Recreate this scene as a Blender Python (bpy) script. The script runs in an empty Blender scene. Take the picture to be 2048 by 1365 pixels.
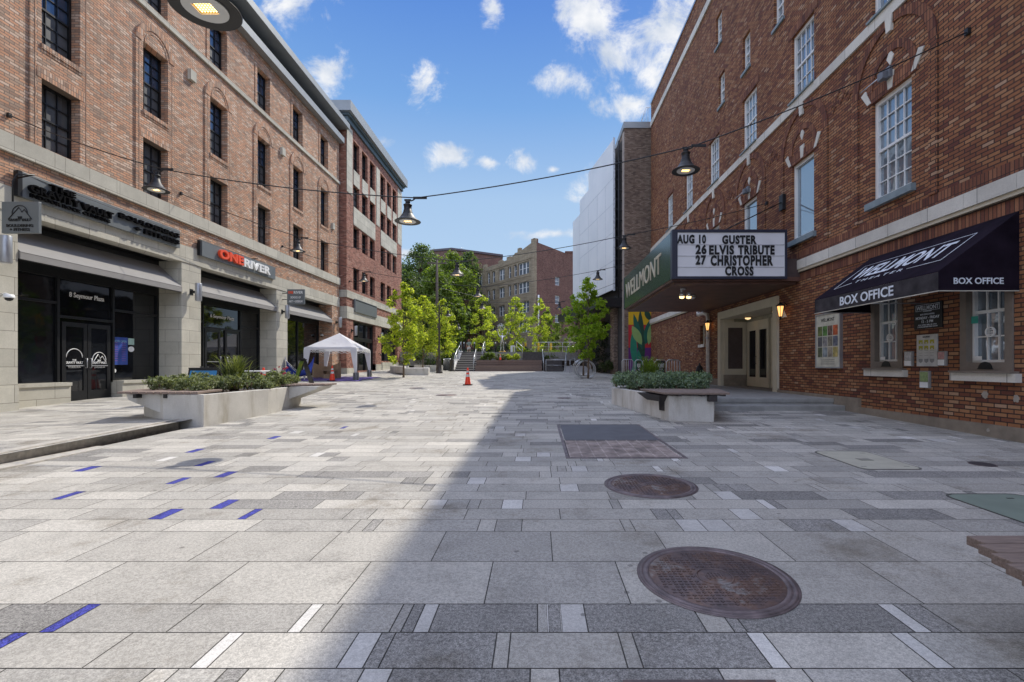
import bpy, bmesh, math, random
from mathutils import Vector, Matrix
from mathutils.geometry import tessellate_polygon
R = math.radians
rnd = random.Random(7)
SC = bpy.context.scene
COL = SC.collection

# ------------------------------------------------------------------ camera, sky, sun, exposure
F, CX, CY, H = 965.0, 1075.0, 730.0, 1.31     # focal length in photo pixels, vanishing point, eye height
cam_d = bpy.data.cameras.new("camera"); cam = bpy.data.objects.new("camera", cam_d); COL.objects.link(cam)
cam.location = (0, 0, H); cam.rotation_euler = (R(90), 0, 0)
cam_d.sensor_width = 36; cam_d.lens = F/2048*36
cam_d.shift_x = -(CX-1024)/2048; cam_d.shift_y = (CY-682.5)/2048
cam_d.clip_start = .05; cam_d.clip_end = 3000
SC.camera = cam
SUN = Vector((.455, .78, 1.0)).normalized()
sd = bpy.data.lights.new("sun", 'SUN'); sd.energy = 4.3; sd.angle = R(.53); sd.color = (1, .935, .82)
so = bpy.data.objects.new("sun", sd); COL.objects.link(so)
so.rotation_euler = (-SUN).to_track_quat('-Z', 'Y').to_euler(); so.location = (20, 30, 60)
SC.view_settings.view_transform = 'Standard'; SC.view_settings.look = 'None'
SC.view_settings.gamma = 1; SC.view_settings.exposure = 0.0

W = bpy.data.worlds.new("World"); SC.world = W; W.use_nodes = True
nt = W.node_tree; nt.nodes.clear()
def N(t, **k):
    n = nt.nodes.new(t)
    for a, v in k.items(): setattr(n, a, v)
    return n
def M(op, a, b=None, c=None):
    n = N('ShaderNodeMath', operation=op)
    for i, v in enumerate((a, b, c)):
        if v is None: continue
        if isinstance(v, (int, float)): n.inputs[i].default_value = v
        else: nt.links.new(v, n.inputs[i])
    return n.outputs[0]
sky = N('ShaderNodeTexSky', sky_type='NISHITA', sun_disc=False)
sky.sun_elevation = math.asin(SUN.z); sky.sun_rotation = math.atan2(SUN.x, SUN.y)
sky.altitude = 60; sky.air_density = 1.0; sky.dust_density = .6; sky.ozone_density = 2.2
tc = N('ShaderNodeTexCoord'); sx = N('ShaderNodeSeparateXYZ'); nt.links.new(tc.outputs['Generated'], sx.inputs[0])
yy = M('MAXIMUM', sx.outputs[1], .12)
u = M('DIVIDE', sx.outputs[0], yy); v = M('DIVIDE', sx.outputs[2], yy)
cl = [(575, 8, 92, 82), (650, 150, 45, 62), (856, 158, 46, 52), (903, 313, 44, 24), (985, 22, 26, 36), (1180, 30, 95, 80),
      (1240, 110, 95, 85), (1140, 160, 62, 38), (1335, 60, 90, 150), (1250, 212, 62, 30), (1042, 323, 32, 22), (975, 325, 26, 15),
      (1168, 375, 30, 40), (1110, 468, 90, 13), (768, 283, 20, 14), (822, 506, 28, 11), (1290, 150, 60, 40), (1105, 340, 14, 9),
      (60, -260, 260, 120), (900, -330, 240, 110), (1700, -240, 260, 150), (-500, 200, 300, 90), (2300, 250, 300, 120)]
acc = None
for px, py, rx, ry in cl:
    a = M('DIVIDE', M('SUBTRACT', u, (px-CX)/F), rx/F); b = M('DIVIDE', M('SUBTRACT', v, (CY-py)/F), ry/F)
    d = M('SUBTRACT', 1.0, M('SQRT', M('ADD', M('MULTIPLY', a, a), M('MULTIPLY', b, b))))
    acc = d if acc is None else M('MAXIMUM', acc, d)
cv = N('ShaderNodeCombineXYZ'); nt.links.new(u, cv.inputs[0]); nt.links.new(v, cv.inputs[1])
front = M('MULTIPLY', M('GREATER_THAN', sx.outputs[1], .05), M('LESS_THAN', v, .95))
nz = N('ShaderNodeTexNoise'); nz.inputs['Scale'].default_value = 8; nz.inputs['Detail'].default_value = 13; nz.inputs['Roughness'].default_value = .66; nz.inputs['Distortion'].default_value = .35
nt.links.new(cv.outputs[0], nz.inputs['Vector'])
dens = M('ADD', M('MAXIMUM', acc, -1.2), M('MULTIPLY', M('SUBTRACT', nz.outputs[0], .49), 5.2))
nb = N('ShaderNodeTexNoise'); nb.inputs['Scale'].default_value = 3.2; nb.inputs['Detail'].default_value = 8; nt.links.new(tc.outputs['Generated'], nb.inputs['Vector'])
back = M('MULTIPLY', M('SUBTRACT', nb.outputs[0], .40), 6)  # unseen cloud cover overhead and behind the camera, added for fill light
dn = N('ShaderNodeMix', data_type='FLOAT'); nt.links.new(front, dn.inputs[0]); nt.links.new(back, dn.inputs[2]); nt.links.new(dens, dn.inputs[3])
mr = N('ShaderNodeMapRange', interpolation_type='SMOOTHSTEP'); nt.links.new(dn.outputs[0], mr.inputs[0])
mr.inputs[1].default_value = -.05; mr.inputs[2].default_value = 1.15; mr.inputs[3].default_value = 0; mr.inputs[4].default_value = .93
n2 = N('ShaderNodeTexNoise'); n2.inputs['Scale'].default_value = 12; n2.inputs['Detail'].default_value = 5; nt.links.new(cv.outputs[0], n2.inputs['Vector'])
cr = N('ShaderNodeValToRGB'); nt.links.new(n2.outputs[0], cr.inputs[0])
cr.color_ramp.elements[0].color = (6.2, 6.9, 8.0, 1); cr.color_ramp.elements[0].position = .35
cr.color_ramp.elements[1].color = (10, 10, 10, 1); cr.color_ramp.elements[1].position = .6
hs = N('ShaderNodeHueSaturation'); hs.inputs['Saturation'].default_value = 1.2; hs.inputs['Value'].default_value = 1.1
nt.links.new(sky.outputs[0], hs.inputs['Color'])
gr_ = N('ShaderNodeValToRGB'); nt.links.new(sx.outputs[2], gr_.inputs[0]); e_ = gr_.color_ramp.elements
e_[1].position = 1
for p_, c_ in ((1, (.6, 1.8, 5.5)), (.0, (5.6, 7.2, 9.0)), (.32, (4.1, 6.0, 8.6)), (.47, (2.0, 4.1, 8.0)), (.6, (1.15, 2.8, 7.3))):
    q_ = e_[0] if p_ == 0 else (e_[len(e_)-1] if p_ == 1 else e_.new(p_)); q_.position = p_; q_.color = (*c_, 1)
sm_ = N('ShaderNodeMix', data_type='RGBA'); sm_.inputs[0].default_value = .95; nt.links.new(hs.outputs[0], sm_.inputs[6]); nt.links.new(gr_.outputs[0], sm_.inputs[7])
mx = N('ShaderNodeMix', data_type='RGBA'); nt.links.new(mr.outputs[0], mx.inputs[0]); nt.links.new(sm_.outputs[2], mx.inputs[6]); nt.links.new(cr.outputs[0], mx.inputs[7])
fill_clouds = N('ShaderNodeMix', data_type='RGBA'); nt.links.new(front, fill_clouds.inputs[0]); fill_clouds.inputs[6].default_value = (16.5, 18, 22.5, 1); nt.links.new(cr.outputs[0], fill_clouds.inputs[7]); nt.links.new(fill_clouds.outputs[2], mx.inputs[7])  # added off-frame clouds, brighter than the visible ones to lift shaded areas
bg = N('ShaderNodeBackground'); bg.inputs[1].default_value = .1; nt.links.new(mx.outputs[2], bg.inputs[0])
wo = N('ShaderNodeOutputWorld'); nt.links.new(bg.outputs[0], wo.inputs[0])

# ------------------------------------------------------------------ pixel -> place helpers (on known planes)
def PX(px, Y): return (px-CX)*Y/F
def PZ(py, Y): return H-(py-CY)*Y/F
SL = .0205
def sstep(a, b, x):
    t = min(1, max(0, (x-a)/(b-a))); return t*t*(3-2*t)
def G(X, Y):
    """height of the paved ground"""
    p = SL*Y
    if X > -6.25: return p
    zk = p+.14*(1-sstep(9.2, 12, Y)); zw = -.08+.027*Y
    t = min(1, (-6.25-X)/6.05)
    return zk*(1-t)+zw*t
def GP(px, py):
    Y = F*H/(py-(CY-F*SL)); return PX(px, Y), Y

# ------------------------------------------------------------------ object helpers
def tag(o, label=None, cat=None, group=None, kind=None):
    if label: o['label'] = label
    if cat: o['category'] = cat
    if group: o['group'] = group
    if kind: o['kind'] = kind
    return o
def thing(name, label, cat, loc=(0, 0, 0), group=None, rz=0):
    o = bpy.data.objects.new(name, None); COL.objects.link(o); o.location = loc; o.rotation_euler = (0, 0, rz)
    o.empty_display_size = .2
    return tag(o, label, cat, group)
def mesh_obj(name, me, parent=None, world=True):
    o = bpy.data.objects.new(name, me); COL.objects.link(o)
    if parent:
        o.parent = parent
        if world:
            q = parent; M_ = Matrix.Identity(4)
            chain = []
            while q: chain.append(q); q = q.parent
            for q in reversed(chain):
                M_ = M_ @ (q.matrix_parent_inverse @ Matrix.LocRotScale(q.location, q.rotation_euler, q.scale)) if q.parent else Matrix.LocRotScale(q.location, q.rotation_euler, q.scale)
            o.matrix_parent_inverse = M_.inverted()
    return o
def finish(name, bm, mat, parent=None, world=True, smooth=False, recalc=True):
    if recalc: bmesh.ops.recalc_face_normals(bm, faces=bm.faces)
    me = bpy.data.meshes.new(name); bm.to_mesh(me); bm.free()
    for m in (mat if isinstance(mat, (list, tuple)) else [mat]): me.materials.append(m)
    if smooth:
        for p in me.polygons: p.use_smooth = True
    return mesh_obj(name, me, parent, world)
def copy_tree(o, parent=None):
    c = o.copy(); COL.objects.link(c)
    if parent: c.parent = parent
    for ch in list(o.children): copy_tree(ch, c)
    return c
def BM(): return bmesh.new()
def box(bm, x0, x1, y0, y1, z0, z1, mi=0):
    vs = [bm.verts.new(p) for p in ((x0, y0, z0), (x1, y0, z0), (x1, y1, z0), (x0, y1, z0), (x0, y0, z1), (x1, y0, z1), (x1, y1, z1), (x0, y1, z1))]
    for f in ((0, 3, 2, 1), (4, 5, 6, 7), (0, 1, 5, 4), (1, 2, 6, 5), (2, 3, 7, 6), (3, 0, 4, 7)):
        bm.faces.new([vs[i] for i in f]).material_index = mi
def hexa(bm, pts, mi=0):
    """8 points: bottom 4 (ring) then top 4 (ring)"""
    vs = [bm.verts.new(p) for p in pts]
    for f in ((0, 3, 2, 1), (4, 5, 6, 7), (0, 1, 5, 4), (1, 2, 6, 5), (2, 3, 7, 6), (3, 0, 4, 7)):
        bm.faces.new([vs[i] for i in f]).material_index = mi
AX = {'X': lambda u, v, w: (w, u, v), 'Y': lambda u, v, w: (u, w, v), 'Z': lambda u, v, w: (u, v, w)}
def plate(bm, ax, loops, w0, w1, mi=0):
    """solid plate: outline + holes (lists of (u,v)), extruded along axis ax from w0 to w1"""
    fn = AX[ax] if isinstance(ax, str) else ax
    flat = [p for l in loops for p in l]
    tris = tessellate_polygon([[Vector((p[0], p[1], 0)) for p in l] for l in loops])
    A = [bm.verts.new(fn(p[0], p[1], w0)) for p in flat]; B = [bm.verts.new(fn(p[0], p[1], w1)) for p in flat]
    for t in tris:
        try:
            bm.faces.new([A[i] for i in t]).material_index = mi; bm.faces.new([B[i] for i in reversed(t)]).material_index = mi
        except ValueError: pass
    k = 0
    for l in loops:
        n = len(l)
        for i in range(n):
            a, b = k+i, k+(i+1) % n
            try: bm.faces.new((A[a], A[b], B[b], B[a])).material_index = mi
            except ValueError: pass
        k += n
def rect(u0, u1, v0, v1): return [(u0, v0), (u1, v0), (u1, v1), (u0, v1)]
def arc(cx, cy, r, a0, a1, n=18, ry=None):
    ry = ry or r
    return [(cx+r*math.cos(R(a0+(a1-a0)*i/n)), cy+ry*math.sin(R(a0+(a1-a0)*i/n))) for i in range(n+1)]
def lathe(bm, prof, c=(0, 0, 0), n=20, mi=0, cap=True, axis=None):
    cx, cy, cz = c; rings = []
    for r, z in prof:
        rings.append([bm.verts.new((cx+r*math.cos(2*math.pi*i/n), cy+r*math.sin(2*math.pi*i/n), cz+z)) for i in range(n)])
    for a, b in zip(rings, rings[1:]):
        for i in range(n):
            f = bm.faces.new((a[i], a[(i+1) % n], b[(i+1) % n], b[i])); f.material_index = mi; f.smooth = True
    if cap:
        for r_ in (rings[0], rings[-1]):
            bm.faces.new(r_).material_index = mi
def tube(bm, pts, r, n=8, mi=0, closed=False):
    pts = [Vector(p) for p in pts]; rings = []
    rr = r if isinstance(r, (list, tuple)) else [r]*len(pts)
    m = len(pts); prev = None
    for i, p in enumerate(pts):
        if closed: t = pts[(i+1) % m]-pts[(i-1) % m]
        else: t = pts[min(i+1, m-1)]-pts[max(i-1, 0)]
        t.normalize()
        ref = prev if prev is not None else (Vector((0, 0, 1)) if abs(t.z) < .9 else Vector((1, 0, 0)))
        s = t.cross(ref)
        if s.length < 1e-4: s = t.cross(Vector((0, 1, 0)))
        s.normalize(); q = s.cross(t).normalized(); prev = q
        rings.append([bm.verts.new(p+(s*math.cos(2*math.pi*k/n)+q*math.sin(2*math.pi*k/n))*rr[i]) for k in range(n)])
    pr = list(zip(rings, rings[1:]))+([(rings[-1], rings[0])] if closed else [])
    for a, b in pr:
        for k in range(n):
            f = bm.faces.new((a[k], a[(k+1) % n], b[(k+1) % n], b[k])); f.material_index = mi; f.smooth = True
    if not closed:
        bm.faces.new(rings[0]).material_index = mi; bm.faces.new(list(reversed(rings[-1]))).material_index = mi
def bevel_obj(o, w=.01, seg=2):
    m = o.modifiers.new("bevel", 'BEVEL'); m.width = w; m.segments = seg; m.limit_method = 'ANGLE'; m.angle_limit = R(40)
    return o

# ------------------------------------------------------------------ materials
MATS = {}
class MB:
    def __init__(s, name):
        s.m = bpy.data.materials.new(name); s.m.use_nodes = True; s.nt = s.m.node_tree
        s.b = s.nt.nodes['Principled BSDF']; s.out = s.nt.nodes['Material Output']
    def n(s, t, **k):
        n = s.nt.nodes.new(t)
        for a, v in k.items(): setattr(n, a, v)
        return n
    def l(s, a, b): s.nt.links.new(a, b)
    def coord(s): 
        if not hasattr(s, 'tc'): s.tc = s.n('ShaderNodeTexCoord')
        return s.tc.outputs['Object']
    def noise(s, scale, detail=4, rough=.55, vec=None):
        n = s.n('ShaderNodeTexNoise'); n.inputs['Scale'].default_value = scale; n.inputs['Detail'].default_value = detail; n.inputs['Roughness'].default_value = rough
        s.l(vec or s.coord(), n.inputs['Vector']); return n.outputs[0]
    def ramp(s, fac, stops):
        r = s.n('ShaderNodeValToRGB'); s.l(fac, r.inputs[0]); e = r.color_ramp.elements
        while len(e) < len(stops): e.new(.5)
        for i, (p, c) in enumerate(stops):
            e[i].position = p; e[i].color = (*c, 1) if isinstance(c, (tuple, list)) else (c, c, c, 1)
        return r.outputs[0]
    def mix(s, fac, a, b, mode='MIX'):
        n = s.n('ShaderNodeMix', data_type='RGBA', blend_type=mode)
        for i, v in ((0, fac), (6, a), (7, b)):
            if isinstance(v, (int, float)): n.inputs[i].default_value = v
            elif isinstance(v, (tuple, list)): n.inputs[i].default_value = (*v, 1)
            else: s.l(v, n.inputs[i])
        return n.outputs[2]
    def bump(s, h, st=.3, d=.01):
        n = s.n('ShaderNodeBump'); n.inputs['Strength'].default_value = st; n.inputs['Distance'].default_value = d
        s.l(h, n.inputs['Height']); s.l(n.outputs[0], s.b.inputs['Normal'])
    def col(s, c):
        if isinstance(c, (tuple, list)): s.b.inputs['Base Color'].default_value = (*c, 1)
        else: s.l(c, s.b.inputs['Base Color'])
    def set(s, rough=.6, metal=0, spec=None):
        s.b.inputs['Roughness'].default_value = rough; s.b.inputs['Metallic'].default_value = metal
        if spec is not None: s.b.inputs['Specular IOR Level'].default_value = spec
        return s
def simple(name, c, rough=.6, metal=0, var=.18, scale=6, bump=0, spec=None):
    if name in MATS: return MATS[name]
    b = MB(name); f = b.noise(scale, 6)
    lo = tuple(x*(1-var) for x in c); hi = tuple(min(1, x*(1+var)) for x in c)
    b.col(b.ramp(f, [(.3, lo), (.7, hi)])); b.set(rough, metal, spec)
    if bump: b.bump(b.noise(scale*12, 3), bump, .005)
    MATS[name] = b.m; return b.m
def emis(name, c, st):
    b = MB(name); b.col(c); b.b.inputs['Emission Color'].default_value = (*c, 1); b.b.inputs['Emission Strength'].default_value = st
    return b.m
def brick(name, stops, mortar, bw=.213, rh=.07, ms=.007, tint=None, soldier=False):
    b = MB(name); sep = b.n('ShaderNodeSeparateXYZ'); b.l(b.coord(), sep.inputs[0])
    ad = b.n('ShaderNodeMath', operation='ADD'); b.l(sep.outputs[0], ad.inputs[0]); b.l(sep.outputs[1], ad.inputs[1])
    cb = b.n('ShaderNodeCombineXYZ')
    if soldier: b.l(sep.outputs[2], cb.inputs[0]); b.l(ad.outputs[0], cb.inputs[1])
    else: b.l(ad.outputs[0], cb.inputs[0]); b.l(sep.outputs[2], cb.inputs[1])
    t = b.n('ShaderNodeTexBrick', offset=0.5 if not soldier else 0, offset_frequency=2); b.l(cb.outputs[0], t.inputs['Vector'])
    t.inputs['Scale'].default_value = 1; t.inputs['Brick Width'].default_value = bw; t.inputs['Row Height'].default_value = rh
    t.inputs['Mortar Size'].default_value = ms; t.inputs['Mortar Smooth'].default_value = .15; t.inputs['Bias'].default_value = 0
    t.inputs['Color1'].default_value = (0, 0, 0, 1); t.inputs['Color2'].default_value = (1, 1, 1, 1); t.inputs['Mortar'].default_value = (.5, .5, .5, 1)
    c = b.ramp(t.outputs['Color'], stops)
    big = b.noise(.5, 6, .65); c = b.mix(.6, c, b.ramp(big, [(.3, .68), (.7, 1.22)]), 'MULTIPLY')
    mp = b.n('ShaderNodeMapping'); b.l(b.coord(), mp.inputs[0]); mp.inputs['Scale'].default_value = (1, 1, .13); st = b.noise(2.6, 6, .65, mp.outputs[0]); c = b.mix(.5, c, b.ramp(st, [(.35, .7), (.5, 1.0), (.75, 1.12)]), 'MULTIPLY')
    fine = b.noise(60, 3); c = b.mix(.5, c, b.ramp(fine, [(.3, .75), (.7, 1.2)]), 'MULTIPLY')
    c = b.mix(t.outputs['Fac'], c, mortar); b.col(c); b.set(.85, 0, .25)
    inv = b.n('ShaderNodeMath', operation='SUBTRACT'); inv.inputs[0].default_value = 1; b.l(t.outputs['Fac'], inv.inputs[1])
    h = b.n('ShaderNodeMath', operation='MULTIPLY_ADD'); b.l(fine, h.inputs[0]); h.inputs[1].default_value = .4; b.l(inv.outputs[0], h.inputs[2])
    b.bump(h.outputs[0], .55, .008); return b.m
A_ST = [(0, (.33, .20, .14)), (.18, (.43, .31, .23)), (.4, (.55, .29, .175)), (.72, (.61, .345, .215)), (.88, (.60, .44, .33)), (1, (.68, .50, .38))]
brickA = brick("brick_orange_blend", A_ST, (.19, .15, .12), ms=.009)
brickA_sol = brick("brick_orange_soldier", A_ST, (.16, .12, .10), soldier=True)
B_ST = [(0, (.19, .075, .055)), (.4, (.33, .135, .095)), (.8, (.40, .18, .125)), (1, (.43, .25, .19))]
brickB = brick("brick_deep_red", B_ST, (.22, .17, .14))
T_ST = [(0, (.15, .055, .040)), (.2, (.235, .090, .048)), (.5, (.305, .130, .062)), (.82, (.37, .175, .082)), (.95, (.41, .225, .12)), (1, (.45, .29, .19))]
brickT = brick("brick_theatre", T_ST, (.055, .035, .03), ms=.010)
brickT_sol = brick("brick_theatre_soldier", [(0, (.13, .05, .038)), (.5, (.22, .088, .052)), (1, (.32, .145, .08))], (.055, .035, .03), soldier=True)
brick_dk = brick("brick_brown_grey", [(0, (.15, .105, .08)), (.5, (.25, .175, .13)), (1, (.33, .25, .19))], (.13, .10, .085))
brick_apt = brick("brick_apartment_red", [(0, (.13, .06, .048)), (.5, (.20, .095, .072)), (1, (.25, .13, .10))], (.15, .11, .1))
brick_tan = brick("brick_apartment_tan", [(0, (.26, .20, .13)), (.5, (.34, .27, .18)), (1, (.40, .33, .23))], (.25, .21, .16))

def stone_mat(name, c, bw=.95, rh=.42, joint=(.2, .18, .15)):
    b = MB(name); sep = b.n('ShaderNodeSeparateXYZ'); b.l(b.coord(), sep.inputs[0])
    ad = b.n('ShaderNodeMath', operation='ADD'); b.l(sep.outputs[0], ad.inputs[0]); b.l(sep.outputs[1], ad.inputs[1])
    cb = b.n('ShaderNodeCombineXYZ'); b.l(ad.outputs[0], cb.inputs[0]); b.l(sep.outputs[2], cb.inputs[1])
    t = b.n('ShaderNodeTexBrick'); b.l(cb.outputs[0], t.inputs['Vector']); t.inputs['Scale'].default_value = 1
    t.inputs['Brick Width'].default_value = bw; t.inputs['Row Height'].default_value = rh; t.inputs['Mortar Size'].default_value = .006
    t.inputs['Color1'].default_value = (*[x*.9 for x in c], 1); t.inputs['Color2'].default_value = (*[min(1, x*1.1) for x in c], 1); t.inputs['Mortar'].default_value = (*joint, 1)
    n1 = b.noise(2.2, 7, .6); n2 = b.noise(45, 4)
    cc = b.mix(.6, t.outputs['Color'], b.ramp(n1, [(.3, .8), (.7, 1.15)]), 'MULTIPLY')
    cc = b.mix(.5, cc, b.ramp(n2, [(.3, .85), (.7, 1.12)]), 'MULTIPLY')
    b.col(cc); b.set(.85, 0, .3)
    inv = b.n('ShaderNodeMath', operation='SUBTRACT'); inv.inputs[0].default_value = 1; b.l(t.outputs['Fac'], inv.inputs[1])
    b.bump(inv.outputs[0], .4, .006); return b.m
stone = stone_mat("cast_stone_panels", (.50, .475, .40))
stone_w = stone_mat("white_terracotta_band", (.66, .63, .56), 1.0, 3)
stone_base = simple("rendered_plinth", (.26, .215, .165), .9, var=.25, scale=3, bump=.3)
def weathered(name, c):
    b = MB(name); mp = b.n('ShaderNodeMapping'); b.l(b.coord(), mp.inputs[0]); mp.inputs['Scale'].default_value = (1, 1, .25)
    n1 = b.noise(3.5, 7, .65, mp.outputs[0]); n2 = b.noise(1.2, 6, .6); n3 = b.noise(70, 3)
    cc = b.mix(1, c, b.ramp(n1, [(.3, (.72, .69, .63)), (.5, (1, 1, 1)), (.8, (1.08, 1.08, 1.08))]), 'MULTIPLY'); cc = b.mix(.6, cc, b.ramp(n2, [(.35, .75), (.6, 1.08)]), 'MULTIPLY'); cc = b.mix(.4, cc, b.ramp(n3, [(.3, .8), (.7, 1.15)]), 'MULTIPLY')
    b.col(cc); b.set(.88); b.bump(n3, .3, .004); return b.m
concrete = weathered("planter_concrete", (.54, .52, .475))
conc_w = weathered("white_cast_bench_concrete", (.66, .635, .59))
kerbm = simple("kerb_granite", (.46, .43, .38), .85, var=.25, scale=14, bump=.4)
dkmetal = simple("dark_bronze_metal", (.016, .017, .019), .4, .3, var=.2)
greymetal = simple("grey_fascia_metal", (.30, .315, .32), .5, .3, var=.08, scale=2)
tealmetal = simple("green_grey_cornice_metal", (.10, .135, .15), .5, .3, var=.1, scale=2)
signgrey = simple("sign_panel_grey", (.155, .17, .175), .45, .1, var=.05, scale=2)
black = simple("black_paint", (.012, .012, .013), .5, 0, var=.2)
blackfab = simple("black_awning_fabric", (.016, .011, .019), .95, 0, var=.35, scale=3, bump=.1, spec=.08)
blackfab2 = simple("black_awning_faded_edge", (.035, .03, .034), .9, 0, var=.6, scale=5)
awngrey = simple("grey_awning_fabric", (.27, .26, .25), .85, 0, var=.05, scale=2)
white = simple("white_paint", (.80, .80, .78), .45, 0, var=.05)
cream = simple("cream_paint", (.60, .54, .41), .5, 0, var=.06, scale=3)
taupe = simple("taupe_window_trim", (.20, .165, .135), .6, 0, var=.12)
steel = simple("galvanised_steel", (.55, .56, .57), .35, .8, var=.12)
alu = simple("satin_aluminium", (.42, .43, .45), .4, .6, var=.08)
orange = simple("orange_cone_plastic", (.85, .06, .02), .4, 0, var=.05)
red_l = simple("red_sign_letter", (.82, .09, .03), .4, 0, var=.03)
sillblue = simple("blue_grey_painted_sill", (.22, .27, .29), .7, 0, var=.12)
soffit = simple("brown_soffit_boards", (.11, .052, .036), .5, 0, var=.35, scale=2)
mar_green = simple("marquee_green_enamel", (.032, .068, .066), .18, .1, var=.05)
mar_navy = simple("marquee_navy_trim", (.03, .035, .06), .35, .1, var=.1)
marq_w = simple("marquee_white_panel", (.78, .78, .80), .5, 0, var=.04, scale=1.5)
plaster = simple("repair_plaster", (.36, .32, .27), .95, 0, var=.15, scale=15)
yellow = simple("yellow_paint", (.75, .48, .03), .5, 0, var=.05)
bark = simple("tree_bark", (.17, .125, .085), .95, 0, var=.35, scale=25, bump=.5)
wood_far = simple("weathered_fence_boards", (.22, .175, .14), .85, 0, var=.3, scale=5)
soil = simple("planter_soil", (.05, .035, .025), 1, 0, var=.3, scale=20)
lampglow = emis("lamp_warm_glow", (1, .62, .22), 5)
led = emis("led_warm_points", (1, .78, .4), 3.5)
lens = simple("lamp_lens_plate", (.62, .62, .60), .3, 0, var=.05)

def wood_mat(name, c, sc=9):
    b = MB(name); mp = b.n('ShaderNodeMapping'); b.l(b.coord(), mp.inputs[0]); mp.inputs['Scale'].default_value = (1, 12, 12)
    n = b.noise(sc, 6, .6, mp.outputs[0]); b.col(b.ramp(n, [(.3, tuple(x*.65 for x in c)), (.7, tuple(x*1.25 for x in c))])); b.set(.75); b.bump(n, .2, .004)
    return b.m
bench_wood = wood_mat("weathered_bench_slats", (.235, .175, .145))
terr_wood = wood_mat("terrace_wood_cladding", (.22, .155, .125))

def glass_mat(name, c=(.008, .009, .011), rough=.04, spec=.6, var=True):
    b = MB(name)
    n = b.noise(.7, 3); b.col(b.ramp(n, [(.35, tuple(x*.5 for x in c)), (.65, tuple(x*1.6 for x in c))])); b.set(rough, 0, spec)
    n2 = b.noise(1.6, 2); b.bump(n2, .12, .02)
    return b.m
b_ = MB('upper_sky_tint_glass'); b_.col((.07, .11, .19)); b_.set(.03, .45, 1); n_ = b_.noise(1.5, 2); b_.bump(n_, .15, .03); glassU = b_.m  # blue base colour stands in for sky mirrored in the upper windows
glass = glass_mat("dark_window_glass"); glassb = glass_mat("dim_window_blind_glass", (.085, .09, .092), .1, .5)
b_ = MB("reflective_old_glass"); b_.col((.30, .35, .40)); b_.set(.04, .6, 1); n_ = b_.noise(1.3, 3); b_.bump(n_, .25, .04); glassT = b_.m
b_ = MB("sky_reflection_glass"); b_.col((.35, .42, .47)); b_.set(.06, .55, 1); n_ = b_.noise(.9, 2); b_.bump(n_, .15, .03); glassS = b_.m  # pale base colour imitates bright sky reflected in the theatre panes
glass_apt = glass_mat("apartment_glass", (.12, .14, .17), .1, .6)

def paver_mat(name, c, spk=.35, lo=.55):
    b = MB(name); at = b.n('ShaderNodeAttribute', attribute_name='rnd')
    n = b.noise(170, 2, .7); n2 = b.noise(55, 3, .6); n3 = b.noise(.55, 6, .6); n4 = b.noise(3.2, 6, .65)
    cc = b.mix(1, (*c,), b.ramp(at.outputs['Fac'], [(0, .82), (1, 1.14)]), 'MULTIPLY')
    cc = b.mix(spk, cc, b.ramp(n, [(.36, lo), (.5, 1.0), (.64, 1.45)]), 'MULTIPLY')
    cc = b.mix(spk*.8, cc, b.ramp(n2, [(.38, .6), (.6, 1.25)]), 'MULTIPLY')
    cc = b.mix(.5, cc, b.ramp(n3, [(.3, .78), (.7, 1.1)]), 'MULTIPLY')
    cc = b.mix(.45, cc, b.ramp(n4, [(.32, .66), (.5, 1.0), (.8, 1.06)]), 'MULTIPLY')
    vo = b.n('ShaderNodeTexVoronoi'); b.l(b.coord(), vo.inputs['Vector']); vo.inputs['Scale'].default_value = 3.1
    cc = b.mix(b.ramp(vo.outputs['Distance'], [(.045, .55), (.06, 0)]), cc, (.07, .065, .06))
    n6 = b.noise(1.1, 8, .72); cc = b.mix(.8, cc, b.ramp(n6, [(.33, (.62, .58, .52)), (.45, (1, 1, 1)), (.7, (1.04, 1.04, 1.04))]), 'MULTIPLY')
    b.col(cc); b.set(.8, 0, .35); b.bump(n, .3, .003); return b.m
pav = [paver_mat("paver_light_grey", (.475, .45, .40), .5), paver_mat("paver_mid_grey", (.42, .40, .36), .55), paver_mat("paver_dark_granite", (.30, .287, .265), .85, .42),
       paver_mat("paver_white", (.62, .60, .56), .3), paver_mat("paver_blue_glass", (.065, .07, .36), 1, .2)]
jointm = simple("paver_joint_sand", (.07, .063, .055), 1, 0, var=.3, scale=20)

def leaf_mat(name, c1, c2, trans=.5):
    b = MB(name); gi = b.n('ShaderNodeNewGeometry'); c = b.ramp(gi.outputs['Random Per Island'], [(0, c1), (1, c2)])
    b.col(c); b.set(.55, 0, .3)
    tr = b.n('ShaderNodeBsdfTranslucent'); b.l(b.mix(1, c, (1.5, 1.6, .6), 'MULTIPLY'), tr.inputs['Color'])
    ms = b.n('ShaderNodeMixShader'); ms.inputs[0].default_value = trans
    b.l(b.b.outputs[0], ms.inputs[1]); b.l(tr.outputs[0], ms.inputs[2]); b.l(ms.outputs[0], b.out.inputs[0]); return b.m
leafY = leaf_mat("young_tree_leaf", (.12, .19, .02), (.58, .60, .11), .58)
leafG = leaf_mat("green_tree_leaf", (.065, .105, .02), (.20, .26, .055), .5)
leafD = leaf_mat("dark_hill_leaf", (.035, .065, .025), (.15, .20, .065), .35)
leafP = leaf_mat("planter_shrub_leaf", (.055, .08, .03), (.34, .37, .20), .3)
leafB = leaf_mat("bluish_shrub_leaf", (.08, .13, .08), (.30, .38, .26), .3)
leafGr = leaf_mat("grass_blade", (.06, .085, .025), (.24, .26, .10), .35)

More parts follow.
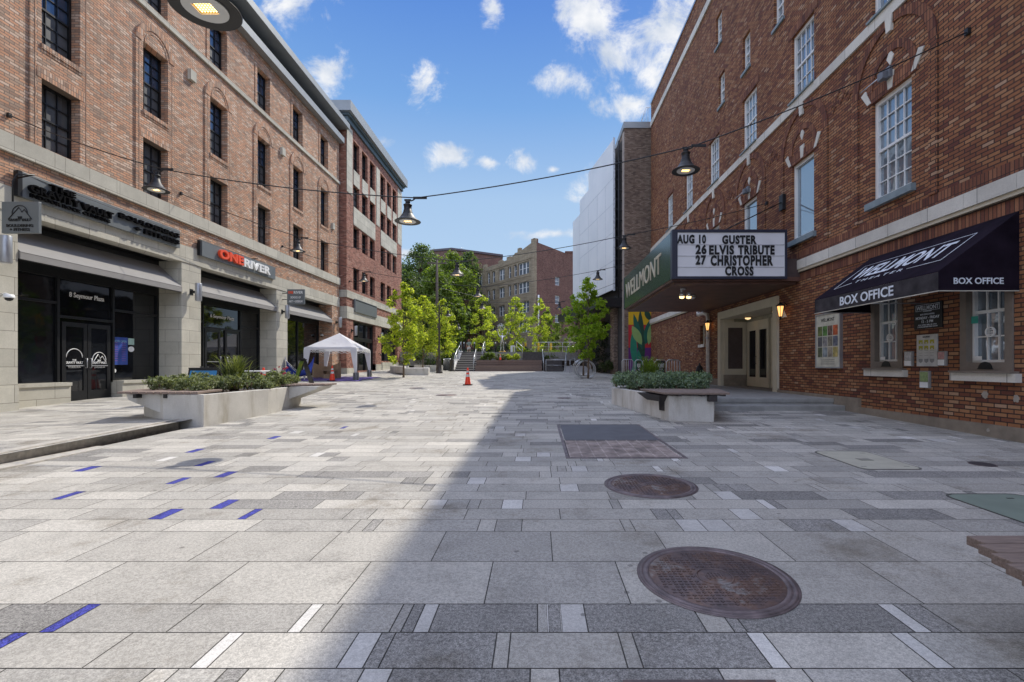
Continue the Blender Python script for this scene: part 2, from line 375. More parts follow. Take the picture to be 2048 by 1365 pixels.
# ================================================================== THE SETTING
def grid_sheet(name, xs, ys, zf, mat, kind='structure'):
    bm = BM(); V = [[bm.verts.new((x, y, zf(x, y))) for y in ys] for x in xs]
    for i in range(len(xs)-1):
        for j in range(len(ys)-1): bm.faces.new((V[i][j], V[i+1][j], V[i+1][j+1], V[i][j+1]))
    o = finish(name, bm, mat); o['kind'] = kind; return o
def fr(a, b, n): return [a+(b-a)*i/n for i in range(n+1)]
def ter(x, y):
    if y < 41: return SL*y-.3
    up = 2.35*sstep(41, 45, y)+SL*41-.3
    h = 4.5*sstep(50, 95, y)*sstep(12, -14, x) if False else 4.5*sstep(50, 95, y)*(1-sstep(-14, 4, x))
    return up*0+min(2.35, 2.35*sstep(41, 45, y)+.54)+h+.5*sstep(60, 120, y)
terr = simple("hill_soil_and_grass", (.07, .085, .035), 1, 0, var=.4, scale=2)
grid_sheet('ground', [-900, -300, -120, -60]+fr(-40, 40, 24)+[60, 120, 300, 900], [-400, -100, -40, -10, 0, 10, 20, 30, 38, 41]+fr(42, 46, 4)+fr(48, 110, 16)+[200, 500, 1500], ter, terr)
grid_sheet('plaza_bedding', fr(-6.25, 7.6, 6), fr(-12, 40.2, 20), lambda x, y: SL*y, jointm)
grid_sheet('sidewalk_bedding', fr(-13.3, -6.26, 8), [-12, -4]+fr(0, 16, 20)+fr(18, 40.2, 12), lambda x, y: G(min(x, -6.2501), y)-.001, jointm)

# ---- paving: random ashlar rows, the nearest rows with the pieces the photo shows
def pav_rows():
    ys = [-10.0]; y = -10.0
    base = [1.49, 1.75, 2.01, 2.27, 2.53, 3.05, 3.57]
    while y < 1.49-.26*.9: y += .262; ys.append(y)
    ys[-1] = 1.23
    ys += base; y = 3.57
    while y < 40: y += .262; ys.append(y)
    return ys
D, L, Mi, Wh, Bl = 2, 0, 1, 3, 4
fixed = {2.27: [(-.70, -.645, Mi), (-.645, -.588, D), (-.588, -.514, Wh), (-.514, 0, D), (0, .05, Mi), (.052, .115, D), (.117, .24, Wh), (.24, .80, D), (.80, .93, L), (.93, .99, D), (.99, 1.78, D), (1.78, 1.86, Wh), (1.86, 2.0, D), (2.0, 2.7, Mi), (-1.18, -1.12, Wh), (-1.12, -1.02, Mi), (-2.35, -2.285, Bl), (-2.285, -1.75, Mi), (-2.75, -2.35, D)],
         2.01: [(-.84, -.73, Wh), (-.73, -.665, D), (-.665, -.19, D), (-.19, -.125, L), (-.125, .377, L), (.377, .443, L), (.443, .98, D), (.98, 1.06, Wh), (1.66, 1.74, Wh), (1.74, 2.5, Mi), (-1.45, -1.38, Wh), (-2.46, -2.39, Bl), (-2.39, -1.9, L)],
         1.75: [(-.72, -.60, Wh), (-.60, -.03, D), (-.03, .09, L), (.09, .75, D), (.75, 1.1, L), (1.1, 1.5, Mi), (-1.2, -1.05, L)]}
blue_px = [(345, 1024, .14), (455, 1007, .13), (503, 1028, .08), (157, 986, .11), (370, 958, .11), (462, 946, .14), (423, 924, .12), (157, 943, .16), (377, 906, .14), (545, 877, .14), (685, 857, .09), (1135, 640, .1)]
white_px = [(1000, 855), (1040, 873), (1087, 912), (955, 960), (1137, 972), (1160, 943), (1025, 1010), (870, 1010), (1545, 935), (1465, 1000), (1478, 1020), (1380, 1050), (1700, 1050)]
def build_pavers(name, xr, yr, zoff=.004, seed=3, sidewalk=False):
    rg = random.Random(seed); bm = BM(); lay = bm.faces.layers.float.new('rnd')
    rows = [(a, b) for a, b in zip(pav_rows(), pav_rows()[1:]) if b > yr[0] and a < yr[1]]
    extra = {}
    if not sidewalk:
        for px, py, w in blue_px:
            if py < 720: continue
            x, y = GP(px, py); extra.setdefault(y, []).append((x-w*.4, x+w*.4, Bl))
        for px, py in white_px:
            x, y = GP(px, py); extra.setdefault(y, []).append((x-.09, x+.09, Wh))
    for a, b in rows:
        big = b-a > .4; fx = list(fixed.get(round(a, 2), [])) if not sidewalk else []
        for y, l in extra.items():
            if a <= y < b and not big: fx += l
        fx.sort(); segs = []
        def fill(x0, x1):
            x = x0
            if big:
                k = -8
                off = -1.05 if a < 3 else -.674
                cuts = sorted([off+.77*k2 for k2 in range(-20, 20) if x0 < off+.77*k2 < x1])
                p = x0
                for c in cuts+[x1]: segs.append((p, c, L if rg.random() < .9 else Mi)); p = c
                return
            while x < x1-1e-4:
                q = rg.random()
                cl_ = math.sin(x*.55+1.3)*math.sin(a*.8+x*.2+.6)
                if q < .30: w = rg.choice((.08, .10, .13, .2)); m = rg.choices((L, Mi, D, Wh), (3, 3, 2, 1.3 if not sidewalk else .4))[0]
                else: w = rg.choice((.45, .62, .77, .77)); m = rg.choices((L, Mi, D), (3.6-1.4*cl_, 2, (1.1+1.2*max(0, cl_))*(1 if a < 4.5 else .45)))[0]
                if x+w > x1-.06: w = x1-x
                segs.append((x, x+w, m)); x += w
        x = xr[0]
        for f in fx:
            if f[0] < x-.001: continue
            if f[0] > x: fill(x, f[0])
            segs.append(f); x = f[1]
        fill(x, xr[1])
        g = .0032 if a < 8 else .0045
        for x0, x1, m in segs:
            if x1 < xr[0] or x0 > xr[1]: continue
            p = [(x0+g, a+g), (x1-g, a+g), (x1-g, b-g), (x0+g, b-g)]
            zf = (lambda X, Y: G(min(X, -6.2501), Y)) if sidewalk else (lambda X, Y: SL*Y)
            f = bm.faces.new([bm.verts.new((q[0], q[1], zf(*q)+zoff)) for q in p]); f.material_index = m; f[lay] = rg.random()
            if m == Bl: f[lay] = .5
    o = finish(name, bm, pav, recalc=False); o['kind'] = 'structure'; return o
build_pavers('plaza_paving', (-6.24, 7.2), (.3, 40))
build_pavers('sidewalk_paving', (-13.1, -6.255), (1, 40), seed=11, sidewalk=True)
# kerb: an upper step that dies into the planter and a lower one that tapers into the plaza
bm = BM()
ys = fr(.5, 8.7, 16)
for a, b in zip(ys, ys[1:]):
    xa, xb = -6.05-.012*a*4, -6.05-.012*b*4
    hexa(bm, [(xa, a, SL*a-.1), (-6.6, a, SL*a-.1), (-6.6, b, SL*b-.1), (xb, b, SL*b-.1), (xa, a, SL*a+.155), (-6.6, a, G(-6.6, a)+.012), (-6.6, b, G(-6.6, b)+.012), (xb, b, SL*b+.155)])
finish('kerb', bm, kerbm)['kind'] = 'structure'
bm = BM()
ys = fr(.5, 6.9, 10)
for a, b in zip(ys, ys[1:]):
    xa, xb = -5.93-.02*a, -5.93-.02*b; ha, hb = [.11*(1-y/7.0)+.006 for y in (a, b)]
    hexa(bm, [(xa, a, SL*a-.1), (-6.3, a, SL*a-.1), (-6.3, b, SL*b-.1), (xb, b, SL*b-.1), (xa, a, SL*a+ha), (-6.3, a, SL*a+ha), (-6.3, b, SL*b+hb), (xb, b, SL*b+hb)])
finish('kerb_lower_step', bm, kerbm)['kind'] = 'structure'

# ================================================================== windows
WC = {}
def window_mesh(w, h, nx, ny, fw=.06, dh=True, mw=.022, depth=.07):
    """sash window in local coords: u across (0..w), z up (0..h), thickness along local x (0..depth, outward +)"""
    bm = BM(); f = lambda u, v, w_: (w_, u, v)
    plate(bm, f, [rect(0, w, 0, h), rect(fw, w-fw, fw, h-fw)], 0, depth)
    if dh: box(bm, .012, depth-.014, fw, w-fw, h/2-.025, h/2+.025)
    halves = [(fw, h/2-.025), (h/2+.025, h-fw)] if dh else [(fw, h-fw)]
    for k, (z0, z1) in enumerate(halves):
        x0, x1 = (.012, .04) if k == 0 else (.022, .05)
        for i in range(1, nx): u_ = fw+(w-2*fw)*i/nx; box(bm, x0, x1, u_-mw/2, u_+mw/2, z0, z1)
        for j in range(1, ny): z_ = z0+(z1-z0)*j/ny; box(bm, x0+.002, x1-.002, fw, w-fw, z_-mw/2, z_+mw/2)
    bmesh.ops.recalc_face_normals(bm, faces=bm.faces)
    me = bpy.data.meshes.new('window'); bm.to_mesh(me); bm.free()
    bm = BM(); box(bm, -.012, .010, fw*.5, w-fw*.5, fw*.5, h-fw*.5); bmesh.ops.recalc_face_normals(bm, faces=bm.faces)
    mp = bpy.data.meshes.new('pane'); bm.to_mesh(mp); bm.free(); return me, mp
def window(parent, x, y, z, rz, w, h, nx, ny, fm, gm, fw=.06, dh=True, mw=.022, sill=None, name='window'):
    """x,y = the point at u=0; rz turns local +x to the outward direction"""
    key = (round(w, 2), round(h, 2), nx, ny, fm.name, gm.name, fw, dh, mw)
    if key not in WC:
        me, mp = window_mesh(w, h, nx, ny, fw, dh, mw); me.materials.append(fm); mp.materials.append(gm); WC[key] = (me, mp)
    me, mp = WC[key]
    o = bpy.data.objects.new(name, me); COL.objects.link(o); o.parent = parent
    pl = parent.location
    o.location = (x-pl.x, y-pl.y, z-pl.z); o.rotation_euler = (0, 0, rz)
    p = bpy.data.objects.new('pane', mp); COL.objects.link(p); p.parent = o
    return o

def lettering(txt, parent, o, xd, yd, height, mat, width=None, ext=.01, off=0, align='LEFT', name='lettering', shear=0, space=1):
    """text as a mesh: origin o, reading direction xd, up direction yd; height of a capital; extrudes along xd x yd"""
    cu = bpy.data.curves.new('t', 'FONT'); cu.body = txt; cu.size = 1; cu.extrude = 0.5; cu.offset = off; cu.align_x = 'LEFT'; cu.shear = shear; cu.space_character = space; cu.resolution_u = 3
    to = bpy.data.objects.new('t', cu); COL.objects.link(to)
    dg = bpy.context.evaluated_depsgraph_get(); me = bpy.data.meshes.new_from_object(to.evaluated_get(dg)); bpy.data.objects.remove(to)
    xs = [v_.co.x for v_ in me.vertices]; x0, x1 = min(xs), max(xs); s = height/.69; sx_ = (width/(x1-x0)) if width else s
    tw = (x1-x0)*sx_; xo = {'LEFT': 0, 'CENTER': -tw/2, 'RIGHT': -tw}[align]
    xd, yd, o = Vector(xd).normalized(), Vector(yd).normalized(), Vector(o); nd = xd.cross(yd).normalized()
    for v_ in me.vertices:
        c = v_.co.copy(); v_.co = o+xd*((c.x-x0)*sx_+xo)+yd*(c.y*s)+nd*((c.z+.5)*ext)
    me.materials.clear(); me.materials.append(mat); me.name = name
    return mesh_obj(name, me, parent)

# ================================================================== LEFT BRICK BUILDING (A)
XA = -12.3
bA = thing('brick_building', 'long orange brick building with arched window bays, stone bands and shops at street level', 'building', (XA, 15, 0))
colsA = [-9.07+3.07*i for i in range(-1, 13)]   # window centre lines
colsA = [12.43+3.07*i for i in range(-7, 6)]
YA0, YA1 = -12.0, 29.9
holes = []
for c in colsA:
    holes += [rect(c-.5, c+.5, 6.68, 8.4), rect(c-.5, c+.5, 9.25, 11.38), rect(c-.5, c+.5, 12.66, 14.4)]
bm = BM(); plate(bm, 'X', [rect(YA0, YA1, 5.45, 15.3)]+holes, XA, XA-.42); finish('wall', bm, brickA, bA)
for c in colsA:
    if c < 5: continue
    bm = BM()
    out = [(c-.77, 6.69)]+[(c+.77, 6.69)]+arc(c, 11.36, .77, 0, 180, 20)
    plate(bm, 'X', [out, rect(c-.505, c+.505, 6.695, 8.405), rect(c-.505, c+.505, 9.245, 11.385)], XA-.01, XA+.045)
    bay = finish('arched_bay', bm, brickA, bA)
    bm = BM()
    ring = arc(c, 11.36, .77, 0, 180, 24)+arc(c, 11.36, .56, 180, 0, 20); plate(bm, 'X', [ring], XA+.044, XA+.065)
    finish('arch_ring', bm, brickA_sol, bay)
    bm = BM(); ring = arc(c, 11.40, .46, 0, 180, 20)+arc(c, 11.40, .42, 180, 0, 20); plate(bm, 'X', [ring], XA+.044, XA+.06)
    finish('inner_arch', bm, brickA_sol, bay)
    bm = BM(); plate(bm, 'X', [rect(c-.62, c+.62, 8.4, 8.64)], XA+.044, XA+.055); finish('soldier_lintel', bm, brickA_sol, bay)
    bm = BM(); plate(bm, 'X', [rect(c-.53, c+.53, 9.13, 9.25)], XA+.044, XA+.085); plate(bm, 'X', [rect(c-.53, c+.53, 9.06, 9.129)], XA+.044, XA+.06); finish('brick_sill', bm, brickA_sol, bay)
    for s in (-1, 1):
        bm = BM(); plate(bm, 'X', [rect(c+s*.66-.012, c+s*.66+.012, 6.7, 11.3)], XA+.044, XA+.052); finish('edge_bead', bm, brickA_sol, bay)
    bm = BM(); plate(bm, 'X', [rect(c-.66, c+.66, 12.70, 14.72), rect(c-.505, c+.505, 12.705, 14.405)], XA-.01, XA+.03); finish('window_surround', bm, brickA, bA)
# jamb lining of the openings is the wall thickness itself; windows sit .2 back
for c in colsA:
    near = 8 < c
    for z0, z1 in ((6.68, 8.4), (9.25, 11.38), (12.66, 14.4)):
        g = glassb if (z0 < 7 or rnd.random() < .35) and near else glass
        wn = window(bA, XA-.26, c-.5, z0, 0, 1.0, z1-z0, 3, 2 if z0 < 8 or z0 > 12 else 3, dkmetal, glassU if (z0 > 9 and near) else g)
        if near:
            hh = (z1-z0)*(.5 if z0 > 9 else (.96 if c < 17 else .5)); key = ('scr', round(hh, 3))
            if key not in WC:
                b2 = BM(); box(b2, .0105, .0118, .05, .95 if z0 > 9 else .80, .05, hh); me = bpy.data.meshes.new('insect_screen'); b2.to_mesh(me); b2.free(); me.materials.append(simple('insect_screen_grey', (.075, .078, .08), .55, 0, var=.3, scale=3)); WC[key] = me
            so_ = bpy.data.objects.new('insect_screen', WC[key]); COL.objects.link(so_); so_.parent = wn
for z0, z1, p in ((6.24, 6.67, .09), (12.47, 12.64, .08)):
    bm = BM(); y = YA0
    while y < YA1:
        y2 = min(y+1.53, YA1); box(bm, XA-.02, XA+p, y+.004, y2-.004, z0, z1); y = y2
    finish('stone_band', bm, stone, bA)
bm = BM(); y = YA0
while y < YA1:
    y2 = min(y+1.2, YA1); box(bm, XA-.4, XA+.045, y+.003, y2-.003, 4.88, 5.46); y = y2
finish('lintel_band', bm, stone, bA)
bm = BM()
box(bm, XA-.9, XA+.34, YA0, 29.9, 15.02, 15.36); box(bm, XA-1.2, XA+.58, YA0, 30.15, 16.0, 16.32)
finish('eaves_fascia', bm, greymetal, bA)
bm = BM(); box(bm, XA-1.1, XA-.75, YA0, 29.6, 15.36, 16.0); finish('attic_wall', bm, dkmetal, bA)
bm = BM(); box(bm, XA-.05, XA+.02, YA0, 29.85, 14.86, 15.02); finish('frieze', bm, brickA, bA)
bm = BM(); box(bm, XA-14, XA-.42, YA0, YA1-.31, 4.9, 15.9); box(bm, XA-14, XA-.95, YA0, YA1-.31, -.5, 4.9); finish('core', bm, black, bA)
bm = BM(); box(bm, XA-14, XA-.4, YA1-.3, YA1, 0, 15.3); finish('end_wall', bm, brickA, bA)
for py_, pz_ in ((17.1, 11.55), (23.2, 11.55), (28.9, 9.6)): bm = BM(); box(bm, XA, XA+.12, py_-.14, py_+.14, pz_-.18, pz_+.18); finish('vent_cover', bm, stone, bA)
# street level: piers, shop fronts
def zs(y): return G(XA, y)
piers = [(8.9, 11.4, stone), (16.65, 17.6, stone), (22.7, 23.7, stone), (28.85, 29.9, brickA)]
for y0, y1, m in piers:
    bm = BM(); box(bm, XA-.85, XA+.02, y0, y1, -.3, 4.88)
    if m is stone: box(bm, XA+.02, XA+.05, y0, y1, -.3, zs(y0)+.62)
    finish('pier', bm, m, bA)
    if m is not stone:
        bm = BM(); box(bm, XA, XA+.045, y0-.02, y1+.0, -.3, zs(y0)+.34); finish('pier_base', bm, stone, bA)
bm = BM(); box(bm, XA-.85, XA, YA0, 8.9, -.5, 4.88); finish('near_wall', bm, stone, bA)
XS = -13.1
def storefront(y0, y1, doors, winL, winR, zb, text, zs0, bulk=True):
    """y0..y1 opening; doors=(a,b); bulkhead walls either side"""
    t = bA; z1 = 3.75
    bm = BM(); box(bm, XS-.1, XS+.04, y0, y1, z1, 4.88)
    fw = .07
    def vbar(y, a=zb, b=z1, d=.04): box(bm, XS-.07, XS+d, y-fw/2, y+fw/2, a, b)
    def hbar(a, b, z, d=.038): box(bm, XS-.07, XS+d, a, b, z-fw/2, z+fw/2)
    hb = zb+.52
    for a, b in ((y0, doors[0]), (doors[1], y1)):
        if b-a < .3: continue
        vbar(a+fw/2, hb); vbar(b-fw/2, zb); hbar(a, b, hb+.02); hbar(a, b, z1-.03); hbar(a, b, 3.0, .03)
    hbar(doors[0], doors[1], 2.62+zb-.25); hbar(doors[0], doors[1], z1-.03)
    finish('shopfront_frame', bm, dkmetal, t)
    if bulk:
        for a, b in ((y0, doors[0]), (doors[1], y1)):
            if b-a > .3: bm = BM(); box(bm, XS-.12, XS+.34, a, b, -.2, zb+.47); box(bm, XS-.12, XS+.38, a, b, zb+.47, zb+.56); finish('bulkhead', bm, stone, t)
    bm = BM(); box(bm, XS-.05, XS-.02, y0, y1, zb, z1); finish('shop_glass', bm, glass, t)
    lettering(text, t, (XS+.0, (doors[0]+doors[1])/2+.02, 3.22), (0, 1, 0), (0, 0, 1), .13, white, width=(doors[1]-doors[0])*.66, ext=.008, align='CENTER', off=.012, name='address_lettering')
    return t
def door(parent, y0, y1, zb, zt, x=XS, hinge=None, ang=0, hside=1):
    bm = BM(); w = y1-y0
    plate(bm, 'X', [rect(y0+.01, y1-.01, zb+.02, zt), rect(y0+.12, y1-.12, zb+.3, zt-.12)], x-.04, x+.03)
    d = finish('door', bm, dkmetal, parent)
    bm = BM(); box(bm, x-.012, x+.008, y0+.11, y1-.11, zb+.29, zt-.11); finish('door_glass', bm, glass, d)
    bm = BM(); yh = y1-.07 if hside > 0 else y0+.07
    tube(bm, [(x+.03, yh, zb+.95), (x+.085, yh, zb+.95), (x+.085, yh, zb+1.22), (x+.03, yh, zb+1.22)], .012, 8)
    box(bm, x+.03, x+.05, y0+.12, y1-.12, zb+1.0, zb+1.03)
    finish('handle', bm, alu, d); return d
def ywall(px, X): return F*(-X)/(CX-px)
d0, d1 = ywall(117, XS), ywall(223, XS)
storefront(11.4, 16.65, (d0, d1), None, None, .27, '8 Seymour Plaza', .27)
dm = (d0+d1)/2
door(bA, d0+.06, dm, .27, 2.5, hside=1); door(bA, dm, d1-.06, .27, 2.5, hside=-1)
e0, e1 = ywall(412, XS), ywall(500, XS)
storefront(17.6, 22.7, (18.9, 21.2), None, None, .42, '6 Seymour Plaza', .42, bulk=False)
door(bA, 18.95, 19.9, .42, 2.75, hside=1); door(bA, 20.2, 21.15, .42, 2.75, hside=-1)
storefront(23.7, 28.85, (26.0, 26.1), None, None, .55, '', .55, bulk=False) if False else None
bm = BM(); box(bm, XS-.1, XS+.04, 23.7, 28.85, 3.75, 4.88)
for y in (23.74, 26.3, 28.8): box(bm, XS-.07, XS+.04, y-.035, y+.035, .5, 3.75)
box(bm, XS-.07, XS+.038, 23.7, 28.85, 3.68, 3.75); box(bm, XS-.07, XS+.038, 23.7, 28.85, .5, .62)
finish('shopfront_frame', bm, dkmetal, bA)
bm = BM(); box(bm, XS-.05, XS-.02, 23.7, 28.85, .5, 3.75); finish('shop_glass', bm, glass, bA)
# window stickers and logo decals
def logo(parent, x, y, z, s, mat, sun_only=False):
    bm = BM(); r_ = s
    tube(bm, [(x, p[0], p[1]) for p in arc(y, z, r_, -15 if not sun_only else 0, 195 if not sun_only else 180, 20)], s*.045, 5)
    if not sun_only:
        tube(bm, [(x, y-1.15*r_, z-.75*r_), (x, y-.15*r_, z+.75*r_), (x, y+.15*r_, z+.15*r_), (x, y+.45*r_, z+.5*r_), (x, y+1.3*r_, z-.75*r_)], s*.05, 5)
        tube(bm, [(x, y-.6*r_, z-.6*r_), (x, y-.1*r_, z-.1*r_), (x, y+.2*r_, z-.35*r_)], s*.04, 5)
    finish('logo', bm, mat, parent)
logo(bA, XS+.012, (d0+dm)/2+.03, 1.52, .24, white, True); logo(bA, XS+.012, (dm+d1)/2-.02, 1.46, .22, white)
for yc in ((d0+dm)/2+.03, (dm+d1)/2-.02):
    lettering('THE', bA, (XS+.01, yc, 1.42), (0, 1, 0), (0, 0, 1), .045, white, ext=.004, align='CENTER', off=.02, name='door_decal')
    lettering('GRAVITY VAULT', bA, (XS+.01, yc, 1.34), (0, 1, 0), (0, 0, 1), .065, white, width=.52, ext=.004, align='CENTER', off=.02, name='door_decal')
lettering('973.838.7676', bA, (XS+.01, (d0+dm)/2+.03, 1.22), (0, 1, 0), (0, 0, 1), .055, white, width=.36, ext=.004, align='CENTER', off=.02, name='door_decal')
lettering('gravityvault.com', bA, (XS+.01, (dm+d1)/2, 1.22), (0, 1, 0), (0, 0, 1), .05, white, width=.34, ext=.004, align='CENTER', off=.01, name='door_decal')
# posters inside the right-hand shop window
bluep = simple("blue_poster_print", (.03, .07, .30), .4, var=.4, scale=3); mint = simple("pale_green_notice", (.38, .55, .48), .6)
def on_glass(px0, px1, py0, py1, X):
    ya, yb = ywall(px0, X), ywall(px1, X); return ya, yb, H+(CY-py1)*ya/F, H+(CY-py0)*ya/F
for nm, lab, m, q in (('poster', 'blue opening-hours poster with lines of text in the shop window beside the double doors', bluep, (225, 256, 674, 730)),
                      ('notice', 'small pale green notice above another beside the blue window poster', mint, (257, 269, 677, 690)),
                      ('notice', 'small white oval notice under the pale green one beside the blue window poster', white, (257, 269, 693, 704)),
                      ('sticker', 'round white sticker low on the shop window right of the double doors', white, (227, 233, 738, 746))):
    ya, yb, za, zb_ = on_glass(*q, XS); t = thing(nm, lab, nm, (XS, ya, za))
    bm = BM()
    if 'round' in lab or 'oval' in lab:
        plate(bm, 'X', [arc((ya+yb)/2, (za+zb_)/2, (yb-ya)/2, 0, 342, 19, (zb_-za)/2)], XS-.015, XS-.008)
    else: plate(bm, 'X', [rect(ya, yb, za, zb_)], XS-.015, XS-.008)
    finish('sheet', bm, m, t)
    if nm == 'poster':
        lettering('NOW OPEN', t, (XS-.007, (ya+yb)/2, zb_-.16), (0, 1, 0), (0, 0, 1), .07, simple("poster_pale_ink", (.25, .45, .6)), ext=.003, align='CENTER', width=.46, name='print')
        bm = BM()
        for i in range(9): plate(bm, 'X', [rect(ya+.06, ya+.2, za+.12+i*.07, za+.135+i*.07)], XS-.008, XS-.005); plate(bm, 'X', [rect(yb-.22, yb-.08, za+.12+i*.07, za+.135+i*.07)], XS-.008, XS-.005)
        finish('print_lines', bm, simple("poster_pink_ink", (.25, .1, .35)), t)
# awnings inside the three openings
def shop_awning(y0, y1, lab):
    t = thing('shop_awning', lab, 'awning', (XA, y0, 3.8), 'grey shop awnings on the brick building')
    xo, zt, zv, xb, zbk = XA+.06, 3.99, 3.82, XS+.08, 4.72
    bm = BM(); th = .012
    n = 5
    hexa(bm, [(xb, y0, zbk-th), (xo, y0, zt-th), (xo, y1, zt-th), (xb, y1, zbk-th), (xb, y0, zbk), (xo, y0, zt), (xo, y1, zt), (xb, y1, zbk)])
    box(bm, xo-.012, xo, y0, y1, zv, zt-.001)
    for y in (y0, y1): 
        hexa(bm, [(xb, y-.005, 4.0), (xo-.013, y-.005, 3.82), (xo-.013, y+.005, 3.82), (xb, y+.005, 4.0), (xb, y-.005, zbk-.014), (xo-.013, y-.005, zt-.014), (xo-.013, y+.005, zt-.014), (xb, y+.005, zbk-.014)])
    finish('canvas', bm, awngrey, t)
    bm = BM()
    tube(bm, [(xo-.03, y0, 3.81), (xo-.03, y1, 3.81)], .014, 6); tube(bm, [(xb+.03, y0, 3.95), (xb+.03, y1, 3.95)], .014, 6)
    k = 6
    for i in range(k+1):
        y = y0+.03+(y1-y0-.06)*i/k; tube(bm, [(xo-.03, y, 3.81), (xb+.03, y, 3.95)], .012, 6); tube(bm, [(xo-.03, y, 3.96), (xb, y, zbk-.04)], .012, 6)
    finish('frame', bm, dkmetal, t)
shop_awning(11.42, 16.62, 'long grey shop awning over the double doors numbered 8')
shop_awning(17.62, 22.67, 'grey shop awning below the red and white lettered sign')
shop_awning(23.72, 28.8, 'grey shop awning behind the white tent')

# shop signs
def sign_panel(y0, y1, z0, z1, lab):
    t = thing('shop_sign', lab, 'sign', (XA+.1, y0, z0))
    bm = BM(); box(bm, XA+.05, XA+.15, y0, y1, z0, z1); bevel_obj(finish('panel', bm, signgrey, t), .006)
    bm = BM(); box(bm, XA+.045, XA+.155, y0-.1, y0-.001, z0, z1); finish('end_cap', bm, dkmetal, t); return t
black_m = simple('matt_black_letters', (.006, .006, .007), .95, 0, var=.1, spec=.05)
sg = sign_panel(11.38, 16.4, 5.27, 5.87, 'long grey sign with black raised THE GRAVITY VAULT lettering')
def L_(txt, ypx, z, h, wpx, m, off=.03, ext=.09, x=XA+.155, nm='lettering', par=None):
    ya = ywall(ypx, XA+.15); yb = ywall(wpx, XA+.15)
    lettering(txt, par or sg, (x, ya, z), (0, 1, 0), (0, 0, 1), h, m, width=yb-ya, ext=ext, off=off, name=nm)
L_('THE', 96, 5.66, .13, 145, black_m, ext=.1); L_('GRAVITY VAULT', 54, 5.45, .17, 222, black_m, .03, ext=.09); L_('INDOOR ROCK CLIMBING', 58, 5.325, .085, 218, black_m, .02, ext=.04)
L_('BOULDERING', 235, 5.585, .13, 355, black_m, .03, ext=.08); L_('+ FITNESS', 266, 5.36, .13, 355, black_m, .03, ext=.08)
sg2 = sign_panel(ywall(404, XA+.15), ywall(551, XA+.15), 5.26, 5.82, 'grey sign with raised orange-red ONE and white RIVER letters')
L_('ONE', 435, 5.40, .32, 483, red_l, .04, .1, par=sg2); L_('RIVER', 484, 5.37, .32, 537, white, .03, .1, par=sg2)
def blade(y, x0, x1, z0, z1, lab, arm):
    t = thing('hanging_sign', lab, 'sign', (x0, y, z0)); bm = BM(); box(bm, x0, x1, y, y+.07, z0, z1); bevel_obj(finish('board', bm, signgrey, t), .006)
    bm = BM()
    for p in arm: tube(bm, p, .018, 8)
    finish('bracket', bm, dkmetal, t); return t
yb_ = 10.85; bx0, bx1 = PX(3, yb_), PX(77, yb_)
t = blade(yb_, bx0, bx1, 4.27, 4.98, 'square grey hanging sign with black mountain emblem, at the left edge', [[(bx0+.22, yb_+.03, 4.98), (bx0+.22, yb_+.03, 5.45), (bx0+.26, yb_+.08, 5.62), (bx0+.42, yb_+.3, 5.7), (XA+.1, yb_+.45, 5.68)]])
bm = BM(); cx_, cz_ = (bx0+bx1)/2, 4.72
tube(bm, [(p[0], yb_-.006, p[1]) for p in arc(cx_, cz_, .17, -10, 190, 20)], .01, 5)
tube(bm, [(cx_-.26, yb_-.006, cz_-.14), (cx_-.02, yb_-.006, cz_+.13), (cx_+.05, yb_-.006, cz_+.02), (cx_+.1, yb_-.006, cz_+.08), (cx_+.27, yb_-.006, cz_-.14)], .01, 5)
finish('emblem', bm, black, t)
for s_, z_, h_, w_ in (('THE', 4.60, .045, .1), ('GRAVITY VAULT', 4.54, .055, .5), ('BOULDERING', 4.41, .06, .6), ('+ FITNESS', 4.32, .06, .45)):
    lettering(s_, t, (cx_, yb_-.001, z_), (1, 0, 0), (0, 0, 1), h_, black, width=w_, ext=.012, off=.02, align='CENTER')
ys_ = 23.2; bx0, bx1 = PX(574, ys_), PX(609, ys_)
t = blade(ys_, bx0, bx1, PZ(609, ys_), PZ(579, ys_), 'small grey hanging sign reading RIVER SCHOOL OF ART + DESIGN', [[(XA, ys_+.03, 4.75), (bx0, ys_+.03, 4.75)], [(XA, ys_+.03, 4.45), (bx0, ys_+.03, 4.45)]])
cx_ = (bx0+bx1)/2
lettering('ONE', t, (bx0+.06, ys_-.001, 4.73), (1, 0, 0), (0, 0, 1), .12, red_l, width=.24, ext=.012, off=.03)
lettering('RIVER', t, (bx0+.33, ys_-.001, 4.73), (1, 0, 0), (0, 0, 1), .12, white, width=.44, ext=.012, off=.02)
lettering('SCHOOL OF', t, (cx_, ys_-.001, 4.5), (1, 0, 0), (0, 0, 1), .1, white, width=.5, ext=.012, off=.01, align='CENTER', shear=.2)
lettering('ART + DESIGN', t, (cx_, ys_-.001, 4.31), (1, 0, 0), (0, 0, 1), .1, white, width=.66, ext=.012, off=.01, align='CENTER', shear=.2)
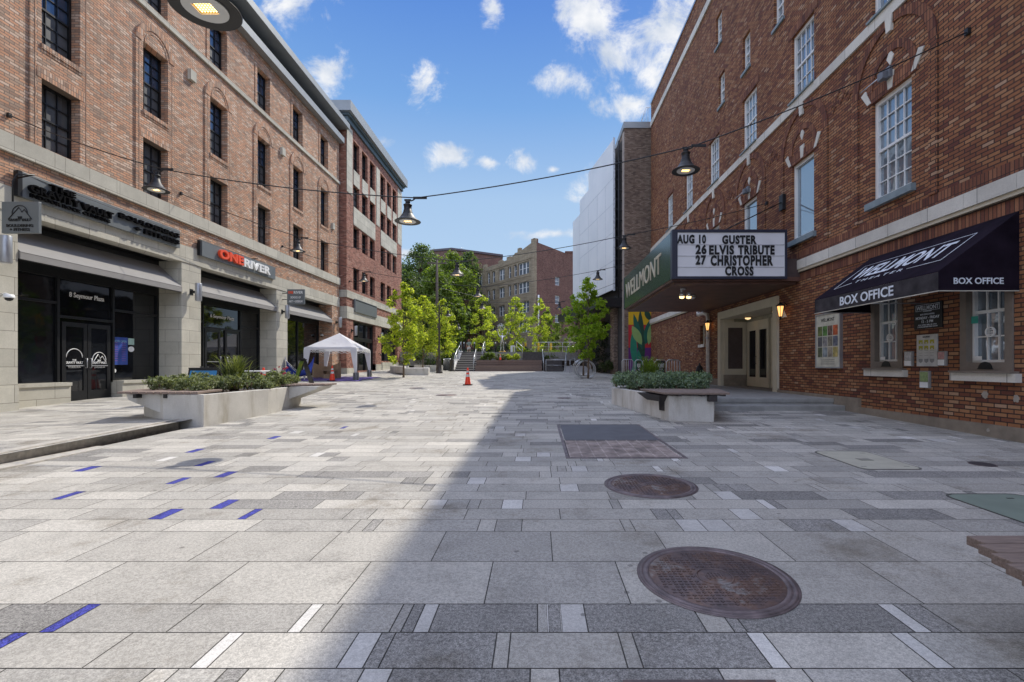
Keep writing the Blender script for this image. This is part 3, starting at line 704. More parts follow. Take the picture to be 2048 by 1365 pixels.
# wall cylinder lights
def cyl_light(y, z0, z1, lab, X=XA):
    t = thing('wall_light', lab, 'wall light', (X+.25, y, (z0+z1)/2), 'cylinder lights on the left buildings'); zm = (z0+z1)/2
    bm = BM(); lathe(bm, [(.10, z0), (.105, z0+.01), (.105, z1-.01), (.10, z1)], (X+.27, y, 0), 20); finish('cylinder', bm, alu, t, smooth=False)
    bm = BM(); lathe(bm, [(.075, z0-.02), (.075, z0-.001)], (X+.27, y, 0), 16); finish('lens', bm, lens, t)
    bm = BM(); box(bm, X+.02, X+.17, y-.04, y+.04, zm-.04, zm+.04); box(bm, X, X+.03, y-.08, y+.08, zm-.1, zm+.1); finish('bracket', bm, dkmetal, t)
cyl_light(10.92, 3.62, 4.23, 'silver cylinder wall light at the left edge under the mountain sign')
cyl_light(17.12, 3.58, 4.2, 'silver cylinder wall light on the pier right of the long awning')
cyl_light(23.2, 3.55, 4.17, 'silver cylinder wall light on the pier under the school sign')
cyl_light(29.4, 3.6, 4.2, 'silver cylinder wall light on the brick pier above the tent')
def camera_unit(x, y, z, lab, d=(1, -.3), m=None):
    t = thing('security_camera', lab, 'camera', (x, y, z)); bm = BM()
    lathe(bm, [(.02, .07), (.09, .06), (.1, .0), (.1, -.02)], (x, y, z), 16); finish('housing', bm, white, t)
    bm = BM(); lathe(bm, [(.075, -.02), (.065, -.06), (.03, -.085)], (x, y, z), 16); finish('dome', bm, black, t)
    bm = BM(); tube(bm, [(x, y, z+.06), (x-d[0]*.12, y-d[1]*.12, z+.09), (x-d[0]*.3, y-d[1]*.3, z+.06)], .02, 6); finish('bracket', bm, white, t)
camera_unit(XA+.25, 11.0, 2.85, 'white dome camera on the stone pier at the left edge')
camera_unit(XA+.2-.75, 28.75, 3.05, 'white camera on the brick pier inside the third shop bay', (0, -1))

# ================================================================== LEFT FAR BUILDING (B)
XB = -11.95
bB = thing('red_brick_building', 'five-storey red brick block with grouped windows and grey-green cornice beyond the orange one', 'building', (XB, 36, .5))
B0, B1 = 30.2, 42.4
colB = [(31.3, 32.35), (32.85, 33.95), (34.4, 35.45), (36.75, 37.85), (38.3, 39.35), (39.8, 40.85)]
rowB = [(14.0, 15.9), (11.6, 13.0), (8.95, 10.35), (6.2, 7.65)]
holes = [rect(a, b, c, d) for a, b in colB for c, d in rowB]
shopB = [rect(31.3, 35.6, .9, 4.2), rect(36.9, 41.2, 1.6, 4.2)]
bm = BM(); plate(bm, 'X', [rect(B0, B1, -.3, 16.8)]+holes+shopB, XB, XB-.4)
box(bm, XB-12, XB-.4, B0, B0+.35, -.3, 16.8); box(bm, XB-12, XB-.4, B1-.35, B1, -.3, 16.8)
finish('wall', bm, brickB, bB)
for a, b in colB:
    for c, d in rowB: window(bB, XB-.24, a, c, 0, b-a, d-c, 2, 1, dkmetal, glass if rnd.random() < .7 else glassb, fw=.05, mw=.03)
bm = BM()
for g in (0, 3):
    a, b = colB[g][0], colB[g+2][1]
    plate(bm, 'X', [rect(a, b, 10.42, 11.58)], XB-.01, XB+.04)
    for i in range(3): plate(bm, 'X', [rect(colB[g+i][0], colB[g+i][1], 13.02, 13.98)], XB-.01, XB+.035)
plate(bm, 'X', [rect(B0, 31.1, 12.2, 16.4)], XB-.01, XB+.03); plate(bm, 'X', [rect(35.75, 36.5, 11.7, 16.0)], XB-.01, XB+.03); plate(bm, 'X', [rect(41.2, B1, 11.7, 16.4)], XB-.01, XB+.03)
finish('stone_panel', bm, stone, bB)
bm = BM()
for z0, z1 in ((5.55, 6.0), (4.22, 4.98)): bm = BM(); box(bm, XB-.6, XB+.06, B0-.05, B1, z0, z1); finish('stone_band', bm, stone, bB)
bm = BM()
for a, b in ((B0-.03, 31.3), (35.6, 36.9), (41.2, B1)): box(bm, XB-.5, XB+.05, a, b, -.3, 1.35 if a > 31 else 1.1)
box(bm, XB-.3, XB+.1, 36.9, 41.2, -.3, 1.5)
finish('pier_base', bm, stone, bB)
bm = BM(); box(bm, XB-9, XB+.45, B0-.5, B1+.35, 17.0, 17.62); finish('cornice', bm, greymetal, bB)
bm = BM(); box(bm, XB-9, XB+.12, B0-.12, B1+.12, 16.55, 17.0); box(bm, XB-9, XB+.25, B0-.25, B1+.2, 16.85, 16.999); finish('cornice_soffit', bm, tealmetal, bB)
bm = BM(); box(bm, XB-12, XB-.41, B0+.36, B1-.36, -.3, 16.5); finish('core', bm, black, bB)
bm = BM()
for (a, b, z) in ((31.3, 35.6, .9), (36.9, 41.2, 1.6)):
    box(bm, XB-.34, XB-.30, a, b, z, 4.2)
finish('shop_glass', bm, glass, bB)
bm = BM()
for (a, b, z) in ((31.3, 35.6, .9), (36.9, 41.2, 1.6)):
    for i in range(4): y = a+.04+(b-a-.08)*i/3; box(bm, XB-.30, XB-.2, y-.05, y+.05, z, 4.2)
    box(bm, XB-.30, XB-.19, a, b, 2.9, 3.15); box(bm, XB-.3, XB-.2, a, b, 4.08, 4.2)
finish('shopfront_frame', bm, dkmetal, bB)
t = thing('blank_sign', 'blank grey sign panel between the two stone bands of the red brick block', 'sign', (XB+.1, 31.5, 5.0))
bm = BM(); box(bm, XB+.02, XB+.14, 31.3, 35.5, 4.75, 5.6); bevel_obj(finish('panel', bm, signgrey, t), .01); bm = BM(); box(bm, XB+.14, XB+.15, 31.4, 35.4, 5.5, 5.55); finish('trim', bm, dkmetal, t)
cyl_light(31.0, 3.2, 3.8, 'silver cylinder wall light on the first red pier, above the tent roof', XB); cyl_light(36.2, 3.1, 3.7, 'silver cylinder wall light on the second red pier beside the young tree', XB)
bm = BM()
t = thing('hose_bib_light', 'small black gooseneck light on the second red pier', 'wall light', (XB+.1, 36.2, 2.0))
tube(bm, [(XB, 36.2, 2.1), (XB+.12, 36.2, 2.16), (XB+.2, 36.2, 2.08)], .02, 6); finish('arm', bm, black, t)
bm = BM(); lathe(bm, [(.02, .08), (.04, .05), (.09, -.02)], (XB+.2, 36.2, 2.02), 12); finish('shade', bm, black, t)

# ================================================================== THEATRE (right)
XT = 7.25
def yT(px, X=XT): return F*X/(px-CX)
bT = thing('theatre_building', 'tall dark red-brown brick theatre with white bands and arched window recesses', 'building', (XT, 15, 0))
T0, T1 = -9.0, 30.8
cT = [9.9+3.3*i for i in range(0, 6)]
holes = []
for c in cT:
    holes.append(rect(c-.55, c+.55, 4.80, 6.95)); holes.append(rect(c-.55, c+.55, 8.75, 10.6))
small = [(14.5, 11.55), (16.75, 11.55), (19.0, 11.55), (19.3, 14.1), (16.2, 14.1)]
for y, z in small: holes.append(rect(y-.3, y+.3, z, z+1.25))
boxw = [(9.58, 10.44, 1.25, 3.1), (7.36, 8.23, 1.22, 3.1)]
for a, b, c, d in boxw: holes.append(rect(a, b, c, d))
holes.append(rect(20.9, 21.5, 2.2, 3.05))
PY0, PY1, PZ1 = 14.75, 18.95, 3.1
holes.append(rect(PY0-.06, PY1+.06, .2, PZ1+.06))
bm = BM(); plate(bm, 'X', [rect(T0, T1, -.3, 17.9)]+holes, XT, XT+.45)
box(bm, XT+.45, XT+20, T1-.45, T1, -.3, 17.9)
finish('wall', bm, brickT, bT)
# arched frames: a slightly proud skin with arched openings so that the arch field is recessed
for i, c in enumerate(cT):
    bm = BM()
    ring = arc(c, 7.3, 1.17, 0, 180, 26)+arc(c, 7.3, .985, 180, 0, 24)
    plate(bm, 'X', [ring], XT+.01, XT-.03); ar_ = finish('arch_ring', bm, brickT_sol, bT)
    bm = BM(); ring = arc(c, 7.2, .68, 0, 180, 22)+arc(c, 7.2, .53, 180, 0, 20); plate(bm, 'X', [ring], XT+.01, XT-.022); finish('inner_arch', bm, brickT_sol, bT)
    bm = BM(); plate(bm, 'X', [rect(c-.72, c+.72, 6.95, 7.2)], XT+.01, XT-.015); finish('flat_arch', bm, brickT_sol, bT)
    bm = BM(); plate(bm, 'X', [rect(c-.72, c+.72, 10.6, 10.85)], XT+.01, XT-.012); finish('flat_arch', bm, brickT_sol, bT)
    for s in (-1, 1):
        bm = BM(); a, b = sorted((c+s*.985, c+s*1.17)); plate(bm, 'X', [rect(a, b, 4.43, 7.3)], XT+.01, XT-.03); finish('arch_pilaster', bm, brickT, bT)
    K = [('keystone', [(c-.065, 8.14), (c+.065, 8.14), (c+.10, 8.455), (c-.10, 8.455)], .06), ('diamond', [(c-.10, 7.62), (c, 7.46), (c+.10, 7.62), (c, 7.78)], .02), ('keystone', [(c-.06, 6.98), (c+.06, 6.98), (c+.10, 7.32), (c-.10, 7.32)], .025)]
    for s in (-1, 1): K.append(('corner_voussoir', [(c+s*.56, 6.98), (c+s*.68, 6.98), (c+s*.88, 7.28), (c+s*.74, 7.33)], .025))
    for nm, pts, p in K: bm = BM(); plate(bm, 'X', [pts], XT+.01, XT-p); finish(nm, bm, stone_w, bT)
    bm = BM(); box(bm, XT-.10, XT+.14, c-.66, c+.66, 4.66, 4.80); finish('window_sill', bm, sillblue, bT)
    bm = BM(); box(bm, XT-.095, XT+.14, c-.62, c+.62, 8.705, 8.75); finish('window_sill', bm, sillblue, bT)
    bm = BM(); y = c+1.65
    for (dy, dz, s) in ((0, 0, .22), (-.28, -.16, .13), (.28, -.16, .13)):
        plate(bm, 'X', [[(y+dy-s, 7.75+dz), (y+dy, 7.75+dz-s), (y+dy+s, 7.75+dz), (y+dy, 7.75+dz+s)], [(y+dy-s*.6, 7.75+dz), (y+dy, 7.75+dz-s*.6), (y+dy+s*.6, 7.75+dz), (y+dy, 7.75+dz+s*.6)]], XT+.01, XT-.015)
    finish('brick_diamonds', bm, brickT_sol, bT)
for z0, z1 in ((4.185, 4.42), (3.62, 3.84)): bm = BM(); box(bm, XT-.012, XT+.01, T0, T1, z0, z1); finish('soldier_course', bm, brickT_sol, bT)
def band(z0, z1, p, seg=.9, a=T0, b=T1):
    y = a; bm = BM()
    while y < b: y2 = min(y+seg, b); box(bm, XT-p, XT+.02, y+.003, y2-.003, z0, z1); y = y2
    finish('white_stone_band', bm, stone_w, bT)
band(3.93, 4.18, .10); band(8.46, 8.70, .05, 1.3); band(16.45, 16.78, .06, 1.6)
bm = BM(); box(bm, XT-.07, XT+.01, T0, T1, 3.86, 3.928); finish('band_moulding', bm, cream, bT)
bm = BM(); box(bm, XT-.05, XT+.6, T0, T1+.05, 17.9, 18.02); finish('coping', bm, steel, bT)
bm = BM(); box(bm, XT-.07, XT+.01, T0, 10.8, -.2, .36); box(bm, XT-.069, XT+.01, 10.8, PY0-.28, -.2, .56); box(bm, XT-.069, XT+.01, PY1+.28, T1, -.2, .75)
finish('plinth', bm, stone_base, bT)
bm = BM(); box(bm, XT+1.9, XT+20, T0, T1-.45, -.3, 17.6); finish('core', bm, black, bT)
bm = BM(); box(bm, XT+.45, XT+1.9, T0, PY0-.3, -.3, 17.5); box(bm, XT+.45, XT+1.9, PY1+.3, T1-.45, -.3, 17.5); box(bm, XT+.45, XT+1.9, PY0-.3, PY1+.3, PZ1+.3, 17.5); finish('inner_core', bm, black, bT)
# windows
for i, c in enumerate(cT):
    blank = i >= 1
    window(bT, XT+.14, c+.55, 4.80, math.pi, 1.1, 2.15, *( (1, 1) if blank else (4, 3)), white, glassS if blank else glassT, fw=.09, dh=not blank, mw=.02)
    window(bT, XT+.14, c+.55, 8.75, math.pi, 1.1, 1.85, 4, 2, white, glassS if i % 3 == 2 else glassT, fw=.08, mw=.02)
for y, z in small: window(bT, XT+.16, y+.3, z, math.pi, .6, 1.25, 2, 2, white, glassT, fw=.06)
window(bT, XT+.2, 21.5, 2.2, math.pi, .6, .85, 1, 1, cream, glassT, fw=.05)
for y, z in small: bm = BM(); box(bm, XT-.06, XT+.14, y-.36, y+.36, z-.09, z); finish('window_sill', bm, sillblue, bT)
for a, b, c, d in boxw:
    bm = BM(); plate(bm, 'X', [rect(a-.02, b+.02, c-.02, d), rect(a+.1, b-.1, c+.13, d-.08)], XT-.03, XT+.14); finish('ticket_window_casing', bm, taupe, bT)
    window(bT, XT+.15, b-.09, c+.12, math.pi, b-a-.18, d-c-.2, 3, 2, white, glassT, fw=.05)
    bm = BM(); box(bm, XT-.10, XT+.05, a-.14, b+.14, c-.18, c-.045); finish('ticket_sill', bm, cream if False else stone_w, bT)
    bm = BM(); box(bm, XT-.15, XT+.04, a-.10, b+.12, c-.043, c-.01); finish('ticket_ledge', bm, taupe, bT)
    # talk-through disc and pass tray
    y = (a+b)/2-.02; bm = BM(); plate(bm, 'X', [arc(y, c+.62, .085, 0, 342, 19), arc(y, c+.62, .062, 0, 342, 19)], XT+.035, XT+.06)
    for k in range(3): plate(bm, 'X', [rect(y-.04, y+.04, c+.575+k*.035, c+.59+k*.035)], XT+.036, XT+.058)
    finish('speaking_hole', bm, white, bT)
    bm = BM(); plate(bm, 'X', [[(y-.14, c+.02)]+[(y+.14, c+.02)]+arc(y, c+.02, .12, 10, 170, 10)], XT-.045, XT-.03); finish('pass_tray', bm, dkmetal, bT)
    bm = BM(); plate(bm, 'X', [rect(b-.3, b-.16, c+.16, c+.23)], XT+.05, XT+.055); plate(bm, 'X', [rect(a+.12, a+.17, c+.14, c+.33)], XT+.05, XT+.055); finish('sticker', bm, white, bT)
bm = BM(); plate(bm, 'X', [rect(8.0, 8.12, 2.0, 2.12)], XT+.05, XT+.056); finish('green_sticker', bm, simple("teal_sticker", (.05, .35, .27)), bT)
# repair patches on the brick
bm = BM()
for yc, zc, r_ in ((yT(1970), 1.31-(790-730)*7.25/895, .058), (yT(2033), 1.31-(798-730)*7.25/958, .052), (yT(1985), .27, .03)):
    pts = [(yc+r_*rnd.uniform(.75, 1.15)*math.cos(2*math.pi*i/18), zc+r_*rnd.uniform(.8, 1.3)*math.sin(2*math.pi*i/18)) for i in range(18)]
    plate(bm, 'X', [pts], XT+.01, XT-.004 if zc > .4 else XT-.073)
finish('plaster_patch', bm, plaster, bT)
# entrance portal
bm = BM()
plate(bm, 'X', [[(PY0-.28, .42), (PY0, .42), (PY0, PZ1), (PY1, PZ1), (PY1, .42), (PY1+.28, .42), (PY1+.28, PZ1+.28), (PY0-.28, PZ1+.28)]], XT-.07, XT+.47)
finish('portal_frame', bm, cream, bT)
bm = BM(); box(bm, XT-.05, XT+.3, PY0-.3, PY0-.03, -.1, .6); box(bm, XT-.05, XT+.3, PY1+.03, PY1+.3, -.1, .75); finish('portal_base', bm, stone_base, bT)
bm = BM(); box(bm, XT+.471, XT+1.0, PY0, PY1, PZ1, PZ1+.05); finish('recess_ceiling', bm, cream, bT)
bm = BM(); box(bm, XT+.47, XT+1.0, PY0-.2, PY0, .4, PZ1); box(bm, XT+.96, XT+1.1, PY0, PY1, .4, PZ1); finish('recess_wall', bm, simple("recess_olive_paint", (.33, .31, .23), .6), bT)
# angled poster case on the far side of the recess and the doors on its back wall
bm = BM(); fy = PY1
box(bm, XT+.471, XT+.96, fy, fy+.2, .45, PZ1); finish('recess_side', bm, simple("recess_olive_paint", (.33, .31, .23), .6), bT)
bm = BM(); plate(bm, 'Y', [rect(XT+.06, XT+.93, .92, PZ1-.12), rect(XT+.2, XT+.79, 1.15, PZ1-.34)], PY1-.09, PY1-.001); finish('display_case_frame', bm, cream, bT)
bm = BM(); box(bm, XT+.19, XT+.80, PY1-.03, PY1-.004, 1.14, PZ1-.33); finish('display_case_panel', bm, simple("display_case_brown", (.09, .065, .06), .5), bT)
bm = BM(); box(bm, XT+.06, XT+.93, PY1-.06, PY1-.002, .45, .918); finish('display_case_base', bm, stone_base, bT)
for k, (a, b) in enumerate(((17.0, 18.75), (15.1, 16.85))):
    bm = BM(); plate(bm, 'X', [rect(a, b, .5, 2.95), rect(a+.15, a+.74, .85, 2.6), rect(b-.74, b-.15, .85, 2.6)], XT+.89, XT+.955); d = finish('double_door', bm, cream, bT)
    bm = BM(); box(bm, XT+.92, XT+.95, a+.13, b-.13, .84, 2.61); finish('door_glass', bm, glass, d)
    bm = BM(); tube(bm, [(XT+.89, (a+b)/2+.08, 1.35), (XT+.82, (a+b)/2+.08, 1.37), (XT+.82, (a+b)/2+.08, 1.6), (XT+.89, (a+b)/2+.08, 1.62)], .014, 6); finish('handle', bm, black, d)
for k, y in enumerate((18.0, 15.9)):
    t = thing('ceiling_light', ('farther', 'nearer')[k]+' of the two lit dome lights in the theatre entrance ceiling', 'ceiling light', (XT+.6, y, PZ1), 'dome lights in the entrance ceiling')
    bm = BM(); lathe(bm, [(.15, -.005), (.15, -.03), (.11, -.04)], (XT+.6, y, PZ1), 16); finish('rim', bm, simple("brass", (.35, .22, .08), .35, .8), t)
    bm = BM(); lathe(bm, [(.11, -.04), (.085, -.085), (.02, -.11)], (XT+.6, y, PZ1), 16); finish('glass_dome', bm, emis("dome_glow", (1, .7, .35), 1.2), t)
# steps and platform
bm = BM(); box(bm, 3.55, XT-.071, 11.25, 11.7, -.1, .355); box(bm, 3.9, XT-.071, 11.7, 24, -.1, .49); box(bm, 3.88, XT-.071, 11.68, 11.9, .4, .495)
o = finish('entrance_steps', bm, simple("step_grey_stone", (.30, .295, .28), .85, var=.15, scale=5, bump=.3)); o['kind'] = 'structure'; bevel_obj(o, .012)
bm = BM(); box(bm, XT, XT+1.6, PY0-.1, PY1+.1, .2, .489); finish('entrance_floor', bm, simple("entrance_floor_stone", (.24, .21, .18), .8))['kind'] = 'structure'

# marquee
Y1, Y2, XM, ZB, ZT = 13.2, 20.6, 3.69, 3.68, 4.96
mq = thing('theatre_marquee', 'theatre marquee with white letter board and dark green side reading WELLMONT', 'marquee', (XM, Y1, ZB))
bm = BM(); box(bm, XM+.06, 6.80, Y1+.05, Y2, ZB+.05, ZT); finish('box', bm, dkmetal, mq)
bm = BM(); box(bm, XM, XM+.059, Y1+.16, Y2-.1, ZB, ZT+.03); finish('side_panel', bm, mar_green, mq)
bm = BM(); box(bm, XM-.01, XM+.08, Y1-.01, Y1+.16, ZB-.02, ZT+.05); finish('corner_trim', bm, mar_navy, mq); bm = BM(); box(bm, XM-.01, XM+.07, Y2-.1, Y2+.01, ZB-.02, ZT+.05); finish('corner_trim', bm, mar_navy, mq); bm = BM(); plate(bm, 'Y', [rect(XM+.081, 6.83, ZB-.02, ZT+.05), rect(XM+.14, 6.77, ZB+.05, ZT-.03)], Y1-.01, Y1+.05); finish('edge_trim', bm, mar_navy, mq)
bm = BM(); box(bm, XM+.14, 6.77, Y1+.012, Y1+.049, ZB+.05, ZT-.03); finish('letter_board', bm, marq_w, mq)
bm = BM()
rows_py = (489, 511.5, 534, 553.5)
for py in (489.5, 512, 534.5, 553.5): z = PZ(py, Y1); box(bm, XM+.14, 6.77, Y1+.0, Y1+.011, z-.012, z+.008)
finish('letter_rail', bm, simple("rail_grey_plastic", (.55, .55, .58), .4), mq)
for txt, a, b, top, bot in (('AUG 10', 1354, 1412, 473, 487), ('GUSTER', 1444, 1513, 474, 488), ('26', 1391, 1413, 493, 508), ('ELVIS', 1418, 1468, 494, 509), ('TRIBUTE', 1476, 1549, 494, 509),
                            ('27', 1391, 1412, 514, 529), ('CHRISTOPHER', 1421, 1546, 514, 531), ('CROSS', 1450, 1507, 536, 551)):
    xa, xb = PX(a, Y1), PX(b, Y1); za = PZ(bot, Y1)+.005; h_ = (bot-top+1.5)*Y1/F
    lettering(txt, mq, (xa, Y1-.002, za), (1, 0, 0), (0, 0, 1), h_, black, width=xb-xa, ext=.008, off=.05, name='marquee_letters', space=1.15)
lettering('WELLMONT', mq, (XM-.001, 20.1, 4.06), (0, -1, 0), (0, 0, 1), .60, cream, width=5.7, ext=.02, off=.0, name='marquee_letters')
bm = BM(); box(bm, XM+.02, 7.24, Y1+.1, Y2-.05, ZB-.06, ZB+.05); box(bm, XM+.12, 7.2, Y1+.25, Y2-.2, ZB-.13, ZB-.06); finish('soffit', bm, soffit, mq)
bm = BM(); box(bm, 6.80, 7.24, Y1+.1, Y2-.05, ZB+.05, ZB+.55); finish('wall_bracket_box', bm, simple("bracket_brown", (.07, .045, .04), .6), mq)
for y in (Y1+.9, Y2-1.6):
    bm = BM(); tube(bm, [(XM+1.2, y, ZT), (XT-.05, y+.1, 6.1)], .018, 6); finish('tie_rod', bm, black, mq)
    bm = BM(); box(bm, XT-.1, XT-.001, y-.02, y+.2, 5.85, 6.3); finish('tie_plate', bm, black, mq)
# spot lights and sensor under the marquee
t = thing('spotlight', 'twin lit warm spotlights on an arm under the marquee', 'spotlight', (XM+.6, Y1+1.2, ZB-.2))
xq, yq = 4.25, Y1+.9
bm = BM(); tube(bm, [(xq, yq, ZB-.13), (xq-.05, yq, ZB-.22), (xq, yq, ZB-.26)], .03, 6); lathe(bm, [(.08, 0), (.08, -.05)], (xq, yq, ZB-.13), 12); finish('mount', bm, steel, t)
for dx in (-.05, .15):
    bm = BM(); lathe(bm, [(.03, .1), (.07, .05), (.075, -.03)], (xq+dx, yq-.06, ZB-.36), 14); hd = finish('lamp_head', bm, steel, t)
    bm = BM(); lathe(bm, [(.07, -.03), (.06, -.07), (.02, -.085)], (xq+dx, yq-.06, ZB-.36), 14); finish('bulb', bm, lampglow, hd)
t = thing('smoke_sensor', 'round white sensor on the brown marquee soffit', 'sensor', (5.1, 16, ZB-.13))
bm = BM(); lathe(bm, [(.15, 0), (.16, -.06), (.12, -.11), (.04, -.12)], (4.95, 15.6, ZB-.13), 20); finish('body', bm, white, t)
bm = BM(); lathe(bm, [(.165, -.05), (.165, -.062)], (4.95, 15.6, ZB-.13), 20); finish('ring', bm, dkmetal, t)
# downspout
t = thing('downspout', 'white downspout pipe with elbow left of the theatre entrance', 'downspout', (XT-.12, 20.15, .5))
bm = BM(); yd = 20.2; tube(bm, [(XT-.12, yd, .5), (XT-.12, yd, 3.2), (XT-.13, yd+.05, 3.42), (XT-.2, yd+.35, 3.5), (XT-.22, yd+.9, 3.5), (XT-.2, yd+1.0, 3.7)], .075, 12); finish('pipe', bm, simple("downspout_cream", (.66, .62, .56), .5), t)
bm = BM()
for z in (.9, 2.4): lathe(bm, [(.09, z), (.09, z+.06)], (XT-.12, yd, 0), 12)
finish('clamp', bm, steel, t)
# lanterns
def lantern(y, z, lab):
    t = thing('wall_lantern', lab, 'wall lantern', (XT-.2, y, z), 'black wall lanterns by the entrance'); x = XT-.2
    bm = BM(); tube(bm, [(XT, y, z+.2), (XT-.1, y, z+.3), (x, y, z+.26)], .015, 6); lathe(bm, [(.02, .3), (.05, .26), (.13, .2), (.13, .18)], (x, y, z), 10); lathe(bm, [(.05, -.12), (.03, -.16), (.01, -.2)], (x, y, z), 10)
    for k in range(6):
        a = k*math.pi/3; tube(bm, [(x+.11*math.cos(a), y+.11*math.sin(a), z+.19), (x+.05*math.cos(a), y+.05*math.sin(a), z-.13)], .008, 5)
    finish('cage', bm, black, t); bm = BM(); lathe(bm, [(.095, .17), (.045, -.12)], (x, y, z), 10); finish('lit_glass', bm, emis("lantern_glow", (1, .5, .16), 1.6), t)
lantern(14.0, PZ(632, 14.0)+.1, 'lit black lantern on the brick right of the entrance')
lantern(20.0, PZ(660, 20.0)+.1, 'lit black lantern beside the white downspout')
t = thing('triangle_sign', 'small white triangular sign with letter R beside the right lantern', 'sign', (XT-.02, 14.25, 2.5))
bm = BM(); yy_ = 14.3; zz_ = PZ(636, 14.3); plate(bm, 'X', [[(yy_-.28, zz_), (yy_+.2, zz_), (yy_+.02, zz_+.36)]], XT-.02, XT-.001); finish('plate', bm, white, t)
lettering('R', t, (XT-.021, yy_+.05, zz_+.06), (0, -1, 0), (0, 0, 1), .13, black, ext=.004)
# small white sill of the far window
bm = BM(); box(bm, XT-.08, XT+.2, 20.82, 21.58, 2.08, 2.2); finish('small_window_sill', bm, stone_w, bT)
# flood lights on the upper wall
for c in (cT[0], cT[2]):
    t = thing('floodlight', 'grey floodlight over the large near arched window' if c < 12 else 'grey floodlight over the third arched window above the marquee', 'floodlight', (XT-.1, c, 7.3), 'grey floodlights on the theatre wall')
    bm = BM(); box(bm, XT-.10, XT-.026, c-.09, c+.09, 7.18, 7.40); box(bm, XT-.2, XT-.101, c-.04, c+.12, 7.17, 7.33); bevel_obj(finish('housing', bm, simple("floodlight_grey", (.16, .17, .19), .5), t), .01)
    bm = BM(); tube(bm, [(XT-.18, c+.12, 7.25), (XT-.3, c+.5, 7.15)], .012, 6); finish('arm', bm, steel, t)

# box office awning
aw = thing('box_office_awning', 'black sloped awning with white lettering over the ticket windows', 'awning', (XT, 8.8, 2.43))
AXo, A0, A1, ZV, ZM, ZW = 6.03, 7.25, 10.5, 2.43, 2.72, 3.62
bm = BM(); th = .012
hexa(bm, [(AXo, A0, ZM-th), (XT-.01, A0, ZW-th), (XT-.01, A1, ZW-th), (AXo, A1, ZM-th), (AXo, A0, ZM), (XT-.01, A0, ZW), (XT-.01, A1, ZW), (AXo, A1, ZM)]); finish('canvas', bm, blackfab, aw)
bm = BM(); box(bm, AXo, AXo+.01, A0+.011, A1-.011, ZV, ZM-.013); finish('valance', bm, blackfab2, aw)
for y in (A0, A1-.01):
    bm = BM(); plate(bm, 'Y', [[(AXo, ZV), (XT-.01, ZV), (XT-.01, ZW-.013), (AXo, ZM-.013)]], y, y+.01); finish('end_panel', bm, blackfab, aw)
bm = BM()
for y in (A0+.04, (A0+A1)/2, A1-.04): tube(bm, [(AXo+.03, y, ZV+.01), (XT-.02, y, ZV+.01)], .013, 6); tube(bm, [(AXo+.03, y, ZM-.04), (XT-.03, y, ZW-.05)], .013, 6)
tube(bm, [(AXo+.025, A0+.03, ZV+.01), (AXo+.025, A1-.03, ZV+.01)], .013, 6); finish('frame', bm, alu, aw)
bm = BM(); box(bm, AXo-.004, AXo+.012, A0, A1, ZV-.016, ZV-.001); box(bm, AXo+.012, XT-.01, A0-.002, A0+.010, ZV-.016, ZV-.001); finish('piping', bm, simple("awning_piping_cream", (.5, .47, .4)), aw)
wl = simple("awning_white_print", (.72, .76, .82), .7)
lettering('BOX OFFICE', aw, (AXo-.001, yT(1680, AXo), ZV+.06), (0, -1, 0), (0, 0, 1), .165, wl, width=yT(1680, AXo)-yT(1787, AXo), ext=.004, off=.02)
lettering('BOX OFFICE', aw, (PX(1907, A0), A0-.001, PZ(568, A0)), (1, 0, 0), (0, 0, 1), .09, wl, width=PX(2007, A0)-PX(1907, A0), ext=.004, off=.02)
sl = Vector((XT-AXo, 0, ZW-ZM)).normalized()
def onsl(t_, y): p = Vector((AXo, y, ZM))+sl*t_; n_ = Vector((-sl.z, 0, sl.x)); return p+n_*.003
slen = math.hypot(XT-AXo, ZW-ZM)
lettering('WELLMONT', aw, onsl(.58, 10.05), (0, -1, 0), sl, .42, wl, width=2.25, ext=.004, off=.015)
lettering('THEATER', aw, onsl(.37, 9.65), (0, -1, 0), sl, .085, wl, width=1.25, ext=.004, space=1.5)
bm = BM()
for a, b in (((.30, 10.2), (1.12, 10.2)), ((1.12, 10.2), (1.12, 7.6)), ((1.12, 7.6), (.40, 7.6)), ((.40, 7.6), (.40, 8.3)), ((.40, 9.75), (.30, 10.2))): tube(bm, [onsl(*a), onsl(*b)], .006, 4)
finish('print_border', bm, wl, aw)

# boards and signs on the theatre wall
def board(py0, py1, px0, px1, name, lab, cat, m, th=.03, group=None):
    a, b = yT(px1), yT(px0); z1 = H+(CY-py0)*XT/(px0-CX); z0 = H+(CY-py1)*XT/(px0-CX)
    t = thing(name, lab, cat, (XT-th, a, z0), group); bm = BM(); box(bm, XT-th, XT-.001, a, b, z0, z1); bevel_obj(finish('board', bm, m, t), .004, 1); return t, a, b, z0, z1
def prn(t, txt, y, z, h_, m, w=None, th=.03, off=0): lettering(txt, t, (XT-th-.001, y, z), (0, -1, 0), (0, 0, 1), h_, m, width=w, ext=.003, align='CENTER', off=off, name='print')
ink = simple("dark_print_ink", (.03, .03, .035), .6)
t, a, b, z0, z1 = board(632, 735, 1637, 1685, 'poster_case', 'tall cream poster board with a grid of show posters', 'poster board', simple("poster_board_cream", (.58, .56, .46), .5), .06)
ym = (a+b)/2; prn(t, 'WELLMONT', ym, z1-.19, .085, ink, .55, .06, .01)
cols_ = [(.12, .16, .05), (.10, .22, .06), (.16, .10, .08), (.50, .11, .04), (.09, .09, .10), (.26, .25, .25), (.20, .18, .14), (.14, .15, .19), (.10, .12, .07), (.27, .31, .33), (.30, .26, .2), (.42, .34, .12)]
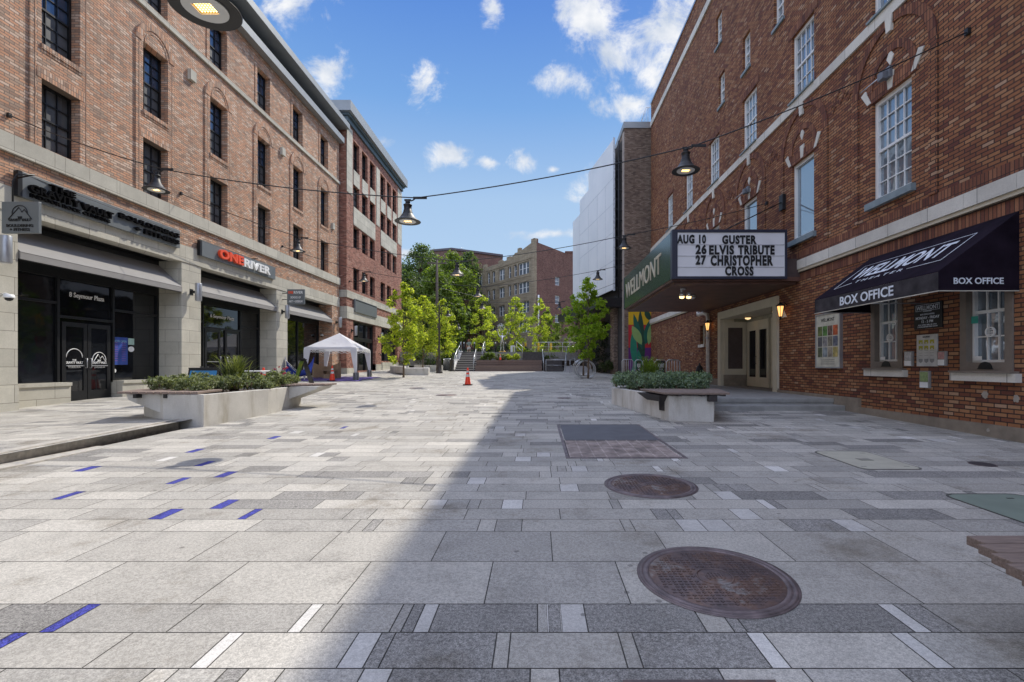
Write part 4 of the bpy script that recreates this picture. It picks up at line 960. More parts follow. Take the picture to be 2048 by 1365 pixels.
for i, c_ in enumerate(cols_):
    r_, q = divmod(i, 4); w4 = (b-a-.14)/4; ya = b-.07-q*w4; zt = z1-.30-r_*.265
    bm = BM(); box(bm, XT-.066, XT-.0605, ya-w4+.015, ya-.015, zt-.24, zt); finish('show_poster', bm, simple('show_print_%d' % i, c_, .5, var=.6, scale=9), t)
bm = BM()
for k in range(3): box(bm, XT-.064, XT-.0605, ym-.28, ym+.28, z0+.08+k*.05, z0+.09+k*.05)
finish('small_print', bm, ink, t)
bm = BM(); plate(bm, 'X', [rect(a-.02, b+.02, z0-.02, z1+.02), rect(a+.015, b-.015, z0+.015, z1-.015)], XT-.075, XT-.001); finish('frame', bm, alu, t)
t, a, b, z0, z1 = board(610, 660, 1831, 1887, 'hours_sign', 'black ticket hours sign with white WELLMONT lettering between the ticket windows', 'sign', black)
ym = (a+b)/2
prn(t, 'WELLMONT', ym, z1-.125, .075, wl, .50, off=.005); prn(t, 'THEATER', ym, z1-.165, .02, wl, .2); prn(t, 'BOX OFFICE HOURS', ym, z1-.225, .028, wl, .32)
prn(t, 'MONDAY - FRIDAY', ym, z1-.30, .05, wl, .54, off=.005); prn(t, '12 - 5 PM', ym, z1-.37, .05, wl, .26, off=.005); prn(t, 'BOX OFFICE WILL BE OPEN', ym, z1-.42, .024, wl, .42); prn(t, '2 HOURS BEFORE EVERY SHOW', ym, z1-.455, .024, wl, .46)
bm = BM(); plate(bm, 'X', [rect(ym-.27, ym+.27, z1-.145, z1-.03), rect(ym-.265, ym+.265, z1-.14, z1-.035)], XT-.034, XT-.0305); finish('rule_border', bm, wl, t)
t, a, b, z0, z1 = board(671, 733, 1836, 1877, 'seating_board', 'white information board with yellow and grey diagrams between the ticket windows', 'notice board', simple("notice_white", (.52, .52, .50), .5))
ym = (a+b)/2; prn(t, 'WELLMONT', ym, z1-.06, .03, ink, .17)
yel = simple("diagram_olive_yellow", (.38, .36, .03)); bm = BM(); bg_ = BM()
for r_ in range(2):
    for q in range(3): y_ = ym+(q-1)*.13; plate(bm, 'X', [rect(y_-.045, y_+.045, z1-.17-r_*.11, z1-.10-r_*.11), rect(y_-.02, y_+.02, z1-.165-r_*.11, z1-.14-r_*.11)], XT-.034, XT-.0305)
for q in range(3): y_ = ym+(q-1)*.13; plate(bg_, 'X', [[(y_-.045, z0+.14), (y_+.045, z0+.14), (y_+.045, z0+.09), (y_, z0+.06), (y_-.045, z0+.09)]], XT-.034, XT-.0305)
for k in range(4):
    for q in range(3): y_ = ym+(q-1)*.13; box(bg_, XT-.034, XT-.0305, y_-.04, y_+.04, z0+.2+k*.045, z0+.207+k*.045)
finish('diagram', bm, yel, t); finish('small_print', bg_, simple("print_grey", (.25, .25, .25)), t)
clearp = simple("clear_plastic_holder", (.30, .29, .28), .15, 0, spec=.8)
for px0, px1, py0, py1, lab, c_ in ((1813, 1829, 703, 733, 'clear leaflet holder left of the white information board', (.5, .5, .5)), (1880, 1896, 703, 732, 'clear leaflet holder with reddish leaflets right of the white information board', (.45, .25, .24)), (1844, 1863, 742, 776, 'clear leaflet holder with green leaflets below the white information board', (.25, .33, .14))):
    t, a, b, z0, z1 = board(py0, py1, px0, px1, 'leaflet_holder', lab, 'leaflet holder', clearp, .05, 'leaflet holders by the ticket windows')
    bm = BM(); box(bm, XT-.056, XT-.0505, a+.02, b-.02, z0+.12, z1-.02); finish('leaflet', bm, simple('leaflet_'+lab[22:30].strip().replace(' ', '_'), c_, .5, var=.3, scale=20), t)
    bm = BM(); box(bm, XT-.062, XT-.0505, a+.02, b-.02, z0+.01, z0+.11); finish('front_lip', bm, white, t)

# ================================================================== brown building beyond the theatre with white screen
XC0, YC0 = 5.62, 31.2
bC = thing('brown_brick_tower', 'brown-grey brick building with white mesh screen beyond the theatre', 'building', (XC0, YC0, .5))
dirC = Vector((-.19, 1, 0)).normalized(); nC = Vector((-dirC.y, dirC.x, 0))   # outward, to the street
bm = BM(); box(bm, XC0, 12, YC0, YC0+6, -.2, 16.6); finish('wall', bm, brick_dk, bC)
bm = BM(); box(bm, XC0-.06, 12, YC0-.06, YC0+6, 16.6, 17.0); finish('coping', bm, greymetal, bC)
def onC(s, z, off=0): p = Vector((XC0, YC0, 0))+dirC*s+nC*off; return (p.x, p.y, z)
fnC = lambda u_, v_, w_: onC(u_, v_, w_)
bm = BM(); plate(bm, fnC, [[(0.35, .3), (12, .3), (12, 13), (9, 14.6), (6, 16), (.35, 16)]], .01, -5); finish('side_wall', bm, simple("dark_structure_behind_mesh", (.05, .045, .045), .8), bC)
bm = BM(); plate(bm, fnC, [rect(.0, .34, .3, 16.4)], .03, -1); finish('corner_pier', bm, simple("beige_corner_render", (.36, .31, .27), .8), bC)
scr = MB("white_mesh_screen"); wv = scr.noise(.35, 4); scr.col(scr.ramp(wv, [(.3, (.72, .75, .77)), (.7, (.84, .86, .87))])); scr.set(.5); scr = scr.m
bm = BM(); plate(bm, fnC, [[(.75, 6.3), (11.2, 6.3), (11.2, 13.75), (9.0, 13.75), (9.0, 14.9), (6.5, 14.9), (6.5, 16.25), (.75, 16.25)]], .45, .40); finish('mesh_screen', bm, scr, bC)
bm = BM()
for s in (2.4, 4.3, 6.5, 9.0): plate(bm, fnC, [rect(s-.02, s+.02, 6.32, 13.7)], .46, .451)
for z in (8.2, 10.1, 12.0, 13.7): plate(bm, fnC, [rect(.77, 9, z-.02, z+.02)], .458, .451)
plate(bm, fnC, [rect(.70, .76, 6.2, 16.3)], .5, .38)
finish('screen_seam', bm, simple("screen_seam_white", (.60, .64, .68)), bC)
bm = BM()
for k in range(16): z = 5.5+k*.65; tube(bm, [onC(.3, z, .02), onC(.74, z+.3, .42)], .03, 5); 
tube(bm, [onC(.5, 5.2, .2), onC(.5, 16, .2)], .05, 5); finish('screen_bracket', bm, black, bC)
for s in (1.2, 4.0, 6.8, 9.6): bm = BM(); plate(bm, fnC, [rect(s, s+.8, .4, 5.2)], .25, .02); finish('street_pier', bm, brick_dk, bC)
bm = BM(); plate(bm, fnC, [rect(.4, 12, 5.1, 5.7)], 1.6, .02); finish('street_canopy', bm, black, bC)
bm = BM(); tube(bm, [(XC0+1.1, YC0+.3, 17.0), (XC0+1.45, YC0+.3, 18.1), (XC0+3, YC0+.3, 18.15)], .025, 5)
for k in range(6): tube(bm, [(XC0+1.15+.1*k, YC0+.3, 17.0), (XC0+1.15+.1*k, YC0+.3, min(18.1, 17.2+.25*k))], .015, 5)
finish('roof_railing', bm, steel, bC)
# mural on its street-end wall
mu = thing('mural', 'yellow, red and purple mural with big green leaves beside the theatre corner', 'mural', (6.6, YC0-.05, .6))
YM = YC0-.04
def MU(px, py): return (PX(px, YM), PZ(py, YM))
bg = [((1257, 1306), (619, 650), (.72, .43, .005)), ((1257, 1306), (650, 696), (.52, .025, .03)), ((1257, 1306), (696, 745), (.13, .02, .16))]
for k, ((a, b), (c, d), col_) in enumerate(bg):
    bm = BM(); (x0, z1_), (x1, z0_) = MU(a, c), MU(b, d); box(bm, x0, x1, YM-.03, YM+.03, z0_, z1_); finish(('yellow_field', 'red_field', 'purple_field')[k], bm, simple(('mural_yellow', 'mural_red', 'mural_purple')[k], col_, .6, var=.05), mu)
def leaf(px0, py0, px1, py1, w, m, k):
    a, b = Vector(MU(px0, py0)), Vector(MU(px1, py1)); d = b-a; n_ = Vector((-d.y, d.x)).normalized(); pts = []
    for i in range(9): t_ = i/8; pts.append(a+d*t_+n_*w*math.sin(math.pi*t_)**.8)
    for i in range(1, 8): t_ = 1-i/8; pts.append(a+d*t_-n_*w*math.sin(math.pi*t_)**.8)
    bm = BM(); plate(bm, 'Y', [[(p.x, p.y) for p in pts]], YM-.034-.004*k, YM-.03); finish('leaf', bm, m, mu)
g1, g2, g3, g4 = [simple('mural_green_%s' % n_, c_, .6, var=.08) for n_, c_ in (('deep', (.01, .11, .07)), ('mid', (.02, .22, .13)), ('pale', (.28, .42, .13)), ('dark', (.015, .06, .03)))]
leaf(1280, 619, 1284, 745, .25, g4, 1); leaf(1267, 628, 1284, 700, .2, g1, 2); leaf(1264, 652, 1283, 690, .26, g3, 3); leaf(1266, 660, 1268, 730, .22, g2, 2); leaf(1291, 690, 1300, 640, .25, g1, 3)
leaf(1297, 690, 1304, 645, .2, g3, 4); leaf(1276, 700, 1281, 745, .18, g2, 3); leaf(1262, 748, 1280, 715, .16, g2, 4); leaf(1290, 619, 1300, 642, .18, g4, 2)

# ================================================================== vegetation
def leaf_cloud(name, centers, n, spread, size, mat, parent=None, seed=1, flat=.55, aspect=1.0, world=True, droop=0):
    """n small leaf faces scattered round the given clump centres [(x,y,z,r)]"""
    rg = random.Random(seed); V, Fc = [], []
    ws = [c[3]**2 for c in centers]
    for c in rg.choices(centers, ws, k=n):
        r_ = c[3]
        while True:
            p = Vector((rg.uniform(-1, 1), rg.uniform(-1, 1), rg.uniform(-1, 1)))
            if p.length < 1: break
        p = p*(.35+.65*rg.random())
        q = Vector((c[0]+p.x*r_*spread, c[1]+p.y*r_*spread, c[2]+p.z*r_*spread*.8))
        nrm = (p*.6+Vector((rg.gauss(0, .6), rg.gauss(0, .6), flat+rg.gauss(0, .5)))).normalized()
        t = nrm.cross(Vector((rg.gauss(0, 1), rg.gauss(0, 1), rg.gauss(0, .5))))
        if t.length < .01: continue
        t.normalize(); b = nrm.cross(t); s = size*rg.uniform(.6, 1.3); k = len(V)
        V += [q-t*s*.5*aspect, q-b*s*.32+nrm*s*.06, q+t*s*.55*aspect-Vector((0, 0, droop*s)), q+b*s*.32+nrm*s*.06]; Fc.append((k, k+1, k+2, k+3))
    me = bpy.data.meshes.new(name); me.from_pydata(V, [], Fc); me.materials.append(mat)
    return mesh_obj(name, me, parent, world)
def crown_centers(rg, x, y, z0, z1, rx, n, top=.45, ry=None, r0=.32):
    """clumps round an upright egg-shaped crown"""
    out = []; ry = ry or rx
    for i in range(n):
        t = (i+.5)/n+rg.uniform(-.04, .04); t = min(.98, max(.02, t))
        prof = math.sin(math.pi*min(1, t**.8*.93+.07))**.75
        a = rg.random()*6.283; rr = rg.uniform(.35, 1.0)*prof
        if rg.random() < .2: rr *= 1.3
        out.append((x+rx*rr*math.cos(a), y+ry*rr*math.sin(a), z0+(z1-z0)*t, r0*rx*rg.uniform(.6, 1.2)*(.5+.5*prof)))
    return out
def tree(name, lab, x, y, zg, zc, zt, rx, nleaf, lsize, lm, seed, group=None, trunk=.055, clumps=90, lean=0, r0=.31, cat='tree', px_off=0):
    rg = random.Random(seed); t = thing(name, lab, cat, (x, y, zg), group)
    cs = crown_centers(rg, x+px_off, y, zc, zt, rx, clumps, r0=r0)
    bm = BM(); top = Vector((x+px_off*.8, y, zc+(zt-zc)*.72)); base = Vector((x, y, zg-.05))
    pts = [base.lerp(top, k/7)+Vector((rg.gauss(0, .02), rg.gauss(0, .02), 0))*(k > 0)*trunk*14 for k in range(8)]
    tube(bm, pts, [trunk*(1-.8*k/7)*(1.25 if k == 0 else 1) for k in range(8)], 8)
    for c in cs[::2]:
        h_ = max(zc-.1*(zt-zc), min(c[2]-.35*(zt-zc)*.5, top.z)); f_ = (h_-base.z)/(top.z-base.z); f_ = max(.2, min(.95, f_))
        s = base.lerp(top, f_); e = Vector(c[:3]); m_ = s.lerp(e, .5)+Vector((0, 0, -.05*rx)); tube(bm, [s, m_, e], [trunk*.34, trunk*.2, trunk*.07], 5)
    finish('trunk', bm, bark, t)
    leaf_cloud('crown', cs, int(nleaf*1.45), 1.22, lsize, lm, t, seed)
    return t
gt = 'young street trees'
def TT(px, pyb, w, top, bot, n, lab, seed, Y=None, lm=leafY, ls=.15, zg=None, gr=gt, off=0, cl_=60, tr=.055, name='young_tree'):
    if Y is None: X, Y = GP(px, pyb); zg = G(X, Y)
    else: X = PX(px, Y)
    return tree(name, lab, X, Y, zg, PZ(bot, Y), PZ(top, Y), w*Y/F/2, n, ls, lm, seed, gr, trunk=tr, px_off=off*Y/F, clumps=cl_)
TT(807, 756.5, 84, 566, 728, 3400, 'tall bright young tree right of the white tent, before the pale seat blocks', 1)
TT(846, 745, 78, 592, 705, 2600, 'young tree behind the pale seat blocks, partly hidden by the nearest left tree', 2)
TT(872, 740, 66, 600, 712, 2200, 'young tree with its crown round the black lamp post', 3, Y=37.5, zg=.75, off=14)
ZU = 2.42
TT(965, 0, 58, 592, 700, 2200, 'slim bright tree at the top of the stairs, left of the metal sculpture', 4, Y=45, zg=ZU, ls=.17)
TT(1030, 0, 62, 594, 706, 2500, 'bright tree on the upper terrace directly right of the sculpture', 5, Y=44.5, zg=ZU, ls=.17)
TT(1077, 0, 50, 596, 700, 1900, 'rightmost bright yellow-green tree on the upper terrace before the brick flats', 6, Y=47, zg=ZU, ls=.17, off=3)
TT(1094, 0, 46, 622, 700, 1700, 'dark green tree in front of the wooden fence behind the bright ones', 7, Y=52, zg=ZU, lm=leafG, ls=.2)
TT(1124, 0, 50, 628, 712, 1800, 'mid green tree between the dark tree and the big near right tree', 8, Y=48, zg=ZU-.3, lm=leafG, ls=.18)
TT(1176, 757.5, 82, 556, 716, 3600, 'large green tree with trunk standing inside the bicycle rings', 9, lm=leaf_mat("mid_tree_leaf", (.16, .27, .02), (.36, .46, .06), .55), ls=.15)
TT(1167, 752, 40, 590, 700, 900, 'slim tree trunk just behind the big right tree', 10, lm=leafG, ls=.15)
# hill woods: every tree its own
hz = [(812, 62, 88, 560, 45, leafD), (842, 70, 100, 505, 60, leafD), (800, 58, 70, 610, 36, leafG), (870, 60, 80, 545, 42, leafG), (905, 66, 95, 520, 50, leafG), (893, 54, 62, 590, 30, leafG),
      (858, 84, 80, 518, 60, leafD), (938, 74, 70, 518, 55, leafD), (925, 80, 70, 555, 60, leafD), (780, 75, 90, 540, 60, leafD), (830, 56, 60, 640, 28, leafD), (960, 92, 60, 560, 60, leafD)]
names = ['dark leafy tree on the hill just right of the red brick block', 'tall dark tree filling the top of the hill behind the young trees', 'green tree low on the hill at the corner of the red brick block', 'light green spreading tree behind the utility pole', 'tall light green tree right of the utility pole under a hanging lamp', 'green tree above the stairs railing at the foot of the hill',
         'distant dark tree on the skyline left of the far brown building', 'dark evergreen against the tan apartment wall', 'dark tree behind the lamp heads left of the apartment building', 'dark tree hidden behind the red brick block edge', 'dark understorey tree behind the seat blocks', 'dark tree between the far brown building and the apartment building']
for i, (px, Y, w, top, tr_, lm) in enumerate(hz):
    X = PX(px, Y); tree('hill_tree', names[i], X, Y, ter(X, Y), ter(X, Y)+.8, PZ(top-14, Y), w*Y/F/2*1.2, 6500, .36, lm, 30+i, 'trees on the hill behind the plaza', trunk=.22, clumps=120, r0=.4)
def bush(name, lab, blobs, n, size, lm, seed, group=None, cat='shrub', spread=1.1):
    x, y, z, r_ = blobs[0]; t = thing(name, lab, cat, (x, y, z-r_), group)
    leaf_cloud('foliage', blobs, n, spread, size, lm, t, seed)
    bm = BM()
    for b in blobs[:8]:
        for k in range(3): a = rnd.random()*6.28; tube(bm, [(b[0], b[1], b[2]-b[3]), (b[0]+.5*b[3]*math.cos(a), b[1]+.5*b[3]*math.sin(a), b[2]+.2*b[3])], [.012, .005], 4)
    finish('stems', bm, bark, t); return t
rg = random.Random(5)
for k, (px, w) in enumerate(((770, 60), (822, 60), (868, 56), (898, 30))):
    Y = 42.5; bl = [(PX(px+rg.uniform(-w/2, w/2), Y), Y+rg.uniform(-1, 1.5), rg.uniform(.9, 2.6), rg.uniform(.5, .9)) for i in range(16)]
    bush('hillside_shrub', ['shrubs at the foot of the red brick block beyond the seat blocks', 'dense dark shrubs behind the pale seat blocks', 'shrubs behind the black lamp post', 'shrubs left of the stairs railing above the litter bin'][k], bl, 4200, .15, leafG if k % 2 else leafD, 50+k, 'shrubs on the bank behind the seat blocks')
Y = 39.9
for k, (px, w, h_, lm) in enumerate(((935+30, 20, 18, leafG), (1001, 24, 12, leafP), (1025, 26, 14, leafY))):
    px = (963+12, 1000, 1028)[k]
    bl = [(PX(px+rg.uniform(-w/2, w/2), Y), Y+rg.uniform(-.3, .4), 1.68+rg.uniform(.1, .5), rg.uniform(.16, .3)) for i in range(12)]
    bush('terrace_shrub', ['green shrub left of the small cone on the wooden terrace', 'grey-green low shrub behind the small cone on the terrace', 'yellow-green shrub right of the small cone on the terrace'][k], bl, 1700, .1, lm, 60+k, 'shrubs on the wooden terrace')
Y = 42.5; bl = [(PX(rg.uniform(1050, 1190), Y), Y+rg.uniform(-.5, 1), 2.0+rg.uniform(-.1, .45), rg.uniform(.25, .45)) for i in range(40)]
bush('ramp_hedge', 'long low green hedge above the ramp railings', bl, 5200, .12, leafG, 70)
bl = [(PX(px, 35)+rg.uniform(-.4, .4), 35+rg.uniform(-1.5, 1.5), rg.uniform(.9, 4.2), rg.uniform(.35, .6)) for px in (1192, 1200, 1208) for i in range(10)]
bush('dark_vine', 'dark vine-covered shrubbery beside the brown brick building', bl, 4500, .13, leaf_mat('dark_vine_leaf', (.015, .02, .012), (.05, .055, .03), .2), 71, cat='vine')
bl = [(PX(px, 33)+rg.uniform(-.3, .3), 33+rg.uniform(-.5, .5), rg.uniform(.9, 1.5), rg.uniform(.25, .4)) for px in (1212, 1222, 1232) for i in range(5)]
bush('low_hedge', 'low dark hedge behind the pale planter bench by the hydrant', bl, 2400, .1, leaf_mat('dark_hedge_leaf', (.03, .05, .015), (.07, .09, .025), .3), 72)

# ---- planters
def planter(name, lab, outline, zb, zt, mat, rim=.14):
    x, y = outline[0]; t = thing(name, lab, 'planter', (x, y, zb)); cx_ = sum(p[0] for p in outline)/len(outline); cy_ = sum(p[1] for p in outline)/len(outline)
    inner = []
    for p in outline: d = Vector((cx_-p[0], cy_-p[1])); d = d.normalized()*rim*1.4; inner.append((p[0]+d.x, p[1]+d.y))
    bm = BM(); plate(bm, 'Z', [outline, inner], zb, zt); bevel_obj(finish('wall', bm, mat, t), .012)
    bm = BM(); plate(bm, 'Z', [inner], zb, zt-.08); finish('soil', bm, soil, t); return t
def slat_bench(t, corners, n, zt, mat, mw=.035, gap=.12, thick=.04, along=None):
    """slats between two edge lines: corners a0->a1 and b0->b1; slat i spans from a to b"""
    a0, a1, b0, b1 = [Vector((*c, 0)) for c in corners]; bm = BM()
    for i in range(n):
        f0, f1 = i/n, (i+1-gap)/n; p = [a0.lerp(a1, f0), b0.lerp(b1, f0), b0.lerp(b1, f1), a0.lerp(a1, f1)]
        hexa(bm, [(q.x, q.y, zt-thick) for q in p]+[(q.x, q.y, zt) for q in p])
    o = finish('bench_slats', bm, mat, t); bevel_obj(o, .004, 1); return o
ol = [(-6.86, 8.84), (-6.04, 8.72), (-5.92, 10.6), (-6.1, 12.45), (-6.5, 12.75), (-7.6, 12.4), (-8.15, 10.9), (-7.75, 9.5)]
pl = planter('planter', 'long pale concrete planter with benches at both ends on the left side of the plaza', ol, 0.0, .77, concrete)
bm = BM(); plate(bm, 'Y', [[(-6.8, .34), (-7.58, .66), (-7.62, .765), (-6.8, .765)]], 8.93, 9.85); bevel_obj(finish('cantilever', bm, concrete, pl), .01)
bm = BM(); plate(bm, 'Y', [[(-6.2, .42), (-5.36, .72), (-5.3, .785), (-6.2, .785)]], 11.7, 12.5); bevel_obj(finish('cantilever', bm, concrete, pl), .01)
slat_bench(pl, ((-7.72, 8.86), (-6.14, 8.74), (-8.15, 9.95), (-6.35, 9.75)), 11, .815, bench_wood)
slat_bench(pl, ((-6.35, 11.5), (-5.25, 11.95), (-6.6, 12.6), (-5.2, 12.55)), 9, .835, bench_wood)
bm = BM()
for x in (-7.35, -6.8, -6.3): box(bm, x-.03, x+.03, 8.80, 9.6, .70, .772)
finish('bench_bracket', bm, dkmetal, pl)
def shrubs(prefix, lab, spots, z, r_, n, size, lm, seed, gr):
    for k, (x, y, l_) in enumerate(spots):
        rg = random.Random(seed+k); bl = [(x+rg.uniform(-.36, .36), y+rg.uniform(-.36, .36), z+rg.uniform(-.02, .12), r_*rg.uniform(.3, .95)) for i in range(12)]+[(x+rg.uniform(-.4, .4), y+rg.uniform(-.4, .4), z+rg.uniform(.14, .26), r_*.35) for i in range(5)]
        t = bush(prefix, l_, bl, n, size, lm, seed+k, gr, spread=1.05)
SP = .86
shrubs('planter_shrub', '', [(-7.35, 9.75, 'low grey-green shrub at the near left end of the left planter'), (-6.75, 9.55, 'low shrub spilling over the bench edge of the left planter'), (-6.4, 10.2, 'low shrub in the left planter at the front, second from the near end'), (-6.95, 10.3, 'low shrub in the left planter in front of the tall grass'), (-6.35, 10.9, 'low shrub in the middle of the front edge of the left planter'), (-6.9, 11.1, 'low shrub behind the middle of the left planter'), (-6.4, 11.5, 'low shrub near the pink flowers of the left planter'), (-6.55, 12.1, 'last low shrub at the far end of the left planter'), (-7.6, 10.6, 'low shrub at the back of the left planter beside the pavement')], SP, .22, 3400, .042, leafP, 80, 'low shrubs in the left planter')
def grass_tuft(name, lab, x, y, z, h_, r_, n, seed, lm=leafGr, cat='ornamental grass'):
    rg = random.Random(seed); t = thing(name, lab, cat, (x, y, z)); V, Fc = [], []
    for i in range(n):
        a = rg.random()*6.283; o = Vector((x+rg.gauss(0, .09), y+rg.gauss(0, .09), z)); L_h = h_*rg.uniform(.5, 1.1); out = r_*rg.uniform(.2, 1.1)
        d = Vector((math.cos(a), math.sin(a), 0)); s = Vector((-d.y, d.x, 0))*.0055*(1+h_); pr = None
        for k in range(6):
            f_ = k/5; p = o+d*out*f_**1.8+Vector((0, 0, L_h*(f_-.38*f_**3))); w_ = s*(1-f_**2*.92)
            V += [p-w_, p+w_]
            if k: m = len(V); Fc.append((m-4, m-3, m-1, m-2))
    me = bpy.data.meshes.new(name); me.from_pydata(V, [], Fc); me.materials.append(lm); mesh_obj('blades', me, t)
    bm = BM(); lathe(bm, [(.1, -.05), (.07, .06), (.01, .1)], (x, y, z), 8); finish('crown_base', bm, soil, t); return t
grass_tuft('ornamental_grass', 'tall arching grass tuft in the middle of the left planter', -6.75, 10.75, .78, 1.12, .5, 230, 3)
fl = thing('flowering_plant', 'pink-flowered plant near the far end of the left planter', 'flowers', (-6.25, 11.3, .8))
leaf_cloud('leaves', [(-6.2+rg.uniform(-.2, .2), 11.35+rg.uniform(-.2, .2), 1.0+rg.uniform(-.05, .12), .12) for i in range(6)], 500, 1, .05, leafP, fl, 9)
leaf_cloud('blossoms', [(-6.2+rg.uniform(-.35, .35), 11.4+rg.uniform(-.3, .3), 1.14+rg.uniform(-.05, .12), .035) for i in range(9)], 90, 1, .045, simple("pink_petals", (.5, .05, .09), .6), fl, 10)
# right planter
orr = [(2.60, 9.55), (3.44, 9.40), (4.15, 11.3), (4.1, 13.0), (3.2, 13.8), (2.25, 13.6), (1.98, 12.9)]
pr_ = planter('planter', 'angular pale planter with wooden bench at its near end, in front of the theatre steps', orr, .0, .70, conc_w)
slat_bench(pr_, ((2.28, 10.75), (2.45, 9.32), (4.05, 10.9), (3.68, 9.22)), 8, .775, bench_wood)
bm = BM(); hexa(bm, [(2.62, 9.6, .38), (2.75, 10.5, .38), (2.62, 10.5, .38), (2.5, 9.9, .38), (2.62, 9.6, .70), (2.75, 10.7, .70), (2.2, 10.7, .70), (2.42, 9.6, .70)])
for x in (2.75, 3.2, 3.6): box(bm, x-.03, x+.03, 9.3, 10.6, .701, .734)
box(bm, 3.3, 3.46, 9.28, 9.39, .6, .72)
finish('bench_bracket', bm, simple("rusty_bracket_steel", (.05, .042, .042), .6, .3), pr_)
shrubs('blue_shrub', '', [(2.35, 12.6, 'bluish shrub at the far left corner of the right planter'), (2.55, 11.9, 'bluish shrub on the left side of the right planter'), (3.0, 11.3, 'bluish shrub in the middle front of the right planter'), (3.5, 11.0, 'bluish shrub right of centre in the right planter'), (3.8, 11.8, 'bluish shrub at the right end of the right planter'), (3.2, 12.3, 'bluish shrub at the centre of the right planter'), (2.8, 13.0, 'bluish shrub at the back of the right planter'), (3.75, 12.6, 'bluish shrub at the back right of the right planter')], .86, .32, 3600, .048, leafB, 95, 'bluish shrubs in the right planter')
grass_tuft('ornamental_grass', 'dark green spiky grass tuft at the back of the right planter', 3.0, 12.9, .68, 1.3, .5, 240, 8, leafG)
# pale seat blocks, left
def block(pts, z0, z1, lab, taper=0):
    t = thing('seat_block', lab, 'seat block', (pts[0][0], pts[0][1], z0), 'pale concrete seat blocks'); cx_ = sum(p[0] for p in pts)/4; cy_ = sum(p[1] for p in pts)/4
    bm = BM(); hexa(bm, [(cx_+(p[0]-cx_)*(1-taper), cy_+(p[1]-cy_)*(1-taper), z0) for p in pts]+[(p[0], p[1], z1) for p in pts]); bevel_obj(finish('block', bm, conc_w, t), .02)
    bm = BM(); hexa(bm, [(cx_+(p[0]-cx_)*.8, cy_+(p[1]-cy_)*.8, z0-.06) for p in pts]+[(cx_+(p[0]-cx_)*.8, cy_+(p[1]-cy_)*.8, z0+.001) for p in pts]); finish('base', bm, dkmetal, t)
def q4(*l): return [GP(px, py) for px, py in l]
for pts, z, lab in ((q4((780, 748), (806, 752), (818, 744), (790, 741)), .55, 'pale seat block left of the nearest tree trunk'), (q4((807, 752), (857, 751.5), (860, 745), (816, 745)), .55, 'pale seat block right of the nearest tree trunk'),
                    (q4((828, 744), (846, 744), (848, 740.5), (830, 740.5)), .62, 'pale seat block furthest back beside the second tree trunk'), (q4((848, 744.3), (885, 743.8), (887, 740), (850, 740)), .62, 'pale seat block behind the black lamp post')):
    block(pts, G(*pts[0])-.02, G(*pts[0])+.44, lab)
pts = q4((1176, 739), (1207, 739), (1217, 736), (1180, 736)); block(pts, G(*pts[0])-.02, G(*pts[0])+.45, 'pale tapering seat block behind the fire hydrant', .12)
# near bench at the right edge
nb_ = thing('park_bench', 'dark slatted wooden bench cut off by the right edge of the picture', 'bench', (2.9, 2.0, .04))
bm = BM(); n = 7; zt = .49
for i in range(n):
    y1 = 2.32-i*.108; xl = 2.06-i*.042; box(bm, xl, 4.2, y1-.098, y1, zt-.045, zt)
bevel_obj(finish('seat_slats', bm, bench_wood, nb_), .005)
bm = BM(); box(bm, 2.2, 4.1, 1.62, 1.68, zt-.12, zt-.046); box(bm, 2.3, 4.1, 2.2, 2.26, zt-.12, zt-.046); finish('rail', bm, dkmetal, nb_)
for x in (2.75, 3.9): bm = BM(); box(bm, x, x+.3, 1.65, 2.22, .03, zt-.121); finish('leg', bm, concrete, nb_)

